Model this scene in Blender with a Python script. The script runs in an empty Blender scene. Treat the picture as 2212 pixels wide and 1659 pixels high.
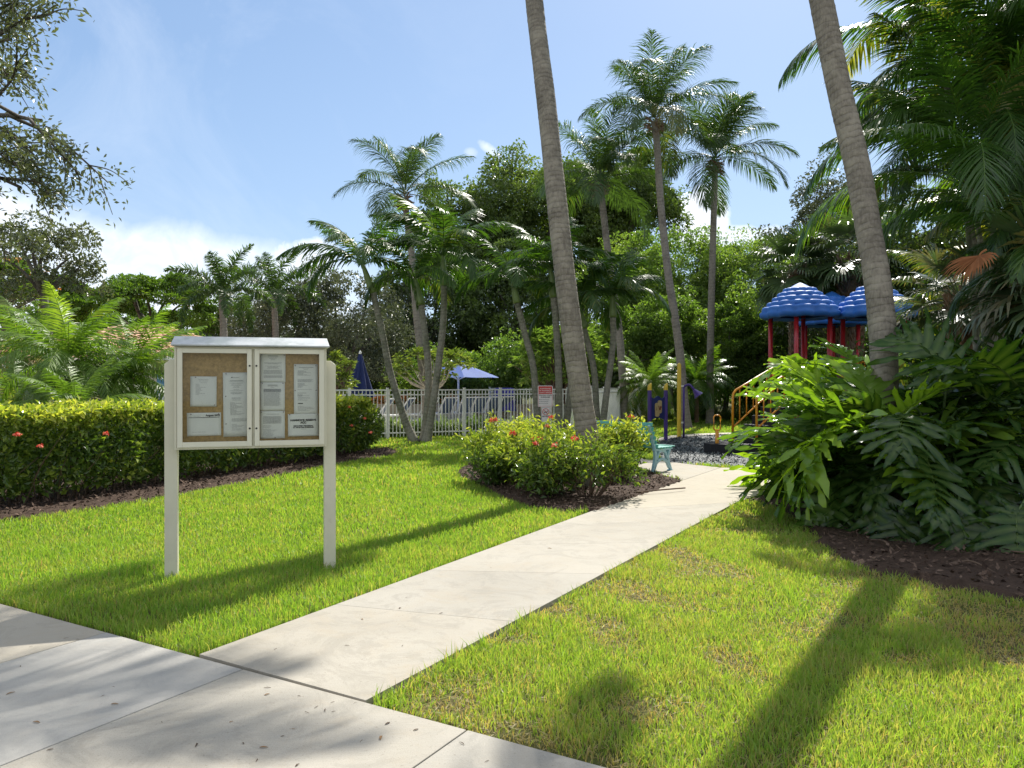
import bpy, math
import numpy as np
from mathutils import Vector, Matrix

# ------------------------------------------------------------------ camera, sky, sun, exposure
SC = bpy.context.scene
COL = SC.collection
F_PX, CX, CY, HORIZON, EYE = 1671.0, 1106.0, 829.5, 826.0, 1.6
PITCH = math.atan((CY - HORIZON) / F_PX)
cam_d = bpy.data.cameras.new("camera")
cam = bpy.data.objects.new("camera", cam_d)
COL.objects.link(cam)
cam.location = (0, 0, EYE)
cam.rotation_euler = (math.radians(90) - PITCH, 0, 0)
cam_d.sensor_width = 36.0
cam_d.lens = 36.0 * F_PX / 2212.0
cam_d.clip_start = 0.05
cam_d.clip_end = 3000
SC.camera = cam

SUN_A, SUN_B = 0.35, 0.90            # ground shadow offset per metre of height (towards -x, -y)
SUN_EL = math.atan(1 / math.hypot(SUN_A, SUN_B))
SUN_AZ = math.atan2(SUN_A, SUN_B)    # from +Y towards +X
sun_d = bpy.data.lights.new("sun", 'SUN')
sun_d.energy = 5.0
sun_d.angle = math.radians(0.5)
sun_d.color = (1.0, 0.955, 0.87)
sun = bpy.data.objects.new("sun", sun_d)
COL.objects.link(sun)
sun.rotation_euler = Vector((-SUN_A, -SUN_B, -1)).to_track_quat('-Z', 'Y').to_euler()

SC.view_settings.view_transform = 'Standard'
SC.view_settings.look = 'None'
SC.view_settings.gamma = 1.0
SC.view_settings.exposure = 0.6
SC.cycles.max_bounces = 8
SC.cycles.transparent_max_bounces = 8
SC.cycles.use_denoising = True
SC.cycles.sample_clamp_indirect = 6.0

world = bpy.data.worlds.new("World")
SC.world = world
world.use_nodes = True
wt = world.node_tree
wt.nodes.clear()


class NT:
    """tiny node helper"""
    def __init__(s, tree):
        s.t = tree
    def n(s, typ, **kw):
        nd = s.t.nodes.new(typ)
        for k, v in kw.items():
            if k.startswith('i_'):
                key = k[2:]
                key = int(key) if key.isdigit() else key.replace('_', ' ')
                nd.inputs[key].default_value = v
            else:
                setattr(nd, k, v)
        return nd
    def l(s, a, b):
        s.t.links.new(a, b)
    def math(s, op, a, b=None, c=None, clamp=False):
        nd = s.t.nodes.new('ShaderNodeMath')
        nd.operation = op
        nd.use_clamp = clamp
        for i, x in enumerate((a, b, c)):
            if x is None:
                continue
            if isinstance(x, (int, float)):
                nd.inputs[i].default_value = x
            else:
                s.l(x, nd.inputs[i])
        return nd.outputs[0]
    def mix(s, fac, a, b, mode='MIX'):
        nd = s.t.nodes.new('ShaderNodeMix')
        nd.data_type = 'RGBA'
        nd.blend_type = mode
        for sock, x in ((nd.inputs[0], fac), (nd.inputs[6], a), (nd.inputs[7], b)):
            if isinstance(x, (int, float)):
                sock.default_value = x
            elif isinstance(x, tuple):
                sock.default_value = x if len(x) == 4 else (*x, 1)
            else:
                s.l(x, sock)
        return nd.outputs[2]
    def ramp(s, fac, stops, interp='LINEAR'):
        nd = s.t.nodes.new('ShaderNodeValToRGB')
        cr = nd.color_ramp
        cr.interpolation = interp
        while len(cr.elements) < len(stops):
            cr.elements.new(0.5)
        for e, (p, c) in zip(cr.elements, stops):
            e.position = p
            e.color = (c, c, c, 1) if isinstance(c, (int, float)) else (*c, 1)
        s.l(fac, nd.inputs[0])
        return nd.outputs[0]
    def noise(s, vec, scale, detail=4, rough=0.55, dist=0.0):
        nd = s.t.nodes.new('ShaderNodeTexNoise')
        nd.inputs['Scale'].default_value = scale
        nd.inputs['Detail'].default_value = detail
        nd.inputs['Roughness'].default_value = rough
        nd.inputs['Distortion'].default_value = dist
        if vec is not None:
            s.l(vec, nd.inputs['Vector'])
        return nd.outputs['Fac']


w = NT(wt)
sky = w.n('ShaderNodeTexSky', sky_type='NISHITA', sun_disc=False)
sky.sun_elevation = SUN_EL
sky.sun_rotation = SUN_AZ
sky.altitude = 0
sky.air_density = 1.0
sky.dust_density = 0.6
sky.ozone_density = 1.6
tc = w.n('ShaderNodeTexCoord')
sep = w.n('ShaderNodeSeparateXYZ')
w.l(tc.outputs['Generated'], sep.inputs[0])
yy = w.math('MAXIMUM', sep.outputs[1], 0.05)
U = w.math('DIVIDE', sep.outputs[0], yy)
V = w.math('DIVIDE', sep.outputs[2], yy)
cmb = w.n('ShaderNodeCombineXYZ')
w.l(U, cmb.inputs[0]); w.l(V, cmb.inputs[1])
nz_big = w.noise(cmb.outputs[0], 5.0, 7, 0.6, 0.3)
nz_fine = w.noise(cmb.outputs[0], 16.0, 6, 0.6, 0.5)
# bank of cloud low in the west: upper edge falls from V=.247 at U=-.66 to .15 at U=-.27
edge = w.math('MULTIPLY_ADD', U, -0.22, 0.118)
edge = w.math('ADD', edge, w.math('MULTIPLY', w.math('SUBTRACT', nz_big, 0.5), 0.10))
bank = w.math('DIVIDE', w.math('SUBTRACT', edge, V), 0.035, clamp=True)
bank = w.math('MULTIPLY', bank, w.math('DIVIDE', w.math('SUBTRACT', -0.14, U), 0.12, clamp=True))
bank = w.math('MULTIPLY', bank, w.math('MULTIPLY_ADD', nz_fine, 1.1, 0.18, clamp=True))
wisp = w.math('MULTIPLY', w.ramp(w.noise(cmb.outputs[0], 2.6, 8, 0.65, 1.2), [(0.48, 0.0), (0.72, 0.20)]), w.math('DIVIDE', w.math('SUBTRACT', 0.05, U), 0.5, clamp=True))
bank = w.math('MAXIMUM', bank, wisp)


def puff(u, v, ru, rv, soft=0.35, amp=0.9, rot=0.0):
    du = w.math('SUBTRACT', U, u); dv = w.math('SUBTRACT', V, v)
    if rot:
        c, s_ = math.cos(rot), math.sin(rot)
        a = w.math('ADD', w.math('MULTIPLY', du, c), w.math('MULTIPLY', dv, s_))
        b = w.math('SUBTRACT', w.math('MULTIPLY', dv, c), w.math('MULTIPLY', du, s_))
        du, dv = a, b
    a = w.math('POWER', w.math('DIVIDE', w.math('ABSOLUTE', du), ru), 2.0)
    b = w.math('POWER', w.math('DIVIDE', w.math('ABSOLUTE', dv), rv), 2.0)
    r = w.math('ADD', w.math('ADD', a, b), w.math('MULTIPLY', w.math('SUBTRACT', nz_fine, 0.5), 3.2))
    return w.math('MULTIPLY', w.math('DIVIDE', w.math('SUBTRACT', 1.0, r), soft, clamp=True), amp)


dens = bank
for args in ((0.245, 0.215, 0.042, 0.050, 0.5, 0.95), (0.285, 0.185, 0.05, 0.02, 0.6, 0.8), (0.335, 0.185, 0.03, 0.018, 0.8, 0.7),
             (-0.028, 0.300, 0.026, 0.007, 1.2, 0.75, -0.65), (-0.053, 0.298, 0.010, 0.007, 1.3, 0.5), (-0.02, 0.26, 0.02, 0.008, 1.5, 0.3),
             (-0.27, 0.16, 0.05, 0.03, 0.6, 0.8), (-0.55, 0.30, 0.10, 0.03, 2.0, 0.16), (-0.50, 0.33, 0.05, 0.03, 2.0, 0.2)):
    dens = w.math('MAXIMUM', dens, puff(*args))
haze_v = w.math('MULTIPLY', w.math('SUBTRACT', 1.0, w.math('DIVIDE', V, 0.45, clamp=True)), 0.30)
skyc = w.mix(haze_v, sky.outputs[0], (6.2, 7.6, 9.6))
skyc = w.mix(0.40, skyc, (3.4, 5.6, 9.6))
cloudc = w.mix(nz_fine, (7.6, 8.2, 9.2), (9.6, 9.9, 10.2))
skyc = w.mix(1.0, skyc, (0.89, 0.88, 0.85), 'MULTIPLY')
fin = w.mix(dens, skyc, cloudc)
# unseen bright cloud added for white fill light, overhead and behind the camera
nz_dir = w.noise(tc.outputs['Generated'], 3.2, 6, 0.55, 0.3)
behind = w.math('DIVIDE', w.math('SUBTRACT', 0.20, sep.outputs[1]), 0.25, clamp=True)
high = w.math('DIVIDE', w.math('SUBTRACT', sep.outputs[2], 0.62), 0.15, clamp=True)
fill_cloud = w.math('MULTIPLY', w.math('MAXIMUM', behind, high), w.math('DIVIDE', w.math('SUBTRACT', nz_dir, 0.40), 0.12, clamp=True))
fin = w.mix(fill_cloud, fin, (7.0, 7.1, 7.3))
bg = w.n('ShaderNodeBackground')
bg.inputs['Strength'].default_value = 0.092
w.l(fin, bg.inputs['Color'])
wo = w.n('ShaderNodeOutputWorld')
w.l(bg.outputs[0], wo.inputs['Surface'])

# ------------------------------------------------------------------ placing helpers
cp, sp_ = math.cos(PITCH), math.sin(PITCH)


def ray(px, py):
    dx, dz = (px - CX) / F_PX, (CY - py) / F_PX
    return Vector((dx, cp + dz * sp_, -sp_ + dz * cp))


def P(px, py, Y):
    d = ray(px, py)
    t = Y / d.y
    return Vector((d.x * t, Y, EYE + d.z * t))


def G(px, py, z=0.0):
    d = ray(px, py)
    t = (z - EYE) / d.z
    return Vector((d.x * t, d.y * t, z))


def tag(o, label=None, cat=None, group=None, kind=None):
    if label: o['label'] = label
    if cat: o['category'] = cat
    if group: o['group'] = group
    if kind: o['kind'] = kind
    return o


def thing(name, label, cat, loc=(0, 0, 0), rz=0.0, group=None):
    o = bpy.data.objects.new(name, None)
    o.empty_display_size = 0.1
    COL.objects.link(o)
    o.location = loc
    o.rotation_euler = (0, 0, rz)
    return tag(o, label, cat, group)


def copy_tree(o, parent=None):
    c = o.copy()
    COL.objects.link(c)
    if parent is not None:
        c.parent = parent
    for ch in list(o.children):
        copy_tree(ch, c)
    return c


# ------------------------------------------------------------------ mesh builder
class Geo:
    def __init__(s):
        s.v, s.d, s.f, s.m, s.n = [], [], [], [], 0

    def add(s, V, Fc, dat=None, mat=0):
        V = np.asarray(V, dtype=np.float32).reshape(-1, 3)
        if dat is None:
            dat = np.zeros((len(V), 3), np.float32)
        else:
            dat = np.broadcast_to(np.asarray(dat, dtype=np.float32), (len(V), 3))
        s.v.append(V); s.d.append(dat)
        if isinstance(Fc, np.ndarray):
            Fc = [Fc]
        else:
            by = {}
            for f in Fc:
                by.setdefault(len(f), []).append(f)
            Fc = [np.array(x) for x in by.values()]
        for fa in Fc:
            s.f.append(fa + s.n); s.m.append(np.full(len(fa), mat, np.int32))
        s.n += len(V)
        return s

    def box(s, c, size, rot=None, dat=None, mat=0):
        x, y, z = [h / 2 for h in size]
        V = np.array([(-x, -y, -z), (x, -y, -z), (x, y, -z), (-x, y, -z), (-x, -y, z), (x, -y, z), (x, y, z), (-x, y, z)], float)
        if rot is not None:
            V = V @ np.array(rot).T
        V += np.array(c)
        return s.add(V, [(0, 3, 2, 1), (4, 5, 6, 7), (0, 1, 5, 4), (1, 2, 6, 5), (2, 3, 7, 6), (3, 0, 4, 7)], dat, mat)

    def bar(s, a, b, wx, wy, up=(0, 0, 1), mat=0, dat=None):
        a, b = Vector(a), Vector(b)
        d = (b - a).normalized()
        u = Vector(up)
        if abs(d.dot(u)) > 0.99:
            u = Vector((0, 1, 0))
        x = d.cross(u).normalized()
        y = x.cross(d)
        R = np.array([list(x), list(y), list(d)]).T
        return s.box((a + b) / 2, (wx, wy, (b - a).length), R, dat, mat)

    def tube(s, pts, rad, seg=10, cap=True, mat=0, dat=None, along=False):
        pts = np.array([list(p) for p in pts], float)
        n = len(pts)
        rad = np.broadcast_to(np.asarray(rad, float), (n,))
        T = np.gradient(pts, axis=0)
        T /= np.linalg.norm(T, axis=1)[:, None] + 1e-9
        ref = np.array([0, 0, 1.0]) if abs(T[0][2]) < 0.9 else np.array([1.0, 0, 0])
        A = np.cross(T, ref); A /= np.linalg.norm(A, axis=1)[:, None] + 1e-9
        B = np.cross(T, A)
        th = np.linspace(0, 2 * np.pi, seg, endpoint=False)
        ring = A[:, None, :] * np.cos(th)[None, :, None] + B[:, None, :] * np.sin(th)[None, :, None]
        V = pts[:, None, :] + ring * rad[:, None, None]
        V = V.reshape(-1, 3)
        i = np.arange(n - 1)[:, None] * seg
        j = np.arange(seg)[None, :]
        jn = (j + 1) % seg
        Fc = np.stack([i + j, i + jn, i + seg + jn, i + seg + j], -1).reshape(-1, 4)
        D = np.zeros((len(V), 3), np.float32)
        if dat is not None:
            D[:] = dat
        if along:
            L = np.concatenate([[0], np.cumsum(np.linalg.norm(np.diff(pts, axis=0), axis=1))])
            D[:, 1] = np.repeat(L, seg)
            D[:, 2] = np.tile(th / (2 * np.pi), n)
        fl = [Fc]
        if cap:
            fl += [np.array([list(range(seg))[::-1]]), np.array([[(n - 1) * seg + k for k in range(seg)]])]
        return s.add(V, [f for fa in fl for f in fa.tolist()] if cap else Fc, D, mat)

    def lathe(s, c, prof, seg=24, mat=0, dat=None):
        return s.tube([(c[0], c[1], c[2] + z) for r, z in prof], [max(r, 1e-4) for r, z in prof], seg, True, mat, dat) if False else s._lathe(c, prof, seg, mat, dat)

    def _lathe(s, c, prof, seg, mat, dat):
        th = np.linspace(0, 2 * np.pi, seg, endpoint=False)
        V = np.array([[(c[0] + r * math.cos(t), c[1] + r * math.sin(t), c[2] + z) for t in th] for r, z in prof]).reshape(-1, 3)
        n = len(prof)
        i = np.arange(n - 1)[:, None] * seg
        j = np.arange(seg)[None, :]
        jn = (j + 1) % seg
        return s.add(V, np.stack([i + j, i + jn, i + seg + jn, i + seg + j], -1).reshape(-1, 4), dat, mat)

    def prism(s, poly, z0, z1, mat=0, dat=None):
        n = len(poly)
        a = sum(poly[i][0] * poly[(i + 1) % n][1] - poly[(i + 1) % n][0] * poly[i][1] for i in range(n))
        if a < 0:
            poly = poly[::-1]
        V = [(p[0], p[1], z0) for p in poly] + [(p[0], p[1], z1) for p in poly]
        Fc = [tuple(range(n))[::-1], tuple(range(n, 2 * n))] + [(i, (i + 1) % n, n + (i + 1) % n, n + i) for i in range(n)]
        return s.add(V, Fc, dat, mat)

    def build(s, name, mats, parent=None, smooth=False, bevel=0.0):
        me = bpy.data.meshes.new(name)
        V = np.concatenate(s.v)
        D = np.concatenate(s.d)
        me.vertices.add(len(V))
        me.vertices.foreach_set('co', V.astype(np.float32).ravel())
        loops = np.concatenate([f.ravel() for f in s.f]).astype(np.int32)
        tot = np.concatenate([np.full(len(f), f.shape[1], np.int32) for f in s.f])
        st = np.concatenate([[0], np.cumsum(tot)[:-1]]).astype(np.int32)
        me.loops.add(len(loops))
        me.loops.foreach_set('vertex_index', loops)
        me.polygons.add(len(tot))
        me.polygons.foreach_set('loop_start', st)
        me.polygons.foreach_set('loop_total', tot)
        me.polygons.foreach_set('material_index', np.concatenate(s.m))
        me.polygons.foreach_set('use_smooth', np.full(len(tot), bool(smooth)))
        at = me.attributes.new('dat', 'FLOAT_VECTOR', 'POINT')
        at.data.foreach_set('vector', D.astype(np.float32).ravel())
        for m in (mats if isinstance(mats, (list, tuple)) else [mats]):
            me.materials.append(m)
        me.update(calc_edges=True)
        me.validate()
        o = bpy.data.objects.new(name, me)
        COL.objects.link(o)
        if parent is not None:
            o.parent = parent
        if bevel:
            md = o.modifiers.new('bevel', 'BEVEL')
            md.width = bevel; md.segments = 2; md.limit_method = 'ANGLE'
        return o


# ------------------------------------------------------------------ materials
MATS = {}


def new_mat(name):
    m = bpy.data.materials.new(name)
    m.use_nodes = True
    m.node_tree.nodes.clear()
    k = NT(m.node_tree)
    out = k.n('ShaderNodeOutputMaterial')
    return m, k, out


def leaf_mat(name, stops, trans=0.4, rough=0.45, spec=0.5, tcol=(1.25, 1.35, 0.45), vein=None, hue_noise=0.12, coat=0.0, objvar=0.0):
    m, k, out = new_mat(name)
    at = k.n('ShaderNodeAttribute', attribute_name='dat')
    sp = k.n('ShaderNodeSeparateXYZ')
    k.l(at.outputs['Vector'], sp.inputs[0])
    geo = k.n('ShaderNodeNewGeometry')
    nz = k.noise(geo.outputs['Position'], 1.3, 3)
    fac = k.math('ADD', sp.outputs[0], k.math('MULTIPLY', k.math('SUBTRACT', nz, 0.5), hue_noise * 4), clamp=True)
    if objvar:
        oi = k.n('ShaderNodeObjectInfo')
        fac = k.math('ADD', fac, k.math('MULTIPLY', k.math('SUBTRACT', oi.outputs['Random'], 0.5), objvar), clamp=True)
    col = k.ramp(fac, stops)
    if vein:
        col = k.mix(k.math('MULTIPLY', sp.outputs[2], vein[1]), col, vein[0])
    b = k.n('ShaderNodeBsdfPrincipled', i_Roughness=rough)
    b.inputs['Specular IOR Level'].default_value = spec
    b.inputs['Coat Weight'].default_value = coat
    b.inputs['Coat Roughness'].default_value = 0.2
    k.l(col, b.inputs['Base Color'])
    tr = k.n('ShaderNodeBsdfTranslucent')
    k.l(k.mix(1.0, col, (*tcol, 1), 'MULTIPLY'), tr.inputs['Color'])
    mx = k.n('ShaderNodeMixShader', i_0=trans)
    k.l(b.outputs[0], mx.inputs[1]); k.l(tr.outputs[0], mx.inputs[2])
    k.l(mx.outputs[0], out.inputs['Surface'])
    return m


def paint(name, col, rough=0.45, metal=0.0, var=0.08, vscale=6.0, bump=0.0, bscale=60.0, dirt=None, spec=0.5, coat=0.0):
    m, k, out = new_mat(name)
    tcn = k.n('ShaderNodeTexCoord')
    nz = k.noise(tcn.outputs['Object'], vscale, 5, 0.6)
    lo = tuple(max(0, c * (1 - var * 2)) for c in col); hi = tuple(min(1, c * (1 + var)) for c in col)
    c = k.ramp(nz, [(0.3, lo), (0.7, hi)])
    if dirt:
        nd = k.noise(tcn.outputs['Object'], dirt[1], 6, 0.7)
        c = k.mix(k.ramp(nd, [(dirt[2], 0.0), (dirt[2] + 0.15, dirt[3])]), c, dirt[0])
    b = k.n('ShaderNodeBsdfPrincipled', i_Metallic=metal)
    b.inputs['Specular IOR Level'].default_value = spec
    b.inputs['Coat Weight'].default_value = coat
    k.l(k.ramp(nz, [(0.2, max(0.02, rough - 0.08)), (0.8, min(1, rough + 0.08))]), b.inputs['Roughness'])
    k.l(c, b.inputs['Base Color'])
    if bump:
        bn = k.noise(tcn.outputs['Object'], bscale, 5, 0.6)
        bp = k.n('ShaderNodeBump', i_Strength=bump, i_Distance=0.01)
        k.l(bn, bp.inputs['Height']); k.l(bp.outputs[0], b.inputs['Normal'])
    k.l(b.outputs[0], out.inputs['Surface'])
    return m


def bark_mat(name, c1, c2, ring=0.0, ring_scale=14.0, patch=(0.30, 0.29, 0.26), fibre=40.0, patch_amt=0.5):
    m, k, out = new_mat(name)
    at = k.n('ShaderNodeAttribute', attribute_name='dat')
    sp = k.n('ShaderNodeSeparateXYZ')
    k.l(at.outputs['Vector'], sp.inputs[0])
    tcn = k.n('ShaderNodeTexCoord')
    mp = k.n('ShaderNodeMapping')
    mp.inputs['Scale'].default_value = (1, 1, 0.25)
    k.l(tcn.outputs['Object'], mp.inputs[0])
    fib = k.noise(mp.outputs[0], fibre, 5, 0.65)
    blo = k.noise(tcn.outputs['Object'], 3.2, 5, 0.6, 0.4)
    col = k.ramp(fib, [(0.25, c1), (0.75, c2)])
    col = k.mix(k.math('MULTIPLY', k.ramp(blo, [(0.45, 0.0), (0.62, 1.0)]), patch_amt), col, patch)
    sta = k.noise(tcn.outputs['Object'], 1.6, 7, 0.75, 0.8)
    col = k.mix(k.ramp(sta, [(0.52, 0.0), (0.62, 0.5)]), col, tuple(c * 0.5 for c in c1))
    h = fib
    if ring:
        wob = k.math('MULTIPLY', k.noise(tcn.outputs['Object'], 2.2, 4, 0.65), 2.2)
        ph = k.math('FRACT', k.math('ADD', k.math('MULTIPLY', sp.outputs[1], ring_scale), wob))
        line = k.math('MULTIPLY', k.ramp(ph, [(0.0, 1.0), (0.16, 0.35), (0.5, 0.0), (0.8, 0.1), (1.0, 1.0)]), k.ramp(k.noise(tcn.outputs['Object'], 6.0, 4, 0.6), [(0.35, 0.1), (0.6, 1.0)]))
        cj = k.mix(k.math('MULTIPLY', line, ring), col, tuple(c * 0.35 for c in c1))
        col = cj
        h = k.math('SUBTRACT', k.math('MULTIPLY', fib, 0.5), k.math('MULTIPLY', line, 0.8))
    b = k.n('ShaderNodeBsdfPrincipled', i_Roughness=0.85)
    b.inputs['Specular IOR Level'].default_value = 0.2
    k.l(col, b.inputs['Base Color'])
    bp = k.n('ShaderNodeBump', i_Strength=0.7, i_Distance=0.02)
    k.l(h, bp.inputs['Height']); k.l(bp.outputs[0], b.inputs['Normal'])
    k.l(b.outputs[0], out.inputs['Surface'])
    return m


GRASS_STOPS = [(0.0, (0.42, 0.33, 0.17)), (0.18, (0.38, 0.40, 0.14)), (0.36, (0.26, 0.38, 0.075)), (0.7, (0.18, 0.34, 0.05)), (1.0, (0.11, 0.25, 0.04))]
M_GRASS = leaf_mat('grass_blade', GRASS_STOPS, trans=0.52, rough=0.5, spec=0.35, tcol=(1.6, 1.5, 0.55), hue_noise=0.05)
M_IXORA = leaf_mat('ixora_leaf', [(0, (0.05, 0.095, 0.02)), (0.4, (0.10, 0.17, 0.028)), (0.75, (0.31, 0.39, 0.06)), (1, (0.58, 0.58, 0.12))], trans=0.42, rough=0.28, spec=0.6, tcol=(1.3, 1.35, 0.5))
M_FLOWER = leaf_mat('ixora_flower', [(0, (0.60, 0.045, 0.035)), (0.5, (0.75, 0.11, 0.06)), (1, (0.88, 0.36, 0.24))], trans=0.3, rough=0.6, tcol=(1.1, 0.9, 0.8), hue_noise=0)
M_COCO = leaf_mat('coconut_frond', [(0, (0.20, 0.20, 0.06)), (0.3, (0.05, 0.095, 0.035)), (0.8, (0.08, 0.14, 0.045)), (1, (0.18, 0.23, 0.07))], trans=0.36, rough=0.42, spec=0.4, tcol=(1.5, 1.6, 0.35))
M_ADON = leaf_mat('christmas_palm_frond', [(0, (0.24, 0.24, 0.06)), (0.3, (0.045, 0.10, 0.022)), (0.8, (0.07, 0.145, 0.03)), (1, (0.16, 0.24, 0.05))], trans=0.38, rough=0.40, spec=0.4, tcol=(1.5, 1.6, 0.35))
M_DATE = leaf_mat('pygmy_date_frond', [(0, (0.32, 0.27, 0.09)), (0.3, (0.11, 0.19, 0.04)), (0.7, (0.17, 0.28, 0.045)), (1, (0.28, 0.38, 0.07))], trans=0.44, rough=0.45, spec=0.4, tcol=(1.3, 1.4, 0.4))
M_ARECA = leaf_mat('areca_frond', [(0, (0.26, 0.24, 0.06)), (0.3, (0.035, 0.085, 0.02)), (0.75, (0.06, 0.13, 0.025)), (1, (0.13, 0.22, 0.03))], trans=0.42, rough=0.32, spec=0.6, tcol=(2.0, 2.1, 0.45))
M_SABAL = leaf_mat('fan_frond', [(0, (0.25, 0.19, 0.10)), (0.3, (0.06, 0.10, 0.045)), (0.8, (0.09, 0.14, 0.055)), (1, (0.16, 0.20, 0.08))], trans=0.28, rough=0.34, spec=0.7, tcol=(1.3, 1.5, 0.5))
M_DEAD = leaf_mat('dead_frond', [(0, (0.20, 0.08, 0.03)), (0.5, (0.33, 0.13, 0.05)), (1, (0.5, 0.22, 0.09))], trans=0.3, rough=0.7, spec=0.2, tcol=(1.2, 0.9, 0.7))
M_PHILO = leaf_mat('philodendron_leaf', [(0, (0.015, 0.045, 0.014)), (0.4, (0.03, 0.085, 0.018)), (0.7, (0.10, 0.20, 0.025)), (1, (0.24, 0.38, 0.04))], trans=0.42, rough=0.20, spec=0.42, tcol=(1.9, 1.9, 0.35), vein=((0.26, 0.36, 0.10), 0.45), hue_noise=0.06, objvar=0.35)
M_OAKLEAF = leaf_mat('live_oak_leaf', [(0, (0.065, 0.085, 0.045)), (0.5, (0.125, 0.155, 0.085)), (1, (0.22, 0.25, 0.14))], trans=0.28, rough=0.35, spec=0.6, tcol=(1.3, 1.3, 0.5))
M_GREYLEAF = leaf_mat('grey_green_leaf', [(0, (0.05, 0.06, 0.035)), (0.5, (0.105, 0.125, 0.07)), (1, (0.20, 0.22, 0.13))], trans=0.22, rough=0.38, spec=0.65, tcol=(1.2, 1.25, 0.6))
M_DARKLEAF = leaf_mat('dark_tree_leaf', [(0, (0.05, 0.08, 0.028)), (0.5, (0.105, 0.16, 0.045)), (1, (0.18, 0.24, 0.06))], trans=0.42, rough=0.36, spec=0.6)
M_LUSH = leaf_mat('lush_tree_leaf', [(0, (0.07, 0.12, 0.03)), (0.5, (0.14, 0.225, 0.05)), (1, (0.27, 0.34, 0.08))], trans=0.48, rough=0.42, spec=0.5, tcol=(1.3, 1.45, 0.5))
M_PLUM = leaf_mat('plumeria_leaf', [(0, (0.07, 0.11, 0.03)), (0.5, (0.14, 0.20, 0.04)), (1, (0.30, 0.34, 0.08))], trans=0.35, rough=0.38, spec=0.5)
M_POIN = leaf_mat('poinciana_leaf', [(0, (0.05, 0.10, 0.02)), (0.5, (0.10, 0.18, 0.03)), (1, (0.17, 0.26, 0.04))], trans=0.4, rough=0.5, spec=0.4)
M_ORANGE = leaf_mat('orange_blossom', [(0, (0.6, 0.16, 0.04)), (0.4, (0.75, 0.32, 0.12)), (1, (0.85, 0.62, 0.36))], trans=0.35, rough=0.6, tcol=(1.1, 0.9, 0.6), hue_noise=0)
M_TUFT = leaf_mat('liriope_blade', [(0, (0.08, 0.13, 0.04)), (0.6, (0.15, 0.23, 0.07)), (1, (0.36, 0.42, 0.20))], trans=0.42, rough=0.4, spec=0.5)
M_STEM = paint('green_stem', (0.10, 0.16, 0.045), 0.5, var=0.2)
M_SHAFT = paint('green_crownshaft', (0.17, 0.24, 0.07), 0.42, var=0.15, vscale=3)
M_TWIG = paint('brown_twig', (0.13, 0.085, 0.055), 0.85, var=0.25, vscale=9, bump=0.4)
M_BARK = bark_mat('tree_bark', (0.05, 0.042, 0.033), (0.13, 0.11, 0.09))
M_PALM1 = bark_mat('royal_palm_bark', (0.15, 0.13, 0.105), (0.31, 0.275, 0.225), ring=0.38, ring_scale=11.0, patch=(0.40, 0.36, 0.29), patch_amt=0.55)
M_PALM2 = bark_mat('christmas_palm_bark', (0.17, 0.16, 0.125), (0.36, 0.34, 0.28), ring=0.35, ring_scale=10, patch=(0.10, 0.13, 0.06), patch_amt=0.5)
M_PALM3 = bark_mat('coconut_bark', (0.19, 0.165, 0.14), (0.34, 0.31, 0.27), ring=0.35, ring_scale=8, patch=(0.26, 0.24, 0.21), patch_amt=0.4)
M_BOOTS = bark_mat('leaf_base_fibre', (0.14, 0.08, 0.05), (0.38, 0.25, 0.16))

# ------------------------------------------------------------------ ground, paving, beds, lawn
def xy(p):
    return (p[0], p[1])


def gp(pts):
    return [xy(G(*p)) for p in pts]


def inpoly(X, Y, poly):
    res = np.zeros(X.shape, bool)
    n = len(poly)
    for i in range(n):
        x1, y1 = poly[i]; x2, y2 = poly[(i + 1) % n]
        c = ((y1 > Y) != (y2 > Y))
        with np.errstate(divide='ignore', invalid='ignore'):
            xi = (x2 - x1) * (Y - y1) / (y2 - y1 + 1e-12) + x1
        res ^= c & (X < xi)
    return res


def vnoise(X, Y, scale, seed):
    r = np.random.default_rng(seed)
    T = r.random((64, 64))
    x, y = X * scale, Y * scale
    xi, yi = np.floor(x).astype(int), np.floor(y).astype(int)
    fx, fy = x - xi, y - yi
    fx, fy = fx * fx * (3 - 2 * fx), fy * fy * (3 - 2 * fy)
    a = T[xi % 64, yi % 64]; b = T[(xi + 1) % 64, yi % 64]; c = T[xi % 64, (yi + 1) % 64]; d = T[(xi + 1) % 64, (yi + 1) % 64]
    return (a * (1 - fx) + b * fx) * (1 - fy) + (c * (1 - fx) + d * fx) * fy


m, k, out = new_mat('soil_and_thatch')
g_ = k.n('ShaderNodeNewGeometry')
n1 = k.noise(g_.outputs['Position'], 0.8, 5)
n2 = k.noise(g_.outputs['Position'], 38, 6, 0.7)
c = k.ramp(n2, [(0.3, (0.045, 0.032, 0.02)), (0.55, (0.13, 0.105, 0.055)), (0.75, (0.26, 0.22, 0.12))])
c = k.mix(k.ramp(n1, [(0.4, 0.25), (0.65, 0.75)]), c, (0.085, 0.12, 0.022))
b = k.n('ShaderNodeBsdfPrincipled', i_Roughness=0.95)
b.inputs['Specular IOR Level'].default_value = 0.1
k.l(c, b.inputs['Base Color'])
bp = k.n('ShaderNodeBump', i_Strength=0.8, i_Distance=0.02)
k.l(n2, bp.inputs['Height']); k.l(bp.outputs[0], b.inputs['Normal'])
k.l(b.outputs[0], out.inputs['Surface'])
M_SOIL = m

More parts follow.
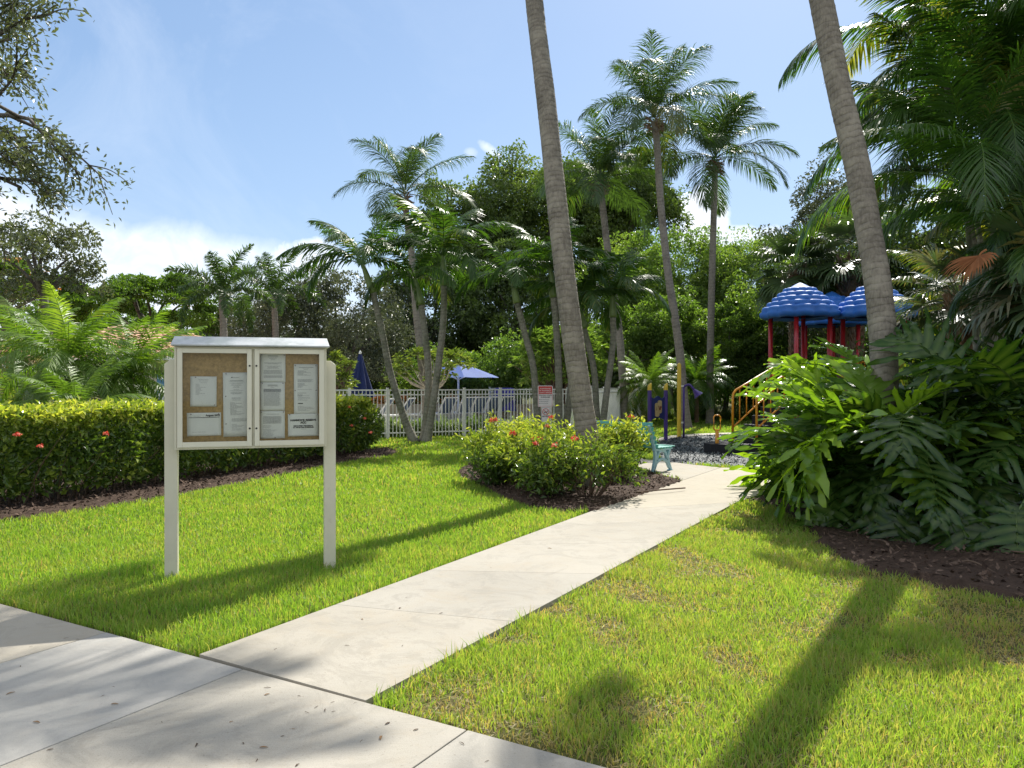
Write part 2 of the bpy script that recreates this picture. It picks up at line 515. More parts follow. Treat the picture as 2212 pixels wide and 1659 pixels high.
m, k, out = new_mat('brushed_concrete')
at = k.n('ShaderNodeAttribute', attribute_name='dat')
sp = k.n('ShaderNodeSeparateXYZ'); k.l(at.outputs['Vector'], sp.inputs[0])
g_ = k.n('ShaderNodeNewGeometry')
na = k.noise(g_.outputs['Position'], 0.9, 6, 0.6, 0.5)
nb = k.noise(g_.outputs['Position'], 7.0, 6, 0.65)
nc = k.noise(g_.outputs['Position'], 160.0, 3, 0.7)
nd = k.noise(g_.outputs['Position'], 2.3, 7, 0.75, 1.0)
c = k.ramp(na, [(0.25, (0.32, 0.295, 0.245)), (0.75, (0.44, 0.41, 0.35))])
c = k.mix(k.ramp(nb, [(0.35, 0.0), (0.8, 0.45)]), c, (0.36, 0.34, 0.30))
c = k.mix(k.ramp(nd, [(0.5, 0.0), (0.75, 0.55)]), c, (0.36, 0.29, 0.20))
ne = k.noise(g_.outputs['Position'], 1.7, 9, 0.8, 2.0)
c = k.mix(k.ramp(ne, [(0.42, 0.45), (0.5, 0.0)]), c, (0.25, 0.235, 0.20))
c = k.mix(k.ramp(nc, [(0.3, 0.6), (0.5, 0.0)]), c, (0.20, 0.18, 0.15))
mpb = k.n('ShaderNodeMapping'); mpb.inputs['Rotation'].default_value = (0, 0, math.radians(30)); mpb.inputs['Scale'].default_value = (6, 160, 1)
k.l(g_.outputs['Position'], mpb.inputs[0])
nbr = k.noise(mpb.outputs[0], 1.0, 3, 0.6)
c = k.mix(k.ramp(nbr, [(0.35, 0.22), (0.6, 0.0)]), c, (0.25, 0.23, 0.19))
nsp = k.noise(g_.outputs['Position'], 55.0, 2, 0.5)
c = k.mix(k.ramp(nsp, [(0.66, 0.0), (0.72, 0.5)]), c, (0.16, 0.14, 0.11))
c = k.mix(k.math('MULTIPLY', sp.outputs[0], 0.5), c, (0.40, 0.40, 0.39))
c = k.mix(k.math('MULTIPLY', sp.outputs[1], 0.45), c, (0.50, 0.44, 0.34))
b = k.n('ShaderNodeBsdfPrincipled', i_Roughness=0.85)
b.inputs['Specular IOR Level'].default_value = 0.25
k.l(c, b.inputs['Base Color'])
bp = k.n('ShaderNodeBump', i_Strength=0.35, i_Distance=0.004)
k.l(k.math('ADD', nc, k.math('MULTIPLY', nb, 1.5)), bp.inputs['Height']); k.l(bp.outputs[0], b.inputs['Normal'])
k.l(b.outputs[0], out.inputs['Surface'])
M_CONC = m

m, k, out = new_mat('bark_mulch')
at = k.n('ShaderNodeAttribute', attribute_name='dat')
sp = k.n('ShaderNodeSeparateXYZ'); k.l(at.outputs['Vector'], sp.inputs[0])
g_ = k.n('ShaderNodeNewGeometry')
n2 = k.noise(g_.outputs['Position'], 30, 6, 0.7)
f = k.math('ADD', k.math('MULTIPLY', n2, 0.55), k.math('MULTIPLY', sp.outputs[0], 0.5))
c = k.ramp(f, [(0.2, (0.025, 0.016, 0.012)), (0.5, (0.075, 0.048, 0.034)), (0.75, (0.17, 0.115, 0.085)), (0.95, (0.34, 0.25, 0.19))])
b = k.n('ShaderNodeBsdfPrincipled', i_Roughness=0.9)
b.inputs['Specular IOR Level'].default_value = 0.2
k.l(c, b.inputs['Base Color'])
bp = k.n('ShaderNodeBump', i_Strength=0.8, i_Distance=0.03)
k.l(n2, bp.inputs['Height']); k.l(bp.outputs[0], b.inputs['Normal'])
k.l(b.outputs[0], out.inputs['Surface'])
M_MULCH = m

m, k, out = new_mat('rubber_mulch')
at = k.n('ShaderNodeAttribute', attribute_name='dat')
sp = k.n('ShaderNodeSeparateXYZ'); k.l(at.outputs['Vector'], sp.inputs[0])
g_ = k.n('ShaderNodeNewGeometry')
n2 = k.noise(g_.outputs['Position'], 25, 5, 0.7)
f = k.math('ADD', k.math('MULTIPLY', n2, 0.4), k.math('MULTIPLY', sp.outputs[0], 0.6))
c = k.ramp(f, [(0.15, (0.035, 0.045, 0.05)), (0.55, (0.10, 0.12, 0.125)), (0.95, (0.26, 0.29, 0.29))])
b = k.n('ShaderNodeBsdfPrincipled', i_Roughness=0.6)
k.l(c, b.inputs['Base Color'])
bp = k.n('ShaderNodeBump', i_Strength=0.8, i_Distance=0.03)
k.l(n2, bp.inputs['Height']); k.l(bp.outputs[0], b.inputs['Normal'])
k.l(b.outputs[0], out.inputs['Surface'])
M_RUBBER = m

GZ = -0.035
g = Geo()
g.add([(-900, -60, GZ), (900, -60, GZ), (900, 1500, GZ), (-900, 1500, GZ)], [(0, 1, 2, 3)])
tag(g.build('ground', M_SOIL), kind='structure')

# --- concrete
E = np.array([0.8645, -0.5026]); N = np.array([-0.5026, -0.8645]); O = np.array([-1.5, 4.32])
SW_W = 2.7
CONCRETE = []


def slab(g, poly, dat=(0, 0, 0), gap=0.007, top=0.0):
    c_ = np.mean(np.array(poly), axis=0)
    q = []
    for p in poly:
        d = np.array(p) - c_
        L = np.linalg.norm(d)
        q.append(tuple(c_ + d * (1 - gap * 1.3 / L)))
    g.prism(q, -0.12, top, 0, dat)
    CONCRETE.append(poly)


g = Geo()
rs = np.random.default_rng(3)
sj = [-30, -12.2, -10.9, -9.6, -8.3, -7.0, -5.6, -4.2, -2.75, -1.27, 0, 1.5, 3.0, 4.5, 6, 7.5, 20]
for i, (s0, s1) in enumerate(zip(sj[:-1], sj[1:])):
    a, b_ = O + E * s0, O + E * s1
    tint = (0.9, 0, 0) if s1 == 0 else ((0.0, 0.75, 0) if s1 == -1.27 else (rs.random() * 0.4, rs.random() * 0.3, 0))
    slab(g, [tuple(a), tuple(b_), tuple(b_ + N * SW_W), tuple(a + N * SW_W)], tint, 0.006)
tag(g.build('sidewalk', M_CONC, bevel=0.004), kind='structure')

g = Geo()
L0, L1, L2 = [np.array(xy(G(*p))) for p in ((430, 1413), (1280, 1103), (1475, 1037))]
R0, R1, R2 = [np.array(xy(G(*p))) for p in ((790, 1513), (1590, 1085), (1665, 1060))]
nsl = 5
for i in range(nsl):
    t0, t1 = i / nsl, (i + 1) / nsl
    slab(g, [tuple(L0 + (L1 - L0) * t0), tuple(R0 + (R1 - R0) * t0), tuple(R0 + (R1 - R0) * t1), tuple(L0 + (L1 - L0) * t1)], (rs.random() * 0.3, rs.random() * 0.35, 0), 0.0016)
J = G(1557, 1010)
slab(g, [tuple(L1), tuple(R1), tuple(R2), xy(G(1900, 1058)), xy(G(1900, 1022)), xy(G(1640, 1011)), xy(J), tuple(L2)], (0, 0.9, 0), 0.005)
slab(g, [tuple(L2), xy(J), xy(G(1440, 997)), xy(G(1300, 980)), xy(G(1260, 975)), xy(G(1330, 1000)), xy(G(1395, 1016))], (0.1, 0.4, 0), 0.005)
tag(g.build('path', M_CONC, bevel=0.0015), kind='structure')

# --- playground surface and its kerb
PLAY = gp([(1436, 998), (1640, 1010), (1900, 1020), (2300, 1015)]) + [(24, 16), (24, 26)] + gp([(1900, 938), (1700, 936), (1600, 937), (1520, 940), (1455, 946), (1405, 956)])
g = Geo()
g.prism(PLAY, -0.1, -0.012)
tag(g.build('playground_surface', M_RUBBER), kind='structure')
rc = np.random.default_rng(11)


def kites(g, C, L, W, D, Nn, dat, fold=0.0, droop=0.0):
    """many folded leaf-shaped cards: centres at the stalk, D = direction, Nn = approx normal"""
    D = D / (np.linalg.norm(D, axis=1)[:, None] + 1e-9)
    S = np.cross(D, Nn); S /= np.linalg.norm(S, axis=1)[:, None] + 1e-9
    Nn = np.cross(S, D)
    L = L[:, None]; W = W[:, None]
    tip = C + D * L + Nn * (-droop) * L
    mid = C + D * L * 0.45
    a = mid + S * W * 0.5 + Nn * fold * W
    b = mid - S * W * 0.5 + Nn * fold * W
    V = np.stack([C, a, tip, b], 1).reshape(-1, 3)
    n = len(C)
    i = np.arange(n)[:, None] * 4
    if fold or droop:
        F1 = np.concatenate([i + 0, i + 1, i + 2], 1); F2 = np.concatenate([i + 0, i + 2, i + 3], 1)
        Fc = np.concatenate([F1, F2])
    else:
        Fc = np.concatenate([i, i + 1, i + 2, i + 3], 1)
    dat = np.repeat(dat, 4, axis=0)
    g.add(V, Fc, dat)


def randdir(n, r, zscale=1.0):
    v = r.normal(size=(n, 3)); v[:, 2] *= zscale
    return v / np.linalg.norm(v, axis=1)[:, None]


def scatter_chips(g, poly, n, size, z, r, zfun=None, tilt=0.5, asp=0.45):
    P_ = np.array(poly)
    lo, hi = P_.min(0), P_.max(0)
    X = r.uniform(lo[0], hi[0], n); Y = r.uniform(lo[1], hi[1], n)
    ok = inpoly(X, Y, poly) & (np.abs(X) < 0.75 * Y + 0.8)
    X, Y = X[ok], Y[ok]
    n = len(X)
    Z = np.full(n, z) + r.random(n) * size * 0.6
    if zfun is not None:
        Z = Z + zfun(X, Y)
    Dd = randdir(n, r, tilt); Nn = randdir(n, r) * 0.6 + np.array([0, 0, 1.0])
    L = size * r.uniform(0.5, 1.5, n)
    dat = np.zeros((n, 3)); dat[:, 0] = r.random(n)
    kites(g, np.stack([X, Y, Z], 1), L, L * asp * r.uniform(0.6, 1.4, n), Dd, Nn, dat)


g = Geo()
scatter_chips(g, [p if p[0] < 12 else (12, p[1]) for p in PLAY], 42000, 0.055, -0.012, rc, asp=0.6)
tag(g.build('rubber_chips', M_RUBBER), 'loose dark grey rubber chips covering the playground', 'rubber mulch', kind='stuff')

M_KERB = paint('kerb_concrete', (0.50, 0.46, 0.38), 0.85, var=0.12, vscale=4, bump=0.4)
g = Geo()
kerb = [G(*p) for p in ((1405, 958), (1455, 947), (1520, 941), (1600, 938), (1700, 937), (1900, 939), (2300, 940))]
for a, b_ in zip(kerb[:-1], kerb[1:]):
    d = (b_ - a).normalized(); nn = Vector((-d.y, d.x, 0)) * 0.55
    g.prism([xy(a), xy(b_), xy(b_ + nn), xy(a + nn)], -0.1, 0.02)
tag(g.build('kerb', M_KERB), kind='structure')
KERBPOLY = [xy(p) for p in kerb] + [(p.x, p.y + 0.55) for p in kerb[::-1]]

# --- planting beds with a gently mounded mulch sheet
BED_C = gp([(985, 1022), (1040, 1050), (1080, 1070), (1150, 1095), (1220, 1104), (1287, 1103), (1475, 1039), (1394, 1018), (1328, 1001), (1258, 977), (1180, 965), (1050, 985)])
BED_R = gp([(1622, 1078), (1655, 1088), (1700, 1108), (1750, 1140), (1790, 1182), (1830, 1212), (1900, 1236), (2000, 1254), (2212, 1298), (2500, 1350)]) + [(16, 8), (16, 13.5), (5.0, 13.4)] + gp([(1900, 1058), (1668, 1061)])
BED_L = gp([(-500, 1165), (-200, 1145), (0, 1125), (200, 1098), (360, 1071), (560, 1036), (700, 1008), (800, 989), (850, 983), (858, 976), (835, 966)]) + [(-3.4, 18.6), (-5.5, 17.5), (-8.8, 9.5), (-9.5, 7)]


def bed(poly, nchips, size, seed, name_mat=M_MULCH):
    r = np.random.default_rng(seed)
    P_ = np.array(poly); lo, hi = P_.min(0), P_.max(0)
    h = lambda X, Y: 0.05 * vnoise(X, Y, 1.3, seed) + 0.02 * vnoise(X, Y, 6, seed + 1)
    nx, ny = 90, 90
    gx, gy = np.meshgrid(np.linspace(lo[0], hi[0], nx), np.linspace(lo[1], hi[1], ny), indexing='ij')
    ins = inpoly(gx, gy, poly)
    # height falls below the paving outside the outline
    z = np.where(ins, -0.012 + h(gx, gy), -0.06)
    V = np.stack([gx, gy, z], -1).reshape(-1, 3)
    idx = np.arange(nx * ny).reshape(nx, ny)
    Fc = np.stack([idx[:-1, :-1], idx[1:, :-1], idx[1:, 1:], idx[:-1, 1:]], -1).reshape(-1, 4)
    g = Geo()
    g.add(V, Fc, np.stack([np.full(nx * ny, 0.35)] * 3, 1))
    o = g.build('mulch_bed', name_mat, smooth=True)
    tag(o, kind='structure')
    gc = Geo()
    scatter_chips(gc, poly, nchips, size, -0.005, r, h)
    return gc


ga = bed(BED_C, 16000, 0.05, 21)
tag(ga.build('bark_chips', M_MULCH), 'brown bark chips around the flowering shrubs beside the path', 'bark mulch', kind='stuff')
ga = bed(BED_R, 26000, 0.055, 22)
tag(ga.build('bark_chips', M_MULCH), 'dark bark chips and litter under the philodendrons', 'bark mulch', kind='stuff')
ga = bed(BED_L, 26000, 0.055, 23)
tag(ga.build('bark_chips', M_MULCH), 'dark bark chips along the foot of the clipped hedge', 'bark mulch', kind='stuff')

POOLDECK = [(-40, 24.5), (-4.5, 23.3), (2.2, 26.0), (4.4, 33), (4.6, 37), (-40, 37)]
g = Geo(); g.prism(POOLDECK, -0.1, -0.005)
tag(g.build('pool_deck', paint('pool_deck_paving', (0.55, 0.50, 0.42), 0.8, var=0.1, vscale=1.0)), kind='structure')

# --- lawn
r = np.random.default_rng(5)
EXCL = CONCRETE + [PLAY, KERBPOLY, BED_C, BED_R, BED_L, POOLDECK]


def grass_points(n, y0, y1, xl, xr):
    Y = r.uniform(y0, y1, n)
    X = r.uniform(xl, xr, n)
    ok = (np.abs(X) < 0.70 * Y + 0.5)
    ex, ey = vnoise(X, Y, 9, 40) - 0.5, vnoise(X, Y, 9, 41) - 0.5
    for p in EXCL:
        ok &= ~inpoly(X + ex * 0.05, Y + ey * 0.05, p)
    if y0 < 12:
        X, Y = X[ok], Y[ok]; ex, ey = ex[ok], ey[ok]
        ok = np.ones(len(X), bool)
        for p in CONCRETE:
            for dx_, dy_ in ((0.032, 0), (-0.032, 0), (0, 0.032), (0, -0.032)):
                ok &= ~inpoly(X + dx_ + ex * 0.03, Y + dy_ + ey * 0.03, p)
    return X[ok], Y[ok]


def side(X, Y):           # signed distance to the right of the path's right edge
    d = (R1 - R0) / np.linalg.norm(R1 - R0)
    return (X - R0[0]) * d[1] - (Y - R0[1]) * d[0]


def blades(g, X, Y, hm, wm, dry=True):
    n = len(X)
    right = side(X, Y) > 0
    big = vnoise(X, Y, 0.9, 50); sm = vnoise(X, Y, 3.1, 51)
    patch = np.where(right, np.clip((big * 0.5 + sm * 0.65 - 0.54) * 3.0, 0, 1), np.clip((sm - 0.86) * 3, 0, 0.3))
    # thin out where the turf is worn
    keep = r.random(n) > patch * 0.68
    X, Y, patch, right, sm = X[keep], Y[keep], patch[keep], right[keep], sm[keep]
    n = len(X)
    h = hm * r.uniform(0.55, 1.35, n) * (1 - 0.45 * patch) * (0.8 + 0.4 * vnoise(X, Y, 5, 52))
    wd = wm * r.uniform(0.6, 1.4, n)
    az = r.uniform(0, 2 * np.pi, n)
    lean = r.uniform(0.1, 0.9, n) + patch * 0.5
    dx, dy = np.cos(az), np.sin(az)
    fz = r.uniform(0, 2 * np.pi, n)
    sx, sy = np.cos(fz) * wd / 2, np.sin(fz) * wd / 2
    base = np.stack([X, Y, np.full(n, GZ)], 1)
    D = np.stack([dx, dy, np.zeros(n)], 1)
    Sv = np.stack([sx, sy, np.zeros(n)], 1)
    h_, l_ = h[:, None], lean[:, None]
    up = np.array([0, 0, 1.0])
    m1 = base + up * h_ * 0.55 + D * h_ * 0.22 * l_
    tip = base + up * h_ * (1.05 - 0.25 * l_) + D * h_ * 0.75 * l_
    V = np.stack([base - Sv * 0.8, base + Sv * 0.8, m1 + Sv, m1 - Sv, tip], 1).reshape(-1, 3)
    i = np.arange(n)[:, None] * 5
    Q = np.concatenate([i, i + 1, i + 2, i + 3], 1); T = np.concatenate([i + 3, i + 2, i + 4], 1)
    tint = np.where(right, 0.42, 0.50) + r.normal(0, 0.13, n) + (sm - 0.5) * 0.25
    tint = np.where(r.random(n) < 0.08 + patch * 0.6, r.uniform(0, 0.22, n), tint)
    tint = np.clip(tint - patch * 0.12, 0, 1)
    dat = np.zeros((n, 3)); dat[:, 0] = tint
    g.add(V, [Q, T] if False else Q, np.repeat(dat, 5, axis=0))
    g.f.append(T + g.n - len(V)); g.m.append(np.zeros(len(T), np.int32))


g = Geo()
for (y0, y1, xl, xr, den, hm, wm) in ((2.6, 5.2, -4.5, 4.5, 6500, 0.066, 0.0046), (5.2, 8.0, -6, 6.2, 4200, 0.066, 0.0058), (8.0, 12, -9, 9, 2200, 0.068, 0.0085),
                                      (12, 17, -8, 12, 900, 0.08, 0.014), (17, 25, -8, 18, 420, 0.08, 0.022), (25, 36, 2, 24, 200, 0.08, 0.035)):
    n = int((y1 - y0) * (xr - xl) * den)
    X, Y = grass_points(n, y0, y1, xl, xr)
    blades(g, X, Y, hm, wm)
# long ragged blades hanging over the paving edges
for a, b_, n in ((R0, R1, 1100), (L0, L1, 350), (np.array(O) + E * -8, L0, 350), (R0, R0 + E * 3.5, 350)):
    t = r.random(n)
    nn = np.array([b_[1] - a[1], -(b_[0] - a[0])]); nn = nn / np.linalg.norm(nn)
    if a is L0 or (b_ is L0) or (a is R0 and b_ is not R1):
        nn = -nn
    pts = a[None] + (b_ - a)[None] * t[:, None] + nn[None] * r.uniform(0.035, 0.10, n)[:, None]
    blades(g, pts[:, 0], pts[:, 1], 0.10, 0.0055)
tag(g.build('grass', M_GRASS), 'bright green turf grass with straw patches', 'grass', kind='stuff')

# thatch: flat dead straw on the worn right-hand turf
X, Y = grass_points(60000, 2.6, 8.5, -1, 5.5)
ok = side(X, Y) > 0.05
X, Y = X[ok], Y[ok]
g = Geo(); n = len(X)
dat = np.zeros((n, 3)); dat[:, 0] = np.clip(r.normal(0.02, 0.08, n), 0, 0.3)
kites(g, np.stack([X, Y, GZ + r.uniform(0.002, 0.03, n)], 1), r.uniform(0.03, 0.08, n), r.uniform(0.003, 0.006, n), randdir(n, r, 0.25), randdir(n, r) * 0.5 + np.array([0, 0, 1.0]), dat)
tag(g.build('dry_grass', M_GRASS), 'flat dry straw matted into the worn turf', 'dry grass', kind='stuff')

# ------------------------------------------------------------------ text and printed lines
def text_geo(g, body, size, origin, xdir, zdir, mat=0, align='CENTER', bold=0.0, dat=None):
    cu = bpy.data.curves.new('txt', 'FONT')
    cu.body = body; cu.size = size; cu.align_x = align; cu.offset = bold; cu.resolution_u = 3
    o = bpy.data.objects.new('txt', cu); COL.objects.link(o)
    bpy.context.view_layer.update()
    me = bpy.data.meshes.new_from_object(o.evaluated_get(bpy.context.evaluated_depsgraph_get()))
    xd, zd, og = np.array(xdir, float), np.array(zdir, float), np.array(origin, float)
    V = np.array([v.co[:] for v in me.vertices])
    if len(V):
        W = og[None] + V[:, :1] * xd[None] + V[:, 1:2] * zd[None]
        g.add(W, [tuple(p.vertices) for p in me.polygons], dat, mat)
    bpy.data.objects.remove(o); bpy.data.curves.remove(cu); bpy.data.meshes.remove(me)


# ------------------------------------------------------------------ notice board
M_CREAM = paint('cream_board_paint', (0.63, 0.61, 0.48), 0.42, var=0.05, vscale=3, dirt=((0.30, 0.27, 0.18), 9, 0.62, 0.35))
M_FRAME = paint('cream_door_paint', (0.69, 0.67, 0.545), 0.38, var=0.04, vscale=3)
M_ROOFP = paint('weathered_white_roof', (0.50, 0.53, 0.54), 0.5, var=0.08, vscale=5, dirt=((0.28, 0.33, 0.31), 6, 0.48, 0.6))
M_CORK = paint('cork', (0.49, 0.32, 0.14), 0.9, var=0.16, vscale=45, bump=0.3, bscale=200, dirt=((0.28, 0.18, 0.08), 3, 0.55, 0.5))
M_PAPER = paint('white_paper', (0.80, 0.78, 0.74), 0.75, var=0.03, vscale=4)
M_INK = paint('printed_ink', (0.02, 0.02, 0.025), 0.7)
M_GREYINK = paint('faint_print', (0.13, 0.13, 0.15), 0.7)
M_BLACK = paint('black_metal', (0.015, 0.015, 0.015), 0.35)
M_PIN = paint('metal_pin', (0.25, 0.2, 0.2), 0.3, metal=0.6)
m, k, out = new_mat('door_pane')
tr = k.n('ShaderNodeBsdfTransparent'); tr.inputs[0].default_value = (0.93, 0.95, 0.94, 1)
gl = k.n('ShaderNodeBsdfGlossy', i_Roughness=0.02)
df = k.n('ShaderNodeBsdfDiffuse'); df.inputs[0].default_value = (0.7, 0.72, 0.72, 1)
fr = k.n('ShaderNodeFresnel', i_IOR=1.5)
tcn = k.n('ShaderNodeTexCoord')
mp = k.n('ShaderNodeMapping'); mp.inputs['Scale'].default_value = (1, 1, 0.5)
k.l(tcn.outputs['Object'], mp.inputs[0])
sc_ = k.ramp(k.noise(mp.outputs[0], 14, 8, 0.8, 1.5), [(0.55, 0.0), (0.70, 0.03), (0.76, 0.18)])
mx = k.n('ShaderNodeMixShader'); k.l(k.math('MULTIPLY', fr.outputs[0], 0.35), mx.inputs[0]); k.l(tr.outputs[0], mx.inputs[1]); k.l(gl.outputs[0], mx.inputs[2])
mx2 = k.n('ShaderNodeMixShader'); k.l(sc_, mx2.inputs[0]); k.l(mx.outputs[0], mx2.inputs[1]); k.l(df.outputs[0], mx2.inputs[2])
k.l(mx2.outputs[0], out.inputs['Surface'])
M_PANE = m

BL, BR = G(371, 1240), G(712, 1217)
bmid = (BL + BR) / 2
brz = math.atan2(BR.y - BL.y, BR.x - BL.x)
HW = (BR - BL).length / 2
nb_ = thing('notice_board', 'cream two-door notice board on two posts in the lawn', 'notice board', (bmid.x, bmid.y, 0), brz)
KX = (HW * 2 - 0.0) / (1133 - 101)   # metres per zoom pixel, from the post centres


def bx(x): return (x - 617) * KX
def bz(y): return 1.895 - (y - 130) * KX


for sx in (-1, 1):
    g = Geo()
    x0, x1 = (-HW - 0.05, -HW + 0.05)
    zt = bz(215)
    pr = [(x0, -0.1), (x1, -0.1), (x1, zt), (x0 + 0.045, zt), (x0, zt - 0.035)]
    V = [(sx * -1 * a if sx > 0 else a, -0.05, b_) for a, b_ in pr] + [(sx * -1 * a if sx > 0 else a, 0.05, b_) for a, b_ in pr]
    n = len(pr)
    Fc = [tuple(range(n)), tuple(range(n, 2 * n))[::-1]] + [(i, n + i, n + (i + 1) % n, (i + 1) % n) for i in range(n)]
    if sx > 0:
        Fc = [f[::-1] for f in Fc]
    g.add(V, Fc)
    g.build('post', M_CREAM, nb_, bevel=0.004)
# case: back, sides, top, bottom, centre mullion
yf, yb = -0.135, -0.052
X0, X1, Z0, Z1 = bx(130), bx(1105), bz(812), bz(128)
g = Geo()
g.box(((X0 + X1) / 2, yb - 0.006, (Z0 + Z1) / 2), (X1 - X0, 0.012, Z1 - Z0))
dm = yb - 0.012 - yf
for cx_ in (X0 + 0.009, X1 - 0.009):
    g.box((cx_, (yf + yb - 0.012) / 2, (Z0 + Z1) / 2), (0.018, dm, Z1 - Z0))
for cz_ in (Z0 + 0.009, Z1 - 0.009):
    g.box(((X0 + X1) / 2, (yf + yb - 0.012) / 2, cz_), (X1 - X0 - 0.036, dm, 0.018))
g.box((bx(622), (yf + yb - 0.012) / 2, (Z0 + Z1) / 2), (0.014, dm, Z1 - Z0 - 0.036))
g.build('case', M_CREAM, nb_, bevel=0.002)
g = Geo()
g.box(((X0 + bx(615)) / 2 + 0.006, yb - 0.017, (Z0 + Z1) / 2), (bx(615) - X0 - 0.024, 0.01, Z1 - Z0 - 0.037))
g.box(((X1 + bx(629)) / 2 - 0.006, yb - 0.017, (Z0 + Z1) / 2), (X1 - bx(629) - 0.024, 0.01, Z1 - Z0 - 0.037))
g.build('cork_board', M_CORK, nb_)
for (a0, a1, h0, h1, lx) in ((148, 614, 180, 583, 600), (630, 1090, 663, 1055, 643)):
    g = Geo()
    xa, xb, za, zb = bx(a0), bx(a1), bz(797), bz(142)
    ha, hb, hza, hzb = bx(h0), bx(h1), bz(762), bz(172)
    yd = yf - 0.010
    g.box(((xa + ha) / 2, yd, (za + zb) / 2), (ha - xa, 0.02, zb - za))
    g.box(((xb + hb) / 2, yd, (za + zb) / 2), (xb - hb, 0.02, zb - za))
    g.box(((ha + hb) / 2, yd, (za + hza) / 2), (hb - ha, 0.02, hza - za))
    g.box(((ha + hb) / 2, yd, (zb + hzb) / 2), (hb - ha, 0.02, zb - hzb))
    door = g.build('door', M_FRAME, nb_, bevel=0.0025)
    g = Geo(); g.box(((ha + hb) / 2, yd + 0.006, (hza + hzb) / 2), (hb - ha, 0.003, hzb - hza))
    g.build('pane', M_PANE, door)
    for ly in (255, 677):
        g = Geo()
        g.tube([(bx(lx), yd - 0.010, bz(ly)), (bx(lx), yd - 0.0145, bz(ly))], [0.0085, 0.0075], 14)
        g.build('lock', M_BLACK, door)
# roof: sloping metal cap with a drip edge
g = Geo()
zr0, zr1 = Z1, Z1 + 0.088
xl, xr_ = X0 - 0.022, X1 + 0.022
V = [(xl, -0.185, zr0 + 0.002), (xr_, -0.185, zr0 + 0.002), (xr_, 0.10, zr0 + 0.002), (xl, 0.10, zr0 + 0.002),
     (xl, -0.187, zr0 + 0.014), (xr_, -0.187, zr0 + 0.014), (xr_, 0.10, zr0 + 0.014), (xl, 0.10, zr0 + 0.014),
     (xl + 0.012, -0.03, zr1), (xr_ - 0.012, -0.03, zr1), (xr_ - 0.012, 0.02, zr1), (xl + 0.012, 0.02, zr1)]
g.add(V, [(0, 3, 2, 1), (0, 1, 5, 4), (1, 2, 6, 5), (2, 3, 7, 6), (3, 0, 4, 7), (4, 5, 9, 8), (5, 6, 10, 9), (6, 7, 11, 10), (7, 4, 8, 11), (8, 9, 10, 11)])
g.build('roof', M_ROOFP, nb_, bevel=0.003)

YP = yb - 0.026
Rb = Matrix.Rotation(brz, 4, 'Z')
rp = np.random.default_rng(77)


def notice(x0, y0, x1, y1, label, rows, heads=(), texts=(), tilt=0.0, pins=((0.08, 0.04), (0.92, 0.04)), yoff=0.0, ink=M_GREYINK, red=()):
    """a sheet pinned to the cork; rows = (y fraction, x0 fraction, x1 fraction) of printed lines too small to read"""
    xa, xb, za, zb = bx(x0), bx(x1), bz(y1), bz(y0)
    w_, h_ = xb - xa, zb - za
    loc = Vector((bmid.x, bmid.y, 0)) + (Rb @ Vector(((xa + xb) / 2, YP - yoff, zb)))
    t = thing('paper_notice', label, 'paper notice', loc, brz, 'papers pinned inside the notice board')
    t.rotation_euler = (0, tilt, brz)
    g = Geo()
    nx, nz_ = 8, 12
    gx, gz = np.meshgrid(np.linspace(-w_ / 2, w_ / 2, nx), np.linspace(0, -h_, nz_), indexing='ij')
    cur = 0.003 * np.sin(gz / h_ * 3.1) * 0.6 + 0.002 * np.cos(gx / w_ * 6)
    V = np.stack([gx, -0.001 - np.abs(cur), gz], -1).reshape(-1, 3)
    idx = np.arange(nx * nz_).reshape(nx, nz_)
    Fc = np.stack([idx[:-1, :-1], idx[:-1, 1:], idx[1:, 1:], idx[1:, :-1]], -1).reshape(-1, 4)
    g.add(V, Fc)
    sh = g.build('sheet', M_PAPER, t, smooth=True)
    sd = sh.modifiers.new('thick', 'SOLIDIFY'); sd.thickness = 0.0005; sd.offset = 1
    g = Geo()
    yt = -0.0052
    for (fy, fa, fb, th) in [(q if len(q) == 4 else (*q, 0.0016)) for q in rows]:
        x = fa
        while x < fb - 0.01:                       # words
            wl = min(rp.uniform(0.03, 0.10), fb - x)
            xa_, xb_ = (x - 0.5) * w_, (x + wl - 0.5) * w_
            zc = -fy * h_
            g.add([(xa_, yt, zc - th / 2), (xb_, yt, zc - th / 2), (xb_, yt, zc + th / 2), (xa_, yt, zc + th / 2)], [(0, 1, 2, 3)], None, 0)
            x += wl + 0.012
    if g.v:
        g.build('printed_lines', ink, t)
    g = Geo()
    for (fy, fa, fb, th) in heads:
        g.add([((fa - .5) * w_, yt, -fy * h_ - th / 2), ((fb - .5) * w_, yt, -fy * h_ - th / 2), ((fb - .5) * w_, yt, -fy * h_ + th / 2), ((fa - .5) * w_, yt, -fy * h_ + th / 2)], [(0, 1, 2, 3)])
    for (body, size, fx, fy, bold) in texts:
        text_geo(g, body, size, ((fx - .5) * w_, yt - 0.0003, -fy * h_), (1, 0, 0), (0, 0, 1), 0, 'CENTER', bold)
    if g.v:
        g.build('lettering', M_INK, t)
    for (fx, fy) in pins:
        g = Geo(); c_ = ((fx - .5) * w_, -0.004, -fy * h_)
        g.tube([c_, (c_[0], -0.010, c_[2])], [0.004, 0.005], 10)
        g.build('push_pin', M_PIN, t)
    return t


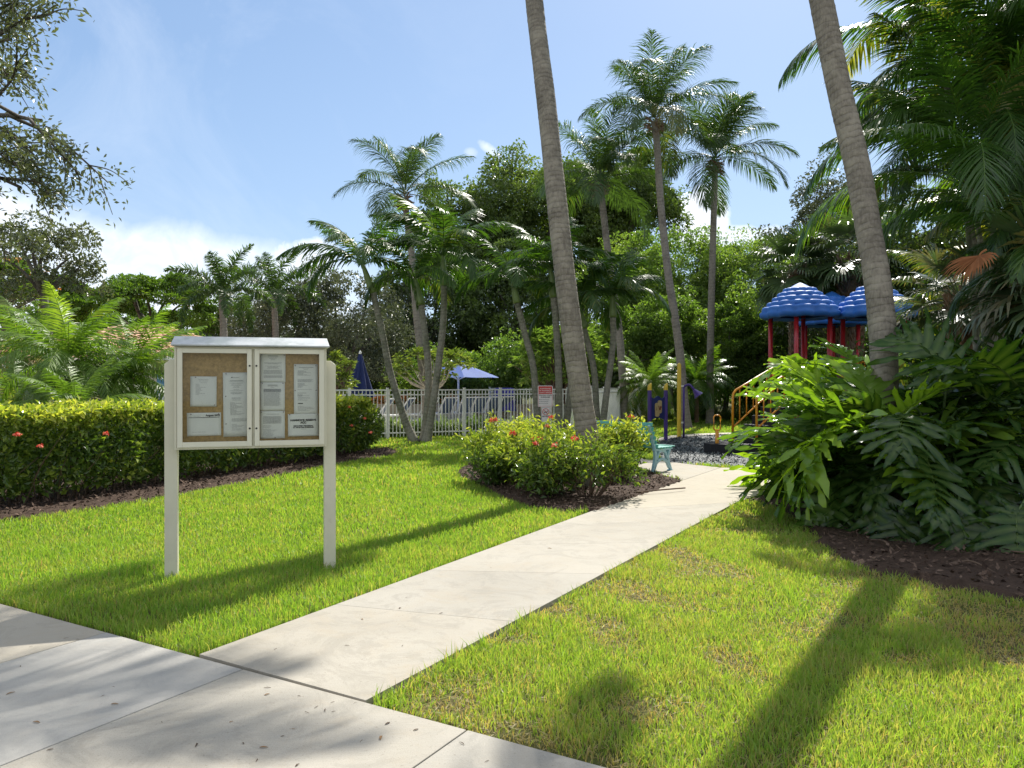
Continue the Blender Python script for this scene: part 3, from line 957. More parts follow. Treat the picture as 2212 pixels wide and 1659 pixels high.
rows_c = lambda y0, y1, n, a, b_, j=0.12: [(y0 + (y1 - y0) * i / max(1, n - 1), a + rp.uniform(0, 0.02), b_ - rp.uniform(0, j)) for i in range(n)]
cent = lambda ys, hw: [(y, 0.5 - h, 0.5 + h) for y, h in zip(ys, hw)]
notice(224, 327, 388, 528, 'letter-size page hanging alone on bare cork above the August calendar', cent((0.10, 0.15, 0.21), (0.19, 0.17, 0.12)) + [(0.26 + i * 0.034, 0.2, e) for i, e in enumerate((0.33, .34, .36, .6, .4, .42, .45, .36, .35, .55, .33))], pins=((0.2, 0.03), (0.93, 0.95)), tilt=0.008)
notice(427, 300, 596, 733, 'long column of overlapping pages beside the middle frame, in the door with the calendar', cent((0.135, 0.165, 0.18, 0.2, 0.215, 0.235, 0.265, 0.285), (0.28, .25, .17, .19, .1, .12, .1, .26)) + cent((0.31, .325, .335, .395, .41, .43), (.22, .22, .15, .18, .18, .15)) + rows_c(0.47, 0.66, 14, 0.25, 0.8, .4) + rows_c(0.72, 0.76, 4, 0.3, 0.95, .1) + rows_c(0.81, 0.9, 6, 0.3, 0.8, .3),
       heads=((0.08, 0.36, 0.62, 0.0018), (0.129, 0.27, 0.75, 0.0022), (0.076, 0.31, 0.36, 0.006)), pins=((0.12, 0.02), (0.1, 0.37), (0.1, 0.8)), tilt=-0.01)
notice(202, 570, 415, 725, 'calendar page headed August pinned under the lone letter page', [(0.14, 0.2, 0.4)] + [(0.83, 0.15, 0.55)], heads=((0.205, 0.05, 0.95, 0.0035),), texts=(('August 2022', 0.022, 0.76, 0.155, 0.0008),), pins=((0.12, 0.06), (0.93, 0.06)), tilt=-0.008)
notice(667, 160, 832, 366, 'page cut off by the top frame, highest of the stacked three', cent((0.17, 0.21, .25), (.2, .15, .08)) + cent((.35, .37, .39), (.36, .33, .2)) + cent((.46, .485, .51, .535), (.3, .22, .2, .24)) + rows_c(.6, .72, 6, .12, .9, .05) + rows_c(.78, .84, 4, .12, .9, .05), heads=((0.125, 0.3, 0.7, 0.0032),), pins=((0.06, 0.09), (0.95, 0.09)), yoff=0.003)
notice(667, 366, 828, 561, 'densely printed page in the middle of the stacked three', cent((0.14, .19), (.2, .08)) + rows_c(.24, .34, 9, .13, .86, .03) + rows_c(.37, .82, 17, .13, .86, .12), heads=((0.10, 0.3, 0.7, 0.0032),), pins=((0.08, 0.04), (0.92, 0.04)), ink=M_GREYINK, yoff=0.001)
notice(667, 563, 828, 752, 'faded page at the bottom of the stacked three with a red pin', cent((.12,), (.25,)) + rows_c(.2, .45, 12, .1, .88, .04) + rows_c(.52, .6, 3, .1, .5) + rows_c(.66, .9, 8, .1, .7, .3), pins=((0.04, 0.04), (0.95, 0.04), (0.6, 0.97)))
notice(888, 240, 1048, 592, 'two joined pages above the notice lettered HAMMOCK RESERVE', cent((.09, .11), (.13, .08)) + rows_c(.13, .22, 8, .15, .75, .4) + rows_c(.30, .35, 5, .15, .85, .2) + rows_c(.38, .46, 7, .15, .6, .3) + [(.5, .15, .75)] + rows_c(.6, .71, 7, .15, .75, .4) + rows_c(.83, .92, 6, .15, .9, .5),
       heads=((0.065, 0.2, 0.82, 0.0022), (0.775, 0.17, 0.38, 0.007), (.57, .15, .52, .0022), (.615, .15, .35, .002)), pins=((0.06, 0.03), (0.92, 0.03), (0.05, 0.52), (0.93, 0.52)))
notice(848, 585, 1053, 740, 'sheet lettered HAMMOCK RESERVE in bold capitals', [(0.68, 0.43, 0.58)], texts=(('HAMMOCK RESERVE', 0.0235, 0.5, 0.32, 0.0011), ('ACC', 0.0235, 0.5, 0.43, 0.0011), ('MEETS EVERY WEDNESDAY', 0.0135, 0.5, 0.56, 0.0007), ('AT 1PM IN THE CLUBHOUSE', 0.0135, 0.5, 0.63, 0.0007)), pins=((0.06, 0.02), (0.97, 0.03)), yoff=0.004, tilt=-0.006)

# ------------------------------------------------------------------ plants: generators
def smooth_path(pts, n=24):
    """Catmull-Rom through pts"""
    P_ = [Vector(p) for p in pts]
    P_ = [P_[0] * 2 - P_[1]] + P_ + [P_[-1] * 2 - P_[-2]]
    out = []
    segs = len(P_) - 3
    for i in range(segs):
        p0, p1, p2, p3 = P_[i:i + 4]
        k_ = max(2, n // segs)
        for j in range(k_ + (1 if i == segs - 1 else 0)):
            t = j / k_
            out.append(0.5 * ((2 * p1) + (-p0 + p2) * t + (2 * p0 - 5 * p1 + 4 * p2 - p3) * t * t + (-p0 + 3 * p1 - 3 * p2 + p3) * t ** 3))
    return out


def palm_trunk(parent, pts, r0, r1, mat, base, flare=1.35, ringstep=0.11, ringamp=0.03, seg=18, name='trunk', smooth=True):
    """pts are world points; base = world location of the parent"""
    pa = smooth_path(pts, 60)
    L = [0]
    for a, b_ in zip(pa[:-1], pa[1:]):
        L.append(L[-1] + (b_ - a).length)
    tot = L[-1]
    n = max(20, int(tot / ringstep) * 2)
    q = np.array([list(p) for p in pa])
    t = np.linspace(0, tot, n)
    C = np.stack([np.interp(t, L, q[:, i]) for i in range(3)], 1) - np.array(base)
    f = t / tot
    R = r0 + (r1 - r0) * f
    R = R * (1 + (flare - 1) * np.exp(-t / 0.35))
    rr = np.random.default_rng(int(abs(pts[0][0]) * 100) + 3)
    R = R * (1 + ringamp * np.where(np.arange(n) % 2 == 0, 1, -0.4) * rr.uniform(-0.2, 1.3, n) + 0.012 * np.sin(t * 3.1))
    g = Geo()
    g.tube(C, R, seg, True, along=True)
    return g.build(name, mat, parent, smooth=smooth), C[-1] + np.array(base)


def frond(g, base, az, el, L, droop, nl, ll, lw, rnd, petiole=0.18, a0=70, a1=28, vee=18, hang=0.35, tint=0.5, segs=3, wind=(0, 0, 0), curl=1.4, twist=0.0, rach=0.014, prof=None, plumose=0.0):
    """pinnate leaf: rachis plus two rows of drooping leaflets"""
    m_ = 16
    s = np.linspace(0, 1, m_)
    e = el - droop * s ** curl
    a = az + twist * s
    T = np.stack([np.cos(a) * np.cos(e), np.sin(a) * np.cos(e), np.sin(e)], 1)
    T = T + np.array(wind)[None] * s[:, None]
    T /= np.linalg.norm(T, axis=1)[:, None]
    Pn = np.concatenate([[np.zeros(3)], np.cumsum((T[:-1] + T[1:]) / 2 * L / (m_ - 1), axis=0)]) + np.array(base)
    g.tube(Pn, np.linspace(rach, rach * 0.25, m_), 5, False, dat=(min(1, tint + 0.35), 0, 0), mat=0)
    u = np.linspace(petiole, 0.995, nl)
    u = np.clip(u + rnd.normal(0, 0.3 / nl, nl), petiole, 1)
    Bs = np.stack([np.interp(u, s, Pn[:, i]) for i in range(3)], 1)
    Tt = np.stack([np.interp(u, s, T[:, i]) for i in range(3)], 1)
    Tt /= np.linalg.norm(Tt, axis=1)[:, None]
    Sx = np.stack([-np.sin(az) * np.ones(nl), np.cos(az) * np.ones(nl), np.zeros(nl)], 1)
    Nv = np.cross(Tt, Sx); Nv *= -1
    Nv = np.where(Nv[:, 2:3] < -0.3, Nv, Nv)
    v = (u - petiole) / (1 - petiole)
    pr = prof(v) if prof else np.clip(0.45 + 1.6 * v, 0, 1) * np.clip((1.05 - v) * 2.2, 0.12, 1) ** 0.7
    for sd in (-1, 1):
        ang = np.radians(a0 + (a1 - a0) * v + rnd.normal(0, 4, nl))
        ve = np.radians(vee + rnd.normal(0, 6 + plumose * 28, nl))
        D = Tt * np.cos(ang)[:, None] + (Sx * sd * np.cos(ve)[:, None] + Nv * np.sin(ve)[:, None]) * np.sin(ang)[:, None]
        D += rnd.normal(0, 0.05, (nl, 3)) + np.array(wind) * 0.8
        D /= np.linalg.norm(D, axis=1)[:, None]
        ln = ll * pr * rnd.uniform(0.85, 1.1, nl)
        hg = hang * rnd.uniform(0.5, 1.5, nl)
        pts = [Bs]
        d = D.copy(); dirs = [D]
        for q in range(segs):
            d = d + np.array([0, 0, -1.0]) * (hg * (q + 0.3) / segs)[:, None]
            d /= np.linalg.norm(d, axis=1)[:, None]
            pts.append(pts[-1] + d * (ln / segs)[:, None]); dirs.append(d)
        wp = [0.55, 1.0, 0.8, 0.08] if segs == 3 else [0.6, 1.0, 0.08]
        W = Tt - D * np.sum(Tt * D, axis=1)[:, None]
        W /= np.linalg.norm(W, axis=1)[:, None] + 1e-9
        V = np.stack([x for q in range(segs + 1) for x in (pts[q] - W * (lw * wp[q] / 2), pts[q] + W * (lw * wp[q] / 2))], 1)
        k2 = 2 * (segs + 1)
        i = np.arange(nl)[:, None] * k2
        Fc = np.concatenate([np.concatenate([i + 2 * q, i + 2 * q + 1, i + 2 * q + 3, i + 2 * q + 2], 1) for q in range(segs)])
        dat = np.zeros((nl * k2, 3)); dat[:, 0] = np.repeat(np.clip(tint + rnd.normal(0, 0.10, nl), 0, 1), k2)
        g.add(V.reshape(-1, 3), Fc, dat)
    return Pn


def fan_leaf(g, base, az, el, pet, R, rnd, nseg=34, spread=250, tint=0.5, droop=0.5, lw=0.035, fold=0.3):
    d = np.array([math.cos(az) * math.cos(el), math.sin(az) * math.cos(el), math.sin(el)])
    mid = np.array(base) + d * pet * 0.6
    d2 = d + np.array([0, 0, -0.45]); d2 /= np.linalg.norm(d2)
    hub = mid + d2 * pet * 0.45
    g.tube([base, mid, hub], [0.014, 0.011, 0.008], 5, False, dat=(min(1, tint + 0.3), 0, 0))
    S = np.array([-math.sin(az), math.cos(az), 0]); Nv = np.cross(S, d2) * -1
    if Nv[2] < 0: Nv = -Nv
    th = np.radians(np.linspace(-spread / 2, spread / 2, nseg))
    D = d2[None] * np.cos(th)[:, None] + S[None] * np.sin(th)[:, None] + Nv[None] * (fold * np.abs(np.sin(th)))[:, None]
    D /= np.linalg.norm(D, axis=1)[:, None]
    ln = R * (0.72 + 0.28 * np.cos(th * 0.7)) * rnd.uniform(0.9, 1.08, nseg)
    W = np.cross(D, Nv[None]); W /= np.linalg.norm(W, axis=1)[:, None]
    pts = [np.repeat(hub[None], nseg, 0)]
    dd = D.copy()
    w_ = [0.004, R * 0.036, R * 0.026, R * 0.003]
    for q, fr in enumerate((0.45, 0.3, 0.25)):
        dd = dd + np.array([0, 0, -1.0]) * (droop * (0.1, 0.6, 1.5)[q] * rnd.uniform(0.5, 1.4, nseg))[:, None]
        dd /= np.linalg.norm(dd, axis=1)[:, None]
        pts.append(pts[-1] + dd * (ln * fr)[:, None])
    V = np.stack([x for q in range(4) for x in (pts[q] - W * w_[q], pts[q] + W * w_[q])], 1)
    i = np.arange(nseg)[:, None] * 8
    Fc = np.concatenate([np.concatenate([i + 2 * q, i + 2 * q + 1, i + 2 * q + 3, i + 2 * q + 2], 1) for q in range(3)])
    dat = np.zeros((nseg * 8, 3)); dat[:, 0] = np.repeat(np.clip(tint + rnd.normal(0, 0.12, nseg), 0, 1), 8)
    g.add(V.reshape(-1, 3), Fc, dat)


def boots(g, c, r, h, n, rnd, size=0.16):
    """old leaf bases and fibre at the top of a trunk"""
    for i in range(n):
        a = rnd.uniform(0, 2 * math.pi); z = -h * rnd.random()
        d = Vector((math.cos(a), math.sin(a), rnd.uniform(-0.6, 0.9))).normalized()
        p = Vector(c) + Vector((math.cos(a) * r * 0.7, math.sin(a) * r * 0.7, z))
        g.tube([p, p + d * size * 0.6, p + d * size * rnd.uniform(0.9, 1.4) + Vector((0, 0, -0.04))], [0.035, 0.03, 0.012], 5, True)


GOLD = 2.39996


def coconut(label, pts, r0, r1, L, nf, seed, wind=(0.25, 0, 0), group='tall coconut palms behind the playground', skirt=0.0, tint=0.5, lwf=1.0):
    rnd = np.random.default_rng(seed)
    base = Vector(pts[0])
    t = thing('coconut_palm', label, 'palm tree', base, 0, group)
    _, top = palm_trunk(t, pts, r0, r1, M_PALM3, base, seg=12, ringamp=0.02)
    c = Vector(top) - base
    g = Geo()
    a0 = rnd.uniform(0, 6)
    for i in range(nf):
        f = i / nf
        el = math.radians(88 - 92 * f ** 1.1) + rnd.normal(0, 0.06)
        dr = (0.75 + 1.0 * f ** 0.8) * rnd.uniform(0.85, 1.15)
        frond(g, c + Vector((0, 0, 0.15)), a0 + GOLD * i + rnd.normal(0, .15), el, L * rnd.uniform(0.88, 1.05) * (0.82 + 0.18 * min(1, f * 3)), dr, 84, L * 0.31, L * 0.0088 * lwf, rnd,
              petiole=0.16, hang=1.0, vee=-12, wind=wind, tint=np.clip(tint - 0.12 * f + rnd.normal(0, 0.1), 0, 1), curl=1.2, twist=rnd.normal(0, 0.25), rach=0.02)
    g.build('crown', M_COCO, t)
    g = Geo(); boots(g, c + Vector((0, 0, 0.1)), r1 * 1.6, 0.55, 46, rnd, 0.24)
    g.build('leaf_bases', M_BOOTS, t)
    return t


def adonidia(label, pts, shaft, r0, r1, L, nf, seed, group, azs=None):
    """Christmas palm: ringed trunk, smooth green crownshaft, short strongly arched leaves"""
    rnd = np.random.default_rng(seed)
    base = Vector(pts[0])
    t = thing('christmas_palm', label, 'palm tree', base, 0, group)
    palm_trunk(t, pts, r0, r1, M_PALM2, base, flare=1.5, seg=12, ringamp=0.02)
    a, b_ = Vector(pts[-1]) - base, Vector(shaft) - base
    g = Geo()
    pp = [a.lerp(b_, x) for x in np.linspace(0, 1, 9)]
    g.tube(pp, r1 * np.array([1.25, 1.32, 1.25, 1.12, 1.0, 0.9, 0.8, 0.66, 0.5]), 12, True, along=True)
    g.build('crownshaft', M_SHAFT, t, smooth=True)
    g = Geo()
    for i in range(nf):
        f = i / (nf - 1)
        el = math.radians(86 - 50 * f) + rnd.normal(0, 0.08)
        az = (azs[i] if azs else rnd.uniform(0, 1) + GOLD * i)
        frond(g, b_ - Vector((0, 0, 0.05)), az, el, L * rnd.uniform(0.9, 1.1), (1.15 + 0.95 * f) * rnd.uniform(0.85, 1.15), 56, L * 0.28, L * 0.0160, rnd,
              petiole=0.14, hang=0.45, vee=22, a0=60, a1=24, tint=np.clip(0.55 - 0.1 * f + rnd.normal(0, .12), 0.25, 1), curl=0.95, twist=rnd.normal(0, 0.3), rach=0.016, plumose=0.25)
    g.build('crown', M_ADON, t)
    return t


def date_palm(label, base, h, L, nf, seed, group=None, mat=None, name='pygmy_date_palm', tint=0.6, elmin=-30, ll=0.13, lean=(0, 0)):
    rnd = np.random.default_rng(seed)
    base = Vector(base)
    t = thing(name, label, 'palm', base, 0, group)
    tp = base + Vector((lean[0], lean[1], h))
    palm_trunk(t, [base, base.lerp(tp, 0.5), tp], 0.075, 0.085, M_BOOTS, base, flare=1.1, seg=10, ringamp=0.12, ringstep=0.06)
    c = tp - base
    g = Geo()
    for i in range(nf):
        f = i / (nf - 1)
        el = math.radians(84 + (elmin - 84) * f) + rnd.normal(0, 0.07)
        frond(g, c, GOLD * i + rnd.normal(0, .2), el, L * rnd.uniform(0.85, 1.1), (0.9 + 1.2 * f) * rnd.uniform(0.8, 1.2), 52, L * ll * 1.75, L * 0.0125, rnd,
              petiole=0.12, hang=0.35, vee=24, a0=66, a1=30, tint=np.clip(tint - 0.18 * f + rnd.normal(0, .12), 0.0, 1), curl=1.1, rach=0.010, twist=rnd.normal(0, 0.2))
    g.build('crown', mat or M_DATE, t)
    return t


def blob_points(rnd, n, c, rad, up=0.15):
    """points near the skin of an ellipsoid, with outward normals"""
    d = randdir(n, rnd)
    d[:, 2] = d[:, 2] + up
    d /= np.linalg.norm(d, axis=1)[:, None]
    rr = rnd.uniform(0.55, 1.08, n) ** 0.6
    return np.array(c)[None] + d * np.array(rad)[None] * rr[:, None], d


def leafy(g, rnd, c, rad, n, L, W, tint=0.5, fold=0.25, droopy=0.3, up=0.15, var=0.16, out=0.8):
    P_, d = blob_points(rnd, n, c, rad, up)
    D = d * out + randdir(n, rnd) * 0.9 + np.array([0, 0, -droopy])
    Nn = randdir(n, rnd) * 0.7 + d * 0.5 + np.array([0, 0, 0.6])
    ln = L * rnd.uniform(0.6, 1.35, n)
    dat = np.zeros((n, 3)); dat[:, 0] = np.clip(tint + rnd.normal(0, var, n), 0, 1)
    kites(g, P_, ln, ln * (W / L) * rnd.uniform(0.8, 1.2, n), D, Nn, dat, fold, 0.1)


def tree_mesh(seed, R, nblob, nleaf, L, W, tint=0.5, blobr=0.30, droopy=0.3, flat=1.0, low=-0.35, var=0.16, stray=0.06, layer=False):
    """crown of many small leaf clumps over an ellipsoid R=(rx,ry,rz); returns Geo and the clump centres"""
    rnd = np.random.default_rng(seed)
    g = Geo()
    cs = []
    i = 0
    while len(cs) < nblob:
        d = randdir(1, rnd)[0]
        if d[2] < low: continue
        f = rnd.uniform(0.45, 0.92) if rnd.random() < 0.45 else rnd.uniform(0.78, 1.0)
        lump = 1 + 0.16 * math.sin(d[0] * 4 + seed) * math.cos(d[1] * 3 + seed * 2) + rnd.normal(0, 0.04)
        cs.append(np.array([d[0] * R[0] * f, d[1] * R[1] * f, d[2] * R[2] * f]) * lump)
    rm = min(R)
    w_ = []
    for c in cs:
        w_.append(rnd.uniform(0.6, 1.4))
    w_ = np.array(w_) / sum(w_)
    for c, ww in zip(cs, w_):
        br = blobr * rm * rnd.uniform(0.6, 1.3)
        leafy(g, rnd, c, (br * 1.25, br * 1.25, br * (0.35 if layer else 0.8) * flat), int(nleaf * ww), L, W, tint + rnd.normal(0, 0.10), droopy=droopy, var=var)
        if rnd.random() < stray * 6:      # a loose spray that breaks the outline
            d = c / (np.linalg.norm(c) + 1e-6)
            for q in range(3):
                leafy(g, rnd, c + d * br * (0.9 + 0.35 * q) + rnd.normal(0, br * 0.2, 3), (br * 0.3,) * 3, int(nleaf * ww * 0.05) + 3, L, W, tint + 0.1, droopy=0.0)
    return g, cs


def tree(name, label, base, h0, cen, R, mat, seed, nblob=45, nleaf=14000, L=0.16, W=0.09, group=None, trunk_r=0.16, lean=(0, 0), cat='tree', nl=9, blossoms=None, **kw):
    rnd = np.random.default_rng(seed + 900)
    base = Vector(base)
    t = thing(name, label, cat, base, 0, group)
    g, cs = tree_mesh(seed, R, nblob, nleaf, L, W, **kw)
    c0 = np.array([lean[0], lean[1], cen])
    for i in range(len(g.v)):
        g.v[i] = g.v[i] + c0.astype(np.float32)
    g.build('crown', mat, t)
    g = Geo()
    fork = Vector((lean[0] * 0.4, lean[1] * 0.4, h0))
    bend = Vector((rnd.normal(0, .12), rnd.normal(0, .12), h0 * 0.5))
    g.tube(smooth_path([Vector((0, 0, -0.1)), bend, fork], 10), np.linspace(trunk_r * 1.25, trunk_r * 0.85, 11), 10, True, along=True)
    idx = rnd.choice(len(cs), min(nl, len(cs)), replace=False)
    for i in idx:
        e = Vector(c0 + cs[i] * 0.9)
        m_ = fork.lerp(e, 0.5) + Vector((rnd.normal(0, .15), rnd.normal(0, .15), 0.1 * R[2]))
        g.tube(smooth_path([fork - Vector((0, 0, 0.1)), m_, e], 8), np.linspace(trunk_r * 0.6, trunk_r * 0.1, 9), 6, False, along=True)
    g.build('trunk', M_BARK, t, smooth=True)
    if blossoms:
        g = Geo()
        for q in range(blossoms):
            c = c0 + cs[rnd.integers(len(cs))]
            if c[2] < c0[2]: c[2] = 2 * c0[2] - c[2]
            leafy(g, rnd, c + np.array([0, 0, 0.28 * min(R)]), (0.3, 0.3, 0.12), 40, 0.11, 0.08, 0.5, var=0.3)
        g.build('blossoms', M_ORANGE, t)
    return t


# ------------------------------------------------------------------ near palms whose trunks cross the frame
T1 = [(1273, 1049, 12.0), (1268, 940, 12.0), (1256, 860, 12.05), (1240, 750, 12.1), (1222, 610, 12.2), (1199, 400, 12.5), (1180, 220, 12.9), (1164, 90, 13.3), (1154, 0, 13.6), (1142, -130, 14.0), (1134, -270, 14.4)]
T2 = [(1913, 1115, 9.256), (1911, 900, 9.345), (1909, 760, 9.523), (1897, 620, 9.701), (1877, 500, 9.879), (1850, 350, 10.101), (1812, 190, 10.324), (1774, 0, 10.591), (1745, -130, 10.769), (1715, -260, 10.947), (1690, -350, 11.036), (1670, -430, 11.125), (1650, -560, 11.214), (1636, -680, 11.214)]


def big_palm(label, T, r0, r1, seed, nf, L):
    pts = [P(*p) for p in T]
    pts[0].z = -0.05
    rnd = np.random.default_rng(seed)
    base = Vector(pts[0])
    t = thing('coconut_palm', label, 'palm tree', base, 0, 'big palms whose crowns are above the picture')
    _, top = palm_trunk(t, pts, r0, r1, M_PALM1, base, flare=1.18, seg=28, ringstep=0.10, ringamp=0.022)
    c = Vector(top) - base
    g = Geo()
    for i in range(nf):
        f = i / nf
        el = math.radians(80 - 66 * f) + rnd.normal(0, 0.06)
        frond(g, c, GOLD * i + rnd.normal(0, .15), el, L * rnd.uniform(0.9, 1.05), (0.5 + 0.75 * f), 76, L * 0.23, 0.038, rnd, petiole=0.16, hang=0.6, wind=(0.12, 0, 0), tint=0.5, curl=1.2)
    g.build('crown', M_COCO, t)
    g = Geo(); boots(g, c, r1 * 1.5, 0.6, 40, rnd, 0.26)
    g.build('leaf_bases', M_BOOTS, t)
    return t


big_palm('thick ringed palm trunk rising out of the flowering shrubs by the bench', T1, 0.172, 0.148, 31, 17, 3.4)
big_palm('thick leaning palm trunk rising from the big cut leaves in front of the blue roofs', T2, 0.160, 0.148, 33, 12, 3.2)

# ------------------------------------------------------------------ tall coconut palms
def at(px, py, Y):
    p = P(px, py, Y); return p


def cpts(tr, Y):
    pts = [P(x, y, Y) for x, y in tr]
    b0 = G(tr[0][0], HORIZON + 1.6 * F_PX / Y)
    pts[0] = Vector((b0.x, Y, -0.05))
    return pts


coconut('tallest coconut palm, its crown highest against the sky over the yellow pole', cpts([(1484, 930), (1476, 850), (1468, 760), (1455, 667), (1444, 597), (1428, 448), (1419, 310), (1413, 262)], 27), 0.155, 0.115, 3.1, 20, 41, wind=(0.22, 0.05, 0.0))
coconut('coconut palm with a straight pale trunk, farthest to the right of the tall ones', cpts([(1534, 930), (1534, 800), (1536, 690), (1538, 597), (1542, 460), (1545, 350)], 30), 0.15, 0.115, 3.3, 19, 42, wind=(0.28, 0.05, -0.02))
coconut('coconut palm with a brown-fibred crown just right of the thick ringed trunk', cpts([(1352, 930), (1341, 760), (1334, 690), (1318, 580), (1308, 500), (1300, 430), (1294, 398)], 29), 0.15, 0.12, 3.2, 18, 43, wind=(0.15, 0, 0), tint=0.6)
coconut('coconut palm with a pale trunk behind the clump of three short palms', cpts([(925, 930), (912, 800), (905, 730), (899, 671), (890, 560), (880, 480), (874, 428)], 28), 0.15, 0.11, 3.0, 14, 44, wind=(0.12, 0, 0.06))

# ------------------------------------------------------------------ Christmas palms
gA, gB = 'three Christmas palms leaning apart from one base', 'Christmas palms beside the pool fence signs'
YA = 21.0
adonidia('left palm of the clump of three, leaning outward over the fence', cpts([(896, 952), (872, 900), (842, 800), (826, 720), (810, 650), (806, 633)], YA), P(783, 570, YA), 0.10, 0.085, 2.3, 12, 51, gA,
         azs=[1.2, 3.0, 5.8, 2.4, 0.3, 4.3, 3.4, 2.9, 0.9, 5.2, 3.3, 0.0])
adonidia('middle palm of the clump of three, shorter than its neighbours', cpts([(915, 953), (921, 903), (926, 816), (919, 729), (910, 659)], YA + .15), P(896, 600, YA + .15), 0.10, 0.085, 2.05, 10, 52, gA)
adonidia('right palm of the clump of three, curving back upright to the tallest crown', cpts([(921, 954), (934, 882), (949, 773), (958, 685), (959, 617)], YA - .1), P(957, 552, YA - .1), 0.10, 0.085, 2.3, 12, 53, gA)
YB = 20.5
adonidia('Christmas palm leaning left whose trunk passes behind the red and white sign', cpts([(1166, 956), (1158, 860), (1151, 787), (1134, 722), (1117, 655)], YB), P(1108, 606, YB), 0.095, 0.08, 1.95, 10, 54, gB)
adonidia('upright Christmas palm between the red and white sign and the thick ringed trunk', cpts([(1208, 957), (1207, 880), (1207, 823), (1203, 727), (1196, 643)], YB), P(1188, 578, YB), 0.10, 0.085, 2.0, 11, 55, gB)
adonidia('Christmas palm half hidden behind the thick ringed trunk', cpts([(1216, 958), (1228, 880), (1236, 800), (1240, 720)], YB + .3), P(1246, 655, YB + .3), 0.095, 0.08, 1.95, 9, 56, gB)
adonidia('slim Christmas palm leaning left just right of the thick ringed trunk', cpts([(1292, 957), (1288, 880), (1283, 799), (1266, 727), (1262, 710)], YB + .4), P(1252, 664, YB + .4), 0.09, 0.08, 1.95, 10, 57, gB)
adonidia('Christmas palm leaning right with a bright green shaft, nearest the teal bench', cpts([(1297, 957), (1309, 859), (1319, 787), (1325, 727), (1324, 686)], YB + .2), P(1323, 636, YB + .2), 0.09, 0.08, 2.0, 11, 58, gB)

# ------------------------------------------------------------------ pygmy date palms and other low palms
gD = 'feathery date palms behind the clipped hedge'
date_palm('feathery date palm over the hedge with its tallest leaves upright', (P(150, 900, 15.5).x, 15.5, 0), 1.95, 1.85, 44, 61, gD, tint=0.62)
date_palm('feathery date palm next to the cream notice board, behind the hedge', (P(272, 900, 16.5).x, 16.5, 0), 1.7, 1.8, 44, 62, gD, tint=0.66, lean=(0.1, 0))
date_palm('low feathery date palm with brownish lower leaves by the white pool wall', (P(165, 900, 14.0).x, 14.0, 0), 0.95, 1.45, 38, 63, gD, tint=0.6)
date_palm('date palm spreading a dull old skirt in front of the tiled roof end', (P(35, 900, 16.5).x, 16.5, 0), 1.0, 1.6, 34, 64, gD, tint=0.35)
date_palm('loose feathery palm in front of the orange flowering tree', (P(52, 900, 18.5).x, 18.5, 0), 2.2, 1.9, 30, 67, gD, tint=0.4)
date_palm('wide feathery date palm behind the purple play panel', (P(1402, 900, 29).x, 29, 0), 1.5, 1.75, 44, 65, 'low palms beyond the playground', tint=0.5)
date_palm('yellow-green feathery palm clump behind the talking tube', (P(1505, 900, 30.5).x, 30.5, 0), 1.6, 1.85, 44, 66, 'low palms beyond the playground', mat=M_ARECA, name='areca_palm', tint=0.85, elmin=-10)

# foxtail palms far left
def foxtail(label, px, topy, Y, L, seed):
    rnd = np.random.default_rng(seed)
    base = Vector((P(px, 900, Y).x, Y, 0)); top = P(px - 4, topy, Y)
    t = thing('foxtail_palm', label, 'palm tree', base, 0, 'foxtail palms beyond the board')
    palm_trunk(t, [base, base.lerp(top, 0.5) + Vector((0.05, 0, 0)), top], 0.16, 0.11, M_PALM3, base, seg=10)
    c = top - base
    g = Geo()
    for i in range(13):
        f = i / 12
        frond(g, c, GOLD * i, math.radians(88 - 62 * f), L * rnd.uniform(0.95, 1.15), 1.0 + 1.5 * f, 120, L * 0.16, 0.035, rnd, petiole=0.12, hang=0.3, vee=10, a0=75, a1=50, tint=0.75 if i == 0 else 0.42, curl=1.0, plumose=1.4, rach=0.02)
    g.build('crown', M_COCO, t)
    return t


foxtail('foxtail palm with drooping plume leaves, nearer the tiled roof', 484, 640, 27, 2.2, 71)
foxtail('foxtail palm rising out of the grey-green trees', 596, 640, 31, 2.3, 72)


# sabal and fan palms
def sabal(label, px, topy, Y, nf, R, seed, boot=True, pet=0.9, tint=0.5, trunk=0.17):
    rnd = np.random.default_rng(seed)
    base = Vector((P(px, 900, Y).x, Y, 0)); top = P(px, topy, Y)
    t = thing('fan_palm', label, 'palm tree', base, 0, 'fan palms around the playground')
    g = Geo(); h = top.z
    g.tube([(0, 0, -0.1), (0, 0, h * 0.5), (0, 0, h)], [trunk, trunk * 0.95, trunk], 12, True, along=True)
    if boot:
        k_ = 0
        for z in np.arange(h * 0.25, h, 0.13):
            for q in range(7):
                a = q * 2 * math.pi / 7 + (k_ % 2) * 0.45
                p = Vector((math.cos(a) * trunk * 0.95, math.sin(a) * trunk * 0.95, z))
                tw = Vector((-math.sin(a), math.cos(a), 0)) * (0.11 if k_ % 2 else -0.11)
                g.tube([p, p + Vector((math.cos(a) * 0.07, math.sin(a) * 0.07, 0.15)) + tw * 0.5, p + Vector((math.cos(a) * 0.12, math.sin(a) * 0.12, 0.30)) + tw], [0.05, 0.035, 0.025], 5, True)
            k_ += 1
    g.build('trunk', M_BOOTS, t)
    g = Geo()
    for i in range(nf):
        f = i / nf
        fan_leaf(g, (0, 0, h - 0.1), GOLD * i, math.radians(80 - 115 * f), pet * rnd.uniform(0.8, 1.1), R * rnd.uniform(0.85, 1.1), rnd, tint=np.clip(tint + rnd.normal(0, .12), 0, 1), droop=0.35 + 0.3 * f)
    g.build('crown', M_SABAL, t)
    return t


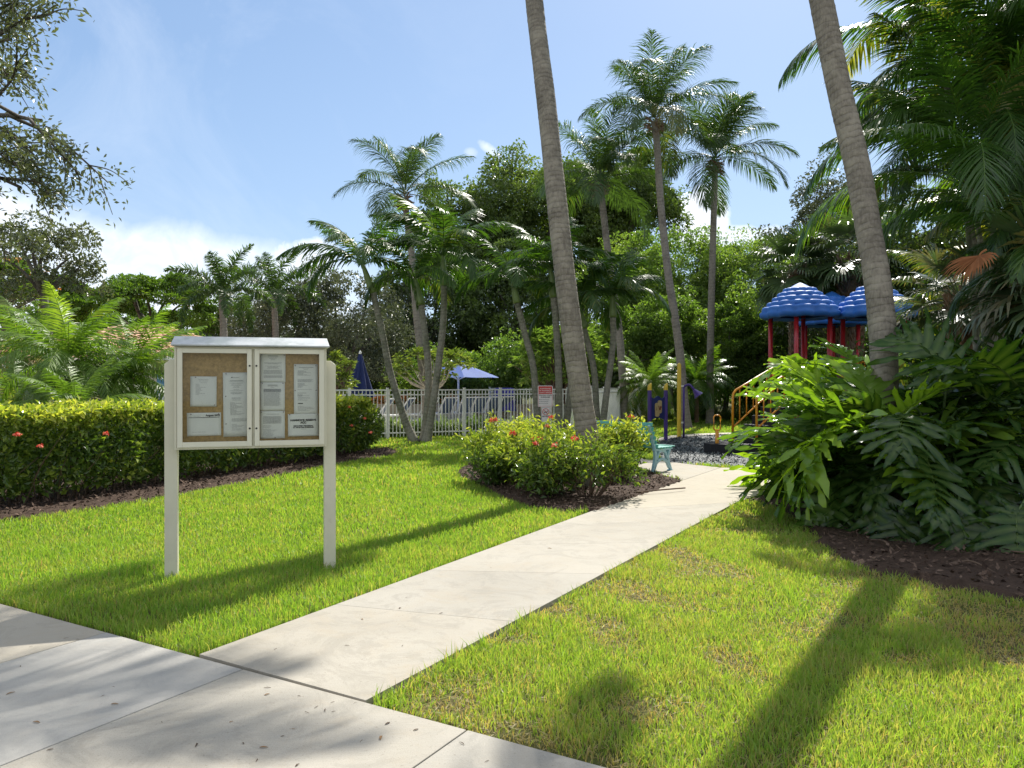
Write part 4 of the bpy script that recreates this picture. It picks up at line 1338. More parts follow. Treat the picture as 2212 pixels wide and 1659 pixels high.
sabal('fan palm with drooping leaves left of the blue scalloped roofs', 1722, 585, 27, 26, 1.05, 81, pet=1.1)
sabal('fan palm with criss-crossed boots on its trunk behind the blue roofs', 1836, 560, 26, 28, 1.1, 82, pet=1.2, trunk=0.33)
sabal('fan palm in deep shade between the leaning trunk and the arching palms', 2075, 640, 15, 24, 0.75, 83, pet=0.8, tint=0.3)

# ------------------------------------------------------------------ hedge and flowering shrubs
def gpt(px, Y, z=0):
    return Vector(((px - CX) / F_PX * Y, Y, z))


def flower_head(g, c, rnd, s=0.05):
    n = 34
    d = randdir(n, rnd); d[:, 2] = np.abs(d[:, 2]) * 0.8
    C = np.array(c)[None] + d * s * 0.7
    dat = np.zeros((n, 3)); dat[:, 0] = rnd.random(n)
    kites(g, C, np.full(n, s * 0.6), np.full(n, s * 0.45), randdir(n, rnd), d, dat, 0.1, 0.1)


rnd = np.random.default_rng(301)
hp = [Vector((-11.5, 7.2, 0)), Vector((-6.9, 9.1, 0)), Vector((-5.35, 11.9, 0)), Vector((-3.7, 16.0, 0)), Vector((-3.25, 17.6, 0))]
hedge = thing('clipped_hedge', 'long clipped hedge with a few red blossoms behind the notice board', 'hedge', (0, 0, 0))
g = Geo()
path = smooth_path(hp, 80)
HP = np.array([list(p) for p in path])
cl = np.concatenate([[0], np.cumsum(np.linalg.norm(np.diff(HP, axis=0), axis=1))])


def along_hedge(u):
    s_ = u * cl[-1]
    p = np.stack([np.interp(s_, cl, HP[:, i]) for i in range(3)], 1)
    q = np.stack([np.interp(np.minimum(s_ + 0.05, cl[-1]), cl, HP[:, i]) for i in range(3)], 1)
    p0 = np.stack([np.interp(np.maximum(s_ - 0.05, 0), cl, HP[:, i]) for i in range(3)], 1)
    t_ = q - p0; t_ /= np.linalg.norm(t_, axis=1)[:, None] + 1e-9
    nn = np.stack([t_[:, 1], -t_[:, 0], np.zeros(len(u))], 1)   # towards the lawn
    return p, t_, nn


HH, HD = 1.22, 1.15      # height, depth
def hedge_leaves(n, zone):
    u = rnd.random(n) ** 1.0
    p, t_, nn = along_hedge(u)
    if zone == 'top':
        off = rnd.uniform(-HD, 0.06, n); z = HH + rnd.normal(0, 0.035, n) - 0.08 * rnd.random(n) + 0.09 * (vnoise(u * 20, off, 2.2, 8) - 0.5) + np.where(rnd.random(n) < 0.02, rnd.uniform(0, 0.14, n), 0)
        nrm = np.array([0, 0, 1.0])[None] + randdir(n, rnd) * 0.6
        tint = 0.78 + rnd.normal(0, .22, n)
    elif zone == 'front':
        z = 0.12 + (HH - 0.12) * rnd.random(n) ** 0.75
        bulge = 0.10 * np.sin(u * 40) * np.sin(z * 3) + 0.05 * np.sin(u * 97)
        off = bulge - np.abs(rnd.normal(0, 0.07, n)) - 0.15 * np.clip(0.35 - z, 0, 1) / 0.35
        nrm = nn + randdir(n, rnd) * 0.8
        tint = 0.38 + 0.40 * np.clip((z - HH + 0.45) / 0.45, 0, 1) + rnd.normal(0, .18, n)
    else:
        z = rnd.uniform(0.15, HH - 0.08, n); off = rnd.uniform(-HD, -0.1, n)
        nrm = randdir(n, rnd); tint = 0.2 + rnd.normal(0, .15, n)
    C = p + nn * off[:, None]; C[:, 2] += z
    D = randdir(n, rnd) * 1.3 + nn * 0.35 + np.array([0, 0, 0.12])
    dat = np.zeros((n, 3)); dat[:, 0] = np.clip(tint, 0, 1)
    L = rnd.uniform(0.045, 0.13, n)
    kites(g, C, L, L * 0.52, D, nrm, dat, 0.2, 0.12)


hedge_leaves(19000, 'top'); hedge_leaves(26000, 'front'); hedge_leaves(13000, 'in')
# rounded end facing the gap
n = 3200
d = randdir(n, rnd); e = path[-1]
C = np.array([e.x - 0.35, e.y, 0.65])[None] + d * np.array([0.62, 0.5, 0.6]) * rnd.uniform(0.8, 1.02, n)[:, None]
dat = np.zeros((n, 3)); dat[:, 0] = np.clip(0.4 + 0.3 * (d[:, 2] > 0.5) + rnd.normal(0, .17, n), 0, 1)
kites(g, C, rnd.uniform(0.06, 0.12, n), rnd.uniform(0.03, 0.055, n), d + randdir(n, rnd), d + randdir(n, rnd) * 0.7, dat, 0.2, 0.1)
g.build('foliage', M_IXORA, hedge)
g = Geo()
for i in range(420):
    p, t_, nn = along_hedge(np.array([rnd.random()]))
    b0 = Vector(p[0] + nn[0] * rnd.uniform(-0.9, -0.15)); 
    e = b0 + Vector(nn[0] * rnd.uniform(-0.1, 0.35)) + Vector((rnd.normal(0, .2), rnd.normal(0, .2), rnd.uniform(0.5, 1.1)))
    g.tube([b0, b0.lerp(e, 0.5) + Vector((rnd.normal(0, .04), rnd.normal(0, .04), 0.03)), e], [0.009, 0.006, 0.003], 4, False)
g.build('stems', M_TWIG, hedge)
for (px, py, Y) in ((38, 940, 9.0), (86, 965, 9.1), (228, 938, 9.75), (853, 1000, 0), (872, 1000, 0), (388, 888, 11.4), (505, 1010, 0), (755, 880, 16.2), (788, 905, 16.4), (760, 920, 16.1), (800, 935, 16.8)):
    if not Y: continue
    g = Geo(); flower_head(g, P(px, py, Y), rnd, 0.045)
    g.build('blossom', M_FLOWER, hedge)


def shrub(label, px, Y, w_, h, seed, nleaf, group='ixora shrubs in the bed beside the path', nfl=4, tint=0.68, low=0.30, dx=0, L=0.092):
    """open multi-stemmed flowering shrub"""
    rnd = np.random.default_rng(seed)
    base = gpt(px, Y)
    t = thing('flowering_shrub', label, 'shrub', base, 0, group)
    gs, gl = Geo(), Geo()
    tips = []
    ns = int(15 * w_ / 0.8) + 8
    for i in range(ns):
        a = rnd.uniform(0, 2 * math.pi); rr = w_ * math.sqrt(rnd.random())
        e = Vector((math.cos(a) * rr, math.sin(a) * rr, h * rnd.uniform(0.55, 0.98) * (1 - 0.25 * (rr / w_) ** 2)))
        b0 = Vector((math.cos(a) * rr * 0.25, math.sin(a) * rr * 0.25, 0))
        m_ = b0.lerp(e, 0.45) + Vector((rnd.normal(0, .04), rnd.normal(0, .04), 0.02))
        gs.tube(smooth_path([b0, m_, e], 6), np.linspace(0.013, 0.004, 7), 5, False)
        tips.append(e)
        for q in range(4):
            f = rnd.uniform(0.45, 0.95)
            p = m_.lerp(e, (f - 0.45) / 0.55)
            e2 = p + Vector((rnd.normal(0, .12), rnd.normal(0, .12), rnd.uniform(0.02, 0.2)))
            gs.tube([p, e2], [0.005, 0.002], 4, False); tips.append(e2)
    per = max(6, int(nleaf * 0.75) // len(tips))
    for e in tips:
        n = per
        tt = rnd.uniform(-1, 0.25, n)
        C = np.array(e)[None] + rnd.normal(0, 0.065, (n, 3)) + np.stack([np.zeros(n), np.zeros(n), tt * 0.16], 1)
        C[:, 2] = np.maximum(C[:, 2], 0.06)
        out_ = C - np.array([0, 0, h * 0.45]); out_ /= np.linalg.norm(out_, axis=1)[:, None]
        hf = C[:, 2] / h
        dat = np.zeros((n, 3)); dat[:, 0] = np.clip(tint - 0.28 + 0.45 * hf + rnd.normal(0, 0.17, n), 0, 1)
        ln = L * rnd.uniform(0.55, 1.35, n)
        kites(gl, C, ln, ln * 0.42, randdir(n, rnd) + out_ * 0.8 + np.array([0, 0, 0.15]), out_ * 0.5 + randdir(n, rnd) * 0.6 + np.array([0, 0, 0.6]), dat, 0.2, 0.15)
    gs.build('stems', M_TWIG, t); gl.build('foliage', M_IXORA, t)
    cand = sorted(tips, key=lambda e: -(e.z - 0.35 * e.y))
    for i in range(nfl):
        g = Geo(); flower_head(g, cand[i * 2 % len(cand)] + Vector((0, -0.02, 0.03)), rnd, rnd.uniform(0.045, 0.07))
        g.build('blossom', M_FLOWER, t)
    return t


shrub('flowering shrub farthest left in the bed, its red heads on top', 1085, 12.6, 0.55, 1.02, 311, 3600, nfl=2)
shrub('broad flowering shrub with orange-red heads in front of the red and white sign', 1165, 11.7, 0.62, 1.0, 312, 4600, nfl=4)
shrub('flowering shrub filling the back of the bed under the signs', 1150, 13.6, 0.6, 0.98, 313, 3200, nfl=2)
shrub('bare-legged shrub with pale stems nearest the path corner', 1272, 10.75, 0.55, 0.98, 314, 3000, nfl=1, tint=0.5, L=0.082)
shrub('low shrub at the front edge of the bed by the lawn', 1190, 10.9, 0.45, 0.72, 315, 2300, nfl=1, tint=0.45)
shrub('flowering shrub at the foot of the thick ringed palm trunk', 1262, 12.9, 0.6, 0.95, 316, 3200, nfl=2)
shrub('flowering shrub with a bright red head beside the teal bench', 1343, 12.9, 0.42, 0.92, 317, 3600, nfl=1, tint=0.62)
shrub('shrub tucked against the near end of the teal bench', 1366, 14.2, 0.30, 0.85, 318, 1800, nfl=0, tint=0.55)
shrub('dark low shrub in the shadow at the far tip of the bed', 1065, 11.9, 0.30, 0.50, 319, 1500, nfl=0, tint=0.25)

# ------------------------------------------------------------------ philodendrons with big cut leaves
def philo_leaf(L, Wd, rnd, tint=0.5, nl=8, cup=0.25, droop=0.9):
    """one deeply cut leaf blade; midrib along +x from the petiole"""
    g = Geo()
    m_ = 14
    s = np.linspace(0, 1, m_)
    ang = -droop * s ** 1.3
    dx, dz = np.cos(ang), np.sin(ang)
    X = np.concatenate([[0], np.cumsum((dx[:-1] + dx[1:]) / 2)]) * L / (m_ - 1)
    Z = np.concatenate([[0], np.cumsum((dz[:-1] + dz[1:]) / 2)]) * L / (m_ - 1)
    mid = lambda u: np.array([np.interp(u, s, X), 0, np.interp(u, s, Z)])
    tan = lambda u: np.array([np.cos(-droop * u ** 1.3), 0, np.sin(-droop * u ** 1.3)])
    tube = np.stack([X, np.zeros(m_), Z - 0.002], 1)
    g.tube(tube, np.linspace(0.008, 0.002, m_) * L / 0.6, 5, False, dat=(tint, 0, 1.0))
    for sd in (-1, 1):
        for i in range(-2, nl):
            f = (i + 0.5) / nl
            if i < 0:
                u, a = 0.01 + 0.02 * (i + 2), math.radians(148 if i == -2 else 116)
                ln = Wd * (0.46 if i == -2 else 0.66)
            else:
                u = 0.03 + 0.93 * f
                a = math.radians(86 - 56 * f + rnd.normal(0, 4))
                ln = Wd * (0.66 + 0.48 * math.sin(math.pi * min(1, f * 1.1 + 0.12))) * (1 - 0.40 * f ** 2.2)
            ln *= rnd.uniform(0.80, 1.15)
            T = tan(max(u, 0)); up = np.array([-T[2], 0, T[0]])
            D = T * math.cos(a) + np.array([0, sd, 0]) * math.sin(a) * math.cos(cup) + up * math.sin(a) * math.sin(cup)
            Wv = np.cross(D, up); Wv = Wv / np.linalg.norm(Wv)
            B0 = mid(u)
            q = np.array([0, 0.22, 0.42, 0.55, 0.66, 0.76, 0.88, 1.0])
            n = len(q)
            half = (L * 0.93 / nl) * 0.5 * 1.12
            wide = rnd.uniform(0.85, 1.2)
            pa = half * np.array([1.0, 0.98, 0.74, 0.52, 0.74 * wide, 0.50, 0.50 * wide, 0.08]) * rnd.uniform(0.92, 1.08, n)
            pb = half * np.array([1.0, 0.98, 0.78, 0.66 * wide, 0.46, 0.64 * wide, 0.36, 0.08]) * rnd.uniform(0.92, 1.08, n)
            c = B0[None] + D[None] * (q * ln)[:, None]
            c[:, 2] -= (q ** 2) * ln * rnd.uniform(0.08, 0.55)
            c += T[None] * (q ** 1.5 * ln * 0.12)[:, None]
            wav = np.sin(q * 8 + rnd.uniform(0, 6)) * 0.016 * L / 0.6
            a_ = c + Wv[None] * pa[:, None] + up[None] * (0.16 * pa + wav)[:, None]
            b_ = c - Wv[None] * pb[:, None] + up[None] * (0.16 * pb - wav)[:, None]
            V = np.stack([a_, c, b_], 1).reshape(-1, 3)
            k_ = np.arange(n - 1)[:, None] * 3
            Fc = np.concatenate([np.concatenate([k_, k_ + 1, k_ + 4, k_ + 3], 1), np.concatenate([k_ + 1, k_ + 2, k_ + 5, k_ + 4], 1)])
            dat = np.zeros((n * 3, 3)); dat[:, 0] = tint; dat[1::3, 2] = 0.8 * (1 - q * 0.6)
            g.add(V, Fc, dat)
    return g


PL = []
rndp = np.random.default_rng(401)
for q in range(9):
    gg = philo_leaf(0.64 + 0.06 * (q % 3), 0.47 + 0.04 * (q % 2), rndp, tint=(0.2, 0.42, 0.55, 0.85, 0.3, 0.75, 0.5, 0.95, 0.22)[q], nl=7 + q % 3, cup=(0.08, 0.22, 0.38)[q % 3], droop=(0.7, 1.2, 0.4)[q % 3])  # brighter blade tints put sunlight into the leaf colour
    o_ = gg.build('leaf', M_PHILO, None, smooth=True)
    PL.append(o_.data); bpy.data.objects.remove(o_)


def philo(label, base, leaves, seed, stem_h=0.5):
    """leaves: (tip world point, size, mesh index) placed on arching petioles from the crown of a short stem"""
    rnd = np.random.default_rng(seed)
    base = Vector(base)
    t = thing('philodendron', label, 'large-leaved plant', base, 0, 'philodendrons in the bed right of the path')
    g = Geo()
    lean = Vector((rnd.normal(0, .15), rnd.normal(0, .15), stem_h))
    g.tube(smooth_path([Vector((0, 0, -0.05)), lean * 0.5 + Vector((0.05, 0, 0)), lean], 14), np.linspace(0.075, 0.085, 15) * (1 + 0.1 * np.sin(np.arange(15) * 2.2)), 12, True, along=True)
    g.build('trunk', M_BOOTS, t)
    for (p, size, mi, az, pitch, roll) in leaves:
        p = Vector(p) - base
        a = lean + Vector((rnd.normal(0, .04), rnd.normal(0, .04), rnd.uniform(-0.05, 0.05)))
        mid_ = a.lerp(p, 0.55) + Vector((0, 0, 0.14 + 0.1 * (p - a).length))
        g = Geo()
        g.tube(smooth_path([a, mid_, p], 12), np.linspace(0.017, 0.009, 13), 7, False)
        st = g.build('leaf_stalk', M_STEM, t, smooth=True)
        o = bpy.data.objects.new('leaf', PL[mi % len(PL)])
        COL.objects.link(o); o.parent = t
        o.location = p
        o.scale = (size, size, size)
        o.rotation_euler = (Matrix.Rotation(az, 3, 'Z') @ Matrix.Rotation(-pitch, 3, 'Y') @ Matrix.Rotation(roll, 3, 'X')).to_euler()
    return t


def auto_leaves(base, n, rad, zlo, zhi, seed, s=1.0, azc=None, spread=math.pi, tints=None):
    r = np.random.default_rng(seed)
    out_ = []
    for i in range(n):
        az = (azc if azc is not None else 0) + (r.uniform(-spread, spread) if azc is not None else GOLD * i)
        f = (i + 0.5) / n
        rr = rad * (0.35 + 0.65 * f) * r.uniform(0.8, 1.1)
        z = zhi + (zlo - zhi) * f ** 1.2 + r.normal(0, 0.05)
        p = (base[0] + math.cos(az) * rr, base[1] + math.sin(az) * rr, z)
        pitch = math.radians(55 - 75 * f + r.normal(0, 12))
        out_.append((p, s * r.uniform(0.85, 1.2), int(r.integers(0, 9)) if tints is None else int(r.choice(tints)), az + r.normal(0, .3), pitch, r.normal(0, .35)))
    return out_


def PW(px, py, Y): return tuple(P(px, py, Y))


A = math.radians
# plant nearest the playground: sun put into its lighter leaf tints, leaning over the path
b1 = tuple(gpt(1838, 11.2))
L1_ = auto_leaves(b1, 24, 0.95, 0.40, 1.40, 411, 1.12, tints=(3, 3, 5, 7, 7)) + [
    (PW(1785, 790, 10.6), 1.4, 3, A(185), A(10), 0.2), (PW(1815, 880, 10.3), 1.2, 7, A(195), A(-5), -0.1), (PW(1800, 950, 10.4), 1.1, 5, A(190), A(-25), 0.3),
    (PW(1800, 830, 10.8), 1.1, 7, A(130), A(50), 0), (PW(1845, 800, 11.0), 0.9, 3, A(100), A(60), 0.2), (PW(1790, 1020, 10.3), 0.9, 1, A(200), A(-60), 0)]
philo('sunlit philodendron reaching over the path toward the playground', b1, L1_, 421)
b2 = tuple(gpt(1880, 9.15))
L2_ = auto_leaves(b2, 22, 0.95, 0.40, 1.20, 412, 1.12, tints=(1, 6, 2, 5, 4)) + [
    (PW(1838, 912, 8.7), 1.45, 7, A(205), A(-12), 0.35), (PW(1900, 880, 8.9), 1.1, 5, A(95), A(45), 0.1), (PW(1850, 985, 8.8), 1.1, 4, A(230), A(-45), 0), (PW(1800, 1040, 8.9), 1.0, 1, A(215), A(-60), 0)]
L2_ += [(PW(1790, 1050, 8.6), 1.0, 6, A(215), A(-65), 0.3), (PW(1850, 1090, 8.5), 0.9, 0, A(265), A(-50), -0.3), (PW(1800, 940, 8.9), 1.25, 7, A(190), A(-12), 0.3), (PW(1870, 930, 8.6), 1.2, 5, A(150), A(30), 0.2)]
philo('philodendron with one big backlit yellow-green leaf pointing left', b2, L2_, 422)
b3 = tuple(gpt(2010, 8.9))
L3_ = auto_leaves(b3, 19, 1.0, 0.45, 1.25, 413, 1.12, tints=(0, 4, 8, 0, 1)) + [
    (PW(2060, 800, 8.6), 1.25, 4, A(150), A(50), -0.9), (PW(2070, 1120, 7.6), 1.1, 8, A(262), A(-60), 0), (PW(1950, 900, 8.0), 1.15, 0, A(240), A(-10), 0), (PW(2120, 890, 8.2), 1.2, 4, A(330), A(-5), 0)]
L3_ += [(PW(1900, 1060, 8.0), 1.15, 0, A(225), A(-62), 0.3), (PW(2000, 985, 7.9), 1.2, 8, A(255), A(-30), -0.4), (PW(2150, 1040, 7.8), 1.2, 4, A(300), A(-65), 0.3), (PW(2075, 1105, 7.4), 0.95, 8, A(262), A(-66), 0.1), (PW(1960, 1120, 7.7), 0.85, 0, A(240), A(-66), -0.2)]
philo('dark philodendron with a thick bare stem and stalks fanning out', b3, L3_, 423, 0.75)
b4 = tuple(gpt(2160, 9.9))
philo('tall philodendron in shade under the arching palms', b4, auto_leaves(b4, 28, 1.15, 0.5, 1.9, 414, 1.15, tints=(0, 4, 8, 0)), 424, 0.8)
b5 = tuple(gpt(2290, 8.2))
philo('philodendron cut by the right edge of the photo', b5, auto_leaves(b5, 22, 1.05, 0.35, 1.75, 415, 1.15, tints=(0, 4, 8, 0)) + [(PW(2195, 1110, 7.2), 1.1, 4, A(240), A(-45), 0)], 425, 0.7)
b6 = tuple(gpt(1960, 11.8))
philo('philodendron behind the leaning palm trunk', b6, auto_leaves(b6, 15, 0.9, 0.45, 1.35, 416, 1.1, tints=(0, 1, 4, 6)), 426, 0.6)
b7 = tuple(gpt(1835, 9.2))
philo('low philodendron trailing over the corner of the path', b7, auto_leaves(b7, 12, 0.5, 0.28, 0.80, 417, 1.0, tints=(0, 1, 4, 6)), 427, 0.25)

# ------------------------------------------------------------------ arching palms upper right
def areca(label, base, stems, seed, L=2.4, tint=0.4, nf=9, cat='palm tree', dead=False):
    rnd = np.random.default_rng(seed)
    base = Vector(base)
    t = thing('areca_palm', label, cat, base, 0, 'arching areca palms over the philodendrons')
    g, gc = Geo(), Geo()
    for (dx, dy, h) in stems:
        b0 = Vector((dx * 0.25, dy * 0.25, 0)); tp = Vector((dx, dy, h))
        m_ = b0.lerp(tp, 0.5) + Vector((-dx * 0.12, -dy * 0.12, 0))
        g.tube(smooth_path([b0, m_, tp], 20), np.linspace(0.055, 0.04, 21) * (1 + 0.06 * np.where(np.arange(21) % 2, 1, 0)), 8, True, along=True)
        g.tube([tp, tp + Vector((0, 0, 0.55))], [0.05, 0.035], 8, True, mat=1)
        a0 = rnd.uniform(0, 6)
        for i in range(nf):
            f = i / (nf - 1)
            frond(gc, tp + Vector((0, 0, 0.45)), a0 + GOLD * i, math.radians(82 - 50 * f) + rnd.normal(0, .06), L * rnd.uniform(0.85, 1.1), (1.0 + 1.1 * f) * rnd.uniform(0.85, 1.15), 84, L * 0.25, L * 0.0090, rnd,
                  petiole=0.2, hang=0.5, vee=22, a0=62, a1=28, tint=float(np.clip(tint + rnd.normal(0, .18), 0, 1)), curl=1.15, twist=rnd.normal(0, 0.3), rach=0.013)
    g.build('trunk', [M_PALM2, M_SHAFT], t, smooth=True)
    gc.build('crown', M_ARECA, t)
    return t


areca('tallest arching palm, its leaves filling the top corner of the sky', (8.3, 12.8, 0), [(-0.7, -0.3, 6.0), (0.3, 0.2, 7.0), (-0.3, 0.7, 5.2), (0.7, -0.4, 6.0), (-1.1, 0.1, 6.8), (0.0, -0.6, 5.0), (1.0, 0.2, 6.6)], 431, L=3.1, nf=11, tint=0.4)
areca('arching palm with long leaves crossing the leaning trunk', (7.0, 11.4, 0), [(-0.35, -0.1, 4.0), (0.3, 0.3, 4.8), (0.0, -0.5, 3.4)], 432, L=2.8, tint=0.5, nf=11)
areca('lower arching palm with a bright yellow-green leaf above the philodendrons', (7.1, 9.8, 0), [(-0.2, -0.2, 2.5), (0.3, 0.3, 3.1), (0.6, -0.3, 2.4)], 433, L=2.0, tint=0.45)
areca('arching palm standing behind the others in deep shade', (9.9, 14.0, 0), [(-0.3, 0, 3.9), (0.5, 0.2, 4.7), (-1.0, 0.3, 4.3), (0, .8, 5.5)], 434, L=2.6, tint=0.3)
areca('thin arching palm between the fan palm and the tall arching palms', (10.4, 16.5, 0), [(-0.5, 0, 2.6), (0.4, 0.2, 3.4), (-0.2, 0.5, 2.0)], 435, L=2.2, tint=0.35)
t = thing('dead_palm_leaf', 'rust-orange dead palm leaf hanging among the green ones', 'dead leaf', P(2130, 540, 8.6), 0)
g = Geo(); rr_ = np.random.default_rng(9)
fan_leaf(g, (0, 0, 0), A(200), A(-25), 0.12, 0.42, rr_, nseg=26, spread=150, tint=0.5, droop=0.4)
g.build('blade', M_DEAD, t)
# shaggy dark fan palm low on the right
t = sabal('shaggy dark fan palm against the right edge of the photo', 2290, 600, 9.2, 24, 0.8, 84, boot=True, pet=0.6, tint=0.42, trunk=0.16)

# ------------------------------------------------------------------ live oak reaching in from the upper left
rnd = np.random.default_rng(501)
ob = Vector((-7.9, 8.6, 0))
oak = thing('live_oak', 'live oak whose small-leaved branches hang in from the top left corner', 'tree', ob)
g, gl = Geo(), Geo()
g.tube(smooth_path([Vector((0, 0, -0.1)), Vector((0.2, 0, 2.2)), Vector((0.1, 0.2, 4.2))], 12), np.linspace(0.34, 0.24, 13), 14, True, along=True)


def limb(p0, p1, r0, depth):
    p0, p1 = Vector(p0), Vector(p1)
    L = (p1 - p0).length
    m_ = p0.lerp(p1, 0.5) + Vector((rnd.normal(0, .08), rnd.normal(0, .08), 0.10)) * L
    pts = smooth_path([p0, m_, p1], 10)
    g.tube(pts, np.linspace(r0, r0 * 0.35, 11), 6 if depth > 1 else 8, False, along=True)
    if depth >= 3:
        n = 34
        pa = np.array([list(p) for p in pts])
        ii = rnd.integers(2, len(pts), n)
        C = pa[ii] + rnd.normal(0, 0.07, (n, 3))
        dat = np.zeros((n, 3)); dat[:, 0] = np.clip(rnd.normal(0.5, 0.2, n), 0, 1)
        D = randdir(n, rnd) + np.array((p1 - p0).normalized()) * 0.7
        kites(gl, C, rnd.uniform(0.05, 0.09, n), rnd.uniform(0.022, 0.036, n), D, randdir(n, rnd) * 0.7 + np.array([0, 0, 0.6]), dat, 0.15, 0.1)
        return
    nb = (5, 7, 8)[depth]
    for i in range(nb):
        f = 0.25 + 0.75 * (i + rnd.random()) / nb
        p = pts[min(10, int(f * 10))]
        dr = (p1 - p0).normalized() + Vector((rnd.normal(0, .6), rnd.normal(0, .6), rnd.normal(-0.25, .5)))
        dr.normalize()
        limb(p, p + dr * L * (0.42, 0.34, 0.42)[depth] * rnd.uniform(0.7, 1.15), r0 * 0.45, depth + 1)


for tgt in ((150, 60, 8.2), (215, 235, 8.0), (120, 330, 8.2), (170, 380, 8.4), (60, 470, 8.6), (40, 180, 7.6), (60, -60, 8.0), (-60, 300, 8.0), (0, 420, 8.2), (90, 150, 8.8)):
    p1 = P(tgt[0] - 125, tgt[1] + 25, tgt[2]) - ob
    limb(Vector((0.1, 0.2, 4.2 if tgt[1] > 200 else 4.6)) + Vector((rnd.normal(0, .1), 0, -0.2 * rnd.random())), p1, 0.045, 1)
g.build('trunk', M_BARK, oak, smooth=True)
gl.build('crown', M_OAKLEAF, oak)

# ------------------------------------------------------------------ trees and shrubs beyond
def bgt(name, label, px, Y, topy, R, mat, seed, low_y=None, **kw):
    if Y >= 36:
        Y *= 1.17; R = tuple(q * 1.15 for q in R); kw['L'] = kw.get('L', .16) * 1.1; kw['W'] = kw.get('W', .09) * 1.1
    X = (px - CX) / F_PX * Y
    top = EYE + (HORIZON - topy) / F_PX * Y
    cen = top - R[2]
    return tree(name, label, (X, Y, 0), max(0.8, cen - R[2] * 0.6), cen, R, mat, seed, **kw)


grp = 'trees beyond the pool and playground'
bgt('oak_tree', 'dark oak top standing against the white cloud on the left', 95, 22, 486, (1.6, 1.5, 1.2), M_OAKLEAF, 601, nblob=28, nleaf=6000, L=0.12, W=0.06, low=-0.9, tint=0.4, group=grp, trunk_r=0.12)
bgt('flame_tree', 'orange-flowered flat-topped tree at the left edge', 10, 30, 566, (3.0, 2.6, 1.2), M_POIN, 602, nblob=34, nleaf=16000, L=0.17, W=0.08, tint=0.6, group='flat-topped flowering trees', blossoms=9, layer=True)
bgt('flame_tree', 'flat-topped feathery tree behind the date palms with one orange tuft', 320, 33, 590, (3.6, 3.0, 1.8), M_POIN, 603, nblob=44, nleaf=22000, L=0.17, W=0.08, tint=0.5, group='flat-topped flowering trees', blossoms=2, layer=True)
bgt('broadleaf_tree', 'green tree filling the gap beneath the flat-topped trees', 200, 37, 640, (5.0, 3.0, 2.6), M_LUSH, 604, nblob=44, nleaf=18000, L=0.2, W=0.12, tint=0.4, group=grp)
bgt('silver_leaved_tree', 'grey-green tree above the roof of the cream notice board', 610, 35, 606, (2.6, 2.4, 2.5), M_GREYLEAF, 605, nblob=44, nleaf=20000, L=0.13, W=0.07, tint=0.5, group='grey-green trees behind the notice board', low=-0.7)
bgt('silver_leaved_tree', 'grey-green tree behind the closed blue umbrella', 745, 34, 588, (2.5, 2.2, 2.9), M_GREYLEAF, 606, nblob=46, nleaf=22000, L=0.13, W=0.07, tint=0.55, group='grey-green trees behind the notice board', low=-0.7)
bgt('silver_leaved_tree', 'grey-green tree between the foxtail palms and the board roof', 510, 38, 650, (2.3, 2.0, 2.4), M_GREYLEAF, 607, nblob=34, nleaf=14000, L=0.13, W=0.07, tint=0.35, group='grey-green trees behind the notice board', low=-0.7)
bgt('silver_leaved_tree', 'grey-green tree seen through the clump of three palms', 850, 38, 640, (2.4, 2.2, 2.8), M_GREYLEAF, 608, nblob=34, nleaf=15000, L=0.14, W=0.07, tint=0.25, group='grey-green trees behind the notice board', low=-0.7)
bgt('broadleaf_tree', 'very tall dark tree with its top against the sky left of the coconut palms', 1170, 46, 345, (4.0, 3.6, 4.0), M_DARKLEAF, 611, nblob=54, nleaf=30000, L=0.22, W=0.12, tint=0.6, group=grp, trunk_r=0.3, blobr=0.26)
bgt('broadleaf_tree', 'tall dark tree behind the brown-fibred coconut palm', 1345, 48, 330, (3.4, 3.2, 4.4), M_DARKLEAF, 612, nblob=46, nleaf=24000, L=0.22, W=0.12, tint=0.5, group=grp, trunk_r=0.3, blobr=0.26)
bgt('broadleaf_tree', 'dark tree whose top shows above the clump of three palms', 1010, 44, 405, (3.3, 3.0, 4.4), M_DARKLEAF, 613, nblob=46, nleaf=24000, L=0.2, W=0.11, tint=0.45, group=grp, trunk_r=0.28, blobr=0.26)
bgt('broadleaf_tree', 'deep green tree shading the open blue umbrella', 930, 40, 560, (3.2, 2.8, 3.2), M_DARKLEAF, 614, nblob=44, nleaf=22000, L=0.18, W=0.10, tint=0.4, group=grp, low=-0.8, trunk_r=0.22)
bgt('broadleaf_tree', 'deep green tree behind the upright Christmas palm', 1120, 40, 540, (3.0, 2.8, 3.3), M_DARKLEAF, 615, nblob=44, nleaf=22000, L=0.18, W=0.10, tint=0.45, group=grp, low=-0.8, trunk_r=0.22)
bgt('broadleaf_tree', 'bright green tree between the thick ringed trunk and the tallest coconut palm', 1340, 37, 520, (3.0, 2.6, 2.9), M_LUSH, 616, nblob=70, nleaf=26000, L=0.15, W=0.08, tint=0.55, group=grp, low=-0.6, blobr=0.24)
bgt('broadleaf_tree', 'bright green tree between the two straightest coconut trunks', 1490, 38, 492, (3.2, 2.7, 3.3), M_LUSH, 617, nblob=75, nleaf=28000, L=0.15, W=0.08, tint=0.5, group=grp, low=-0.6, blobr=0.24)
bgt('broadleaf_tree', 'bright green tree left of the blue scalloped roofs', 1635, 37, 512, (3.0, 2.6, 3.1), M_LUSH, 618, nblob=70, nleaf=26000, L=0.15, W=0.08, tint=0.6, group=grp, low=-0.6, blobr=0.24)
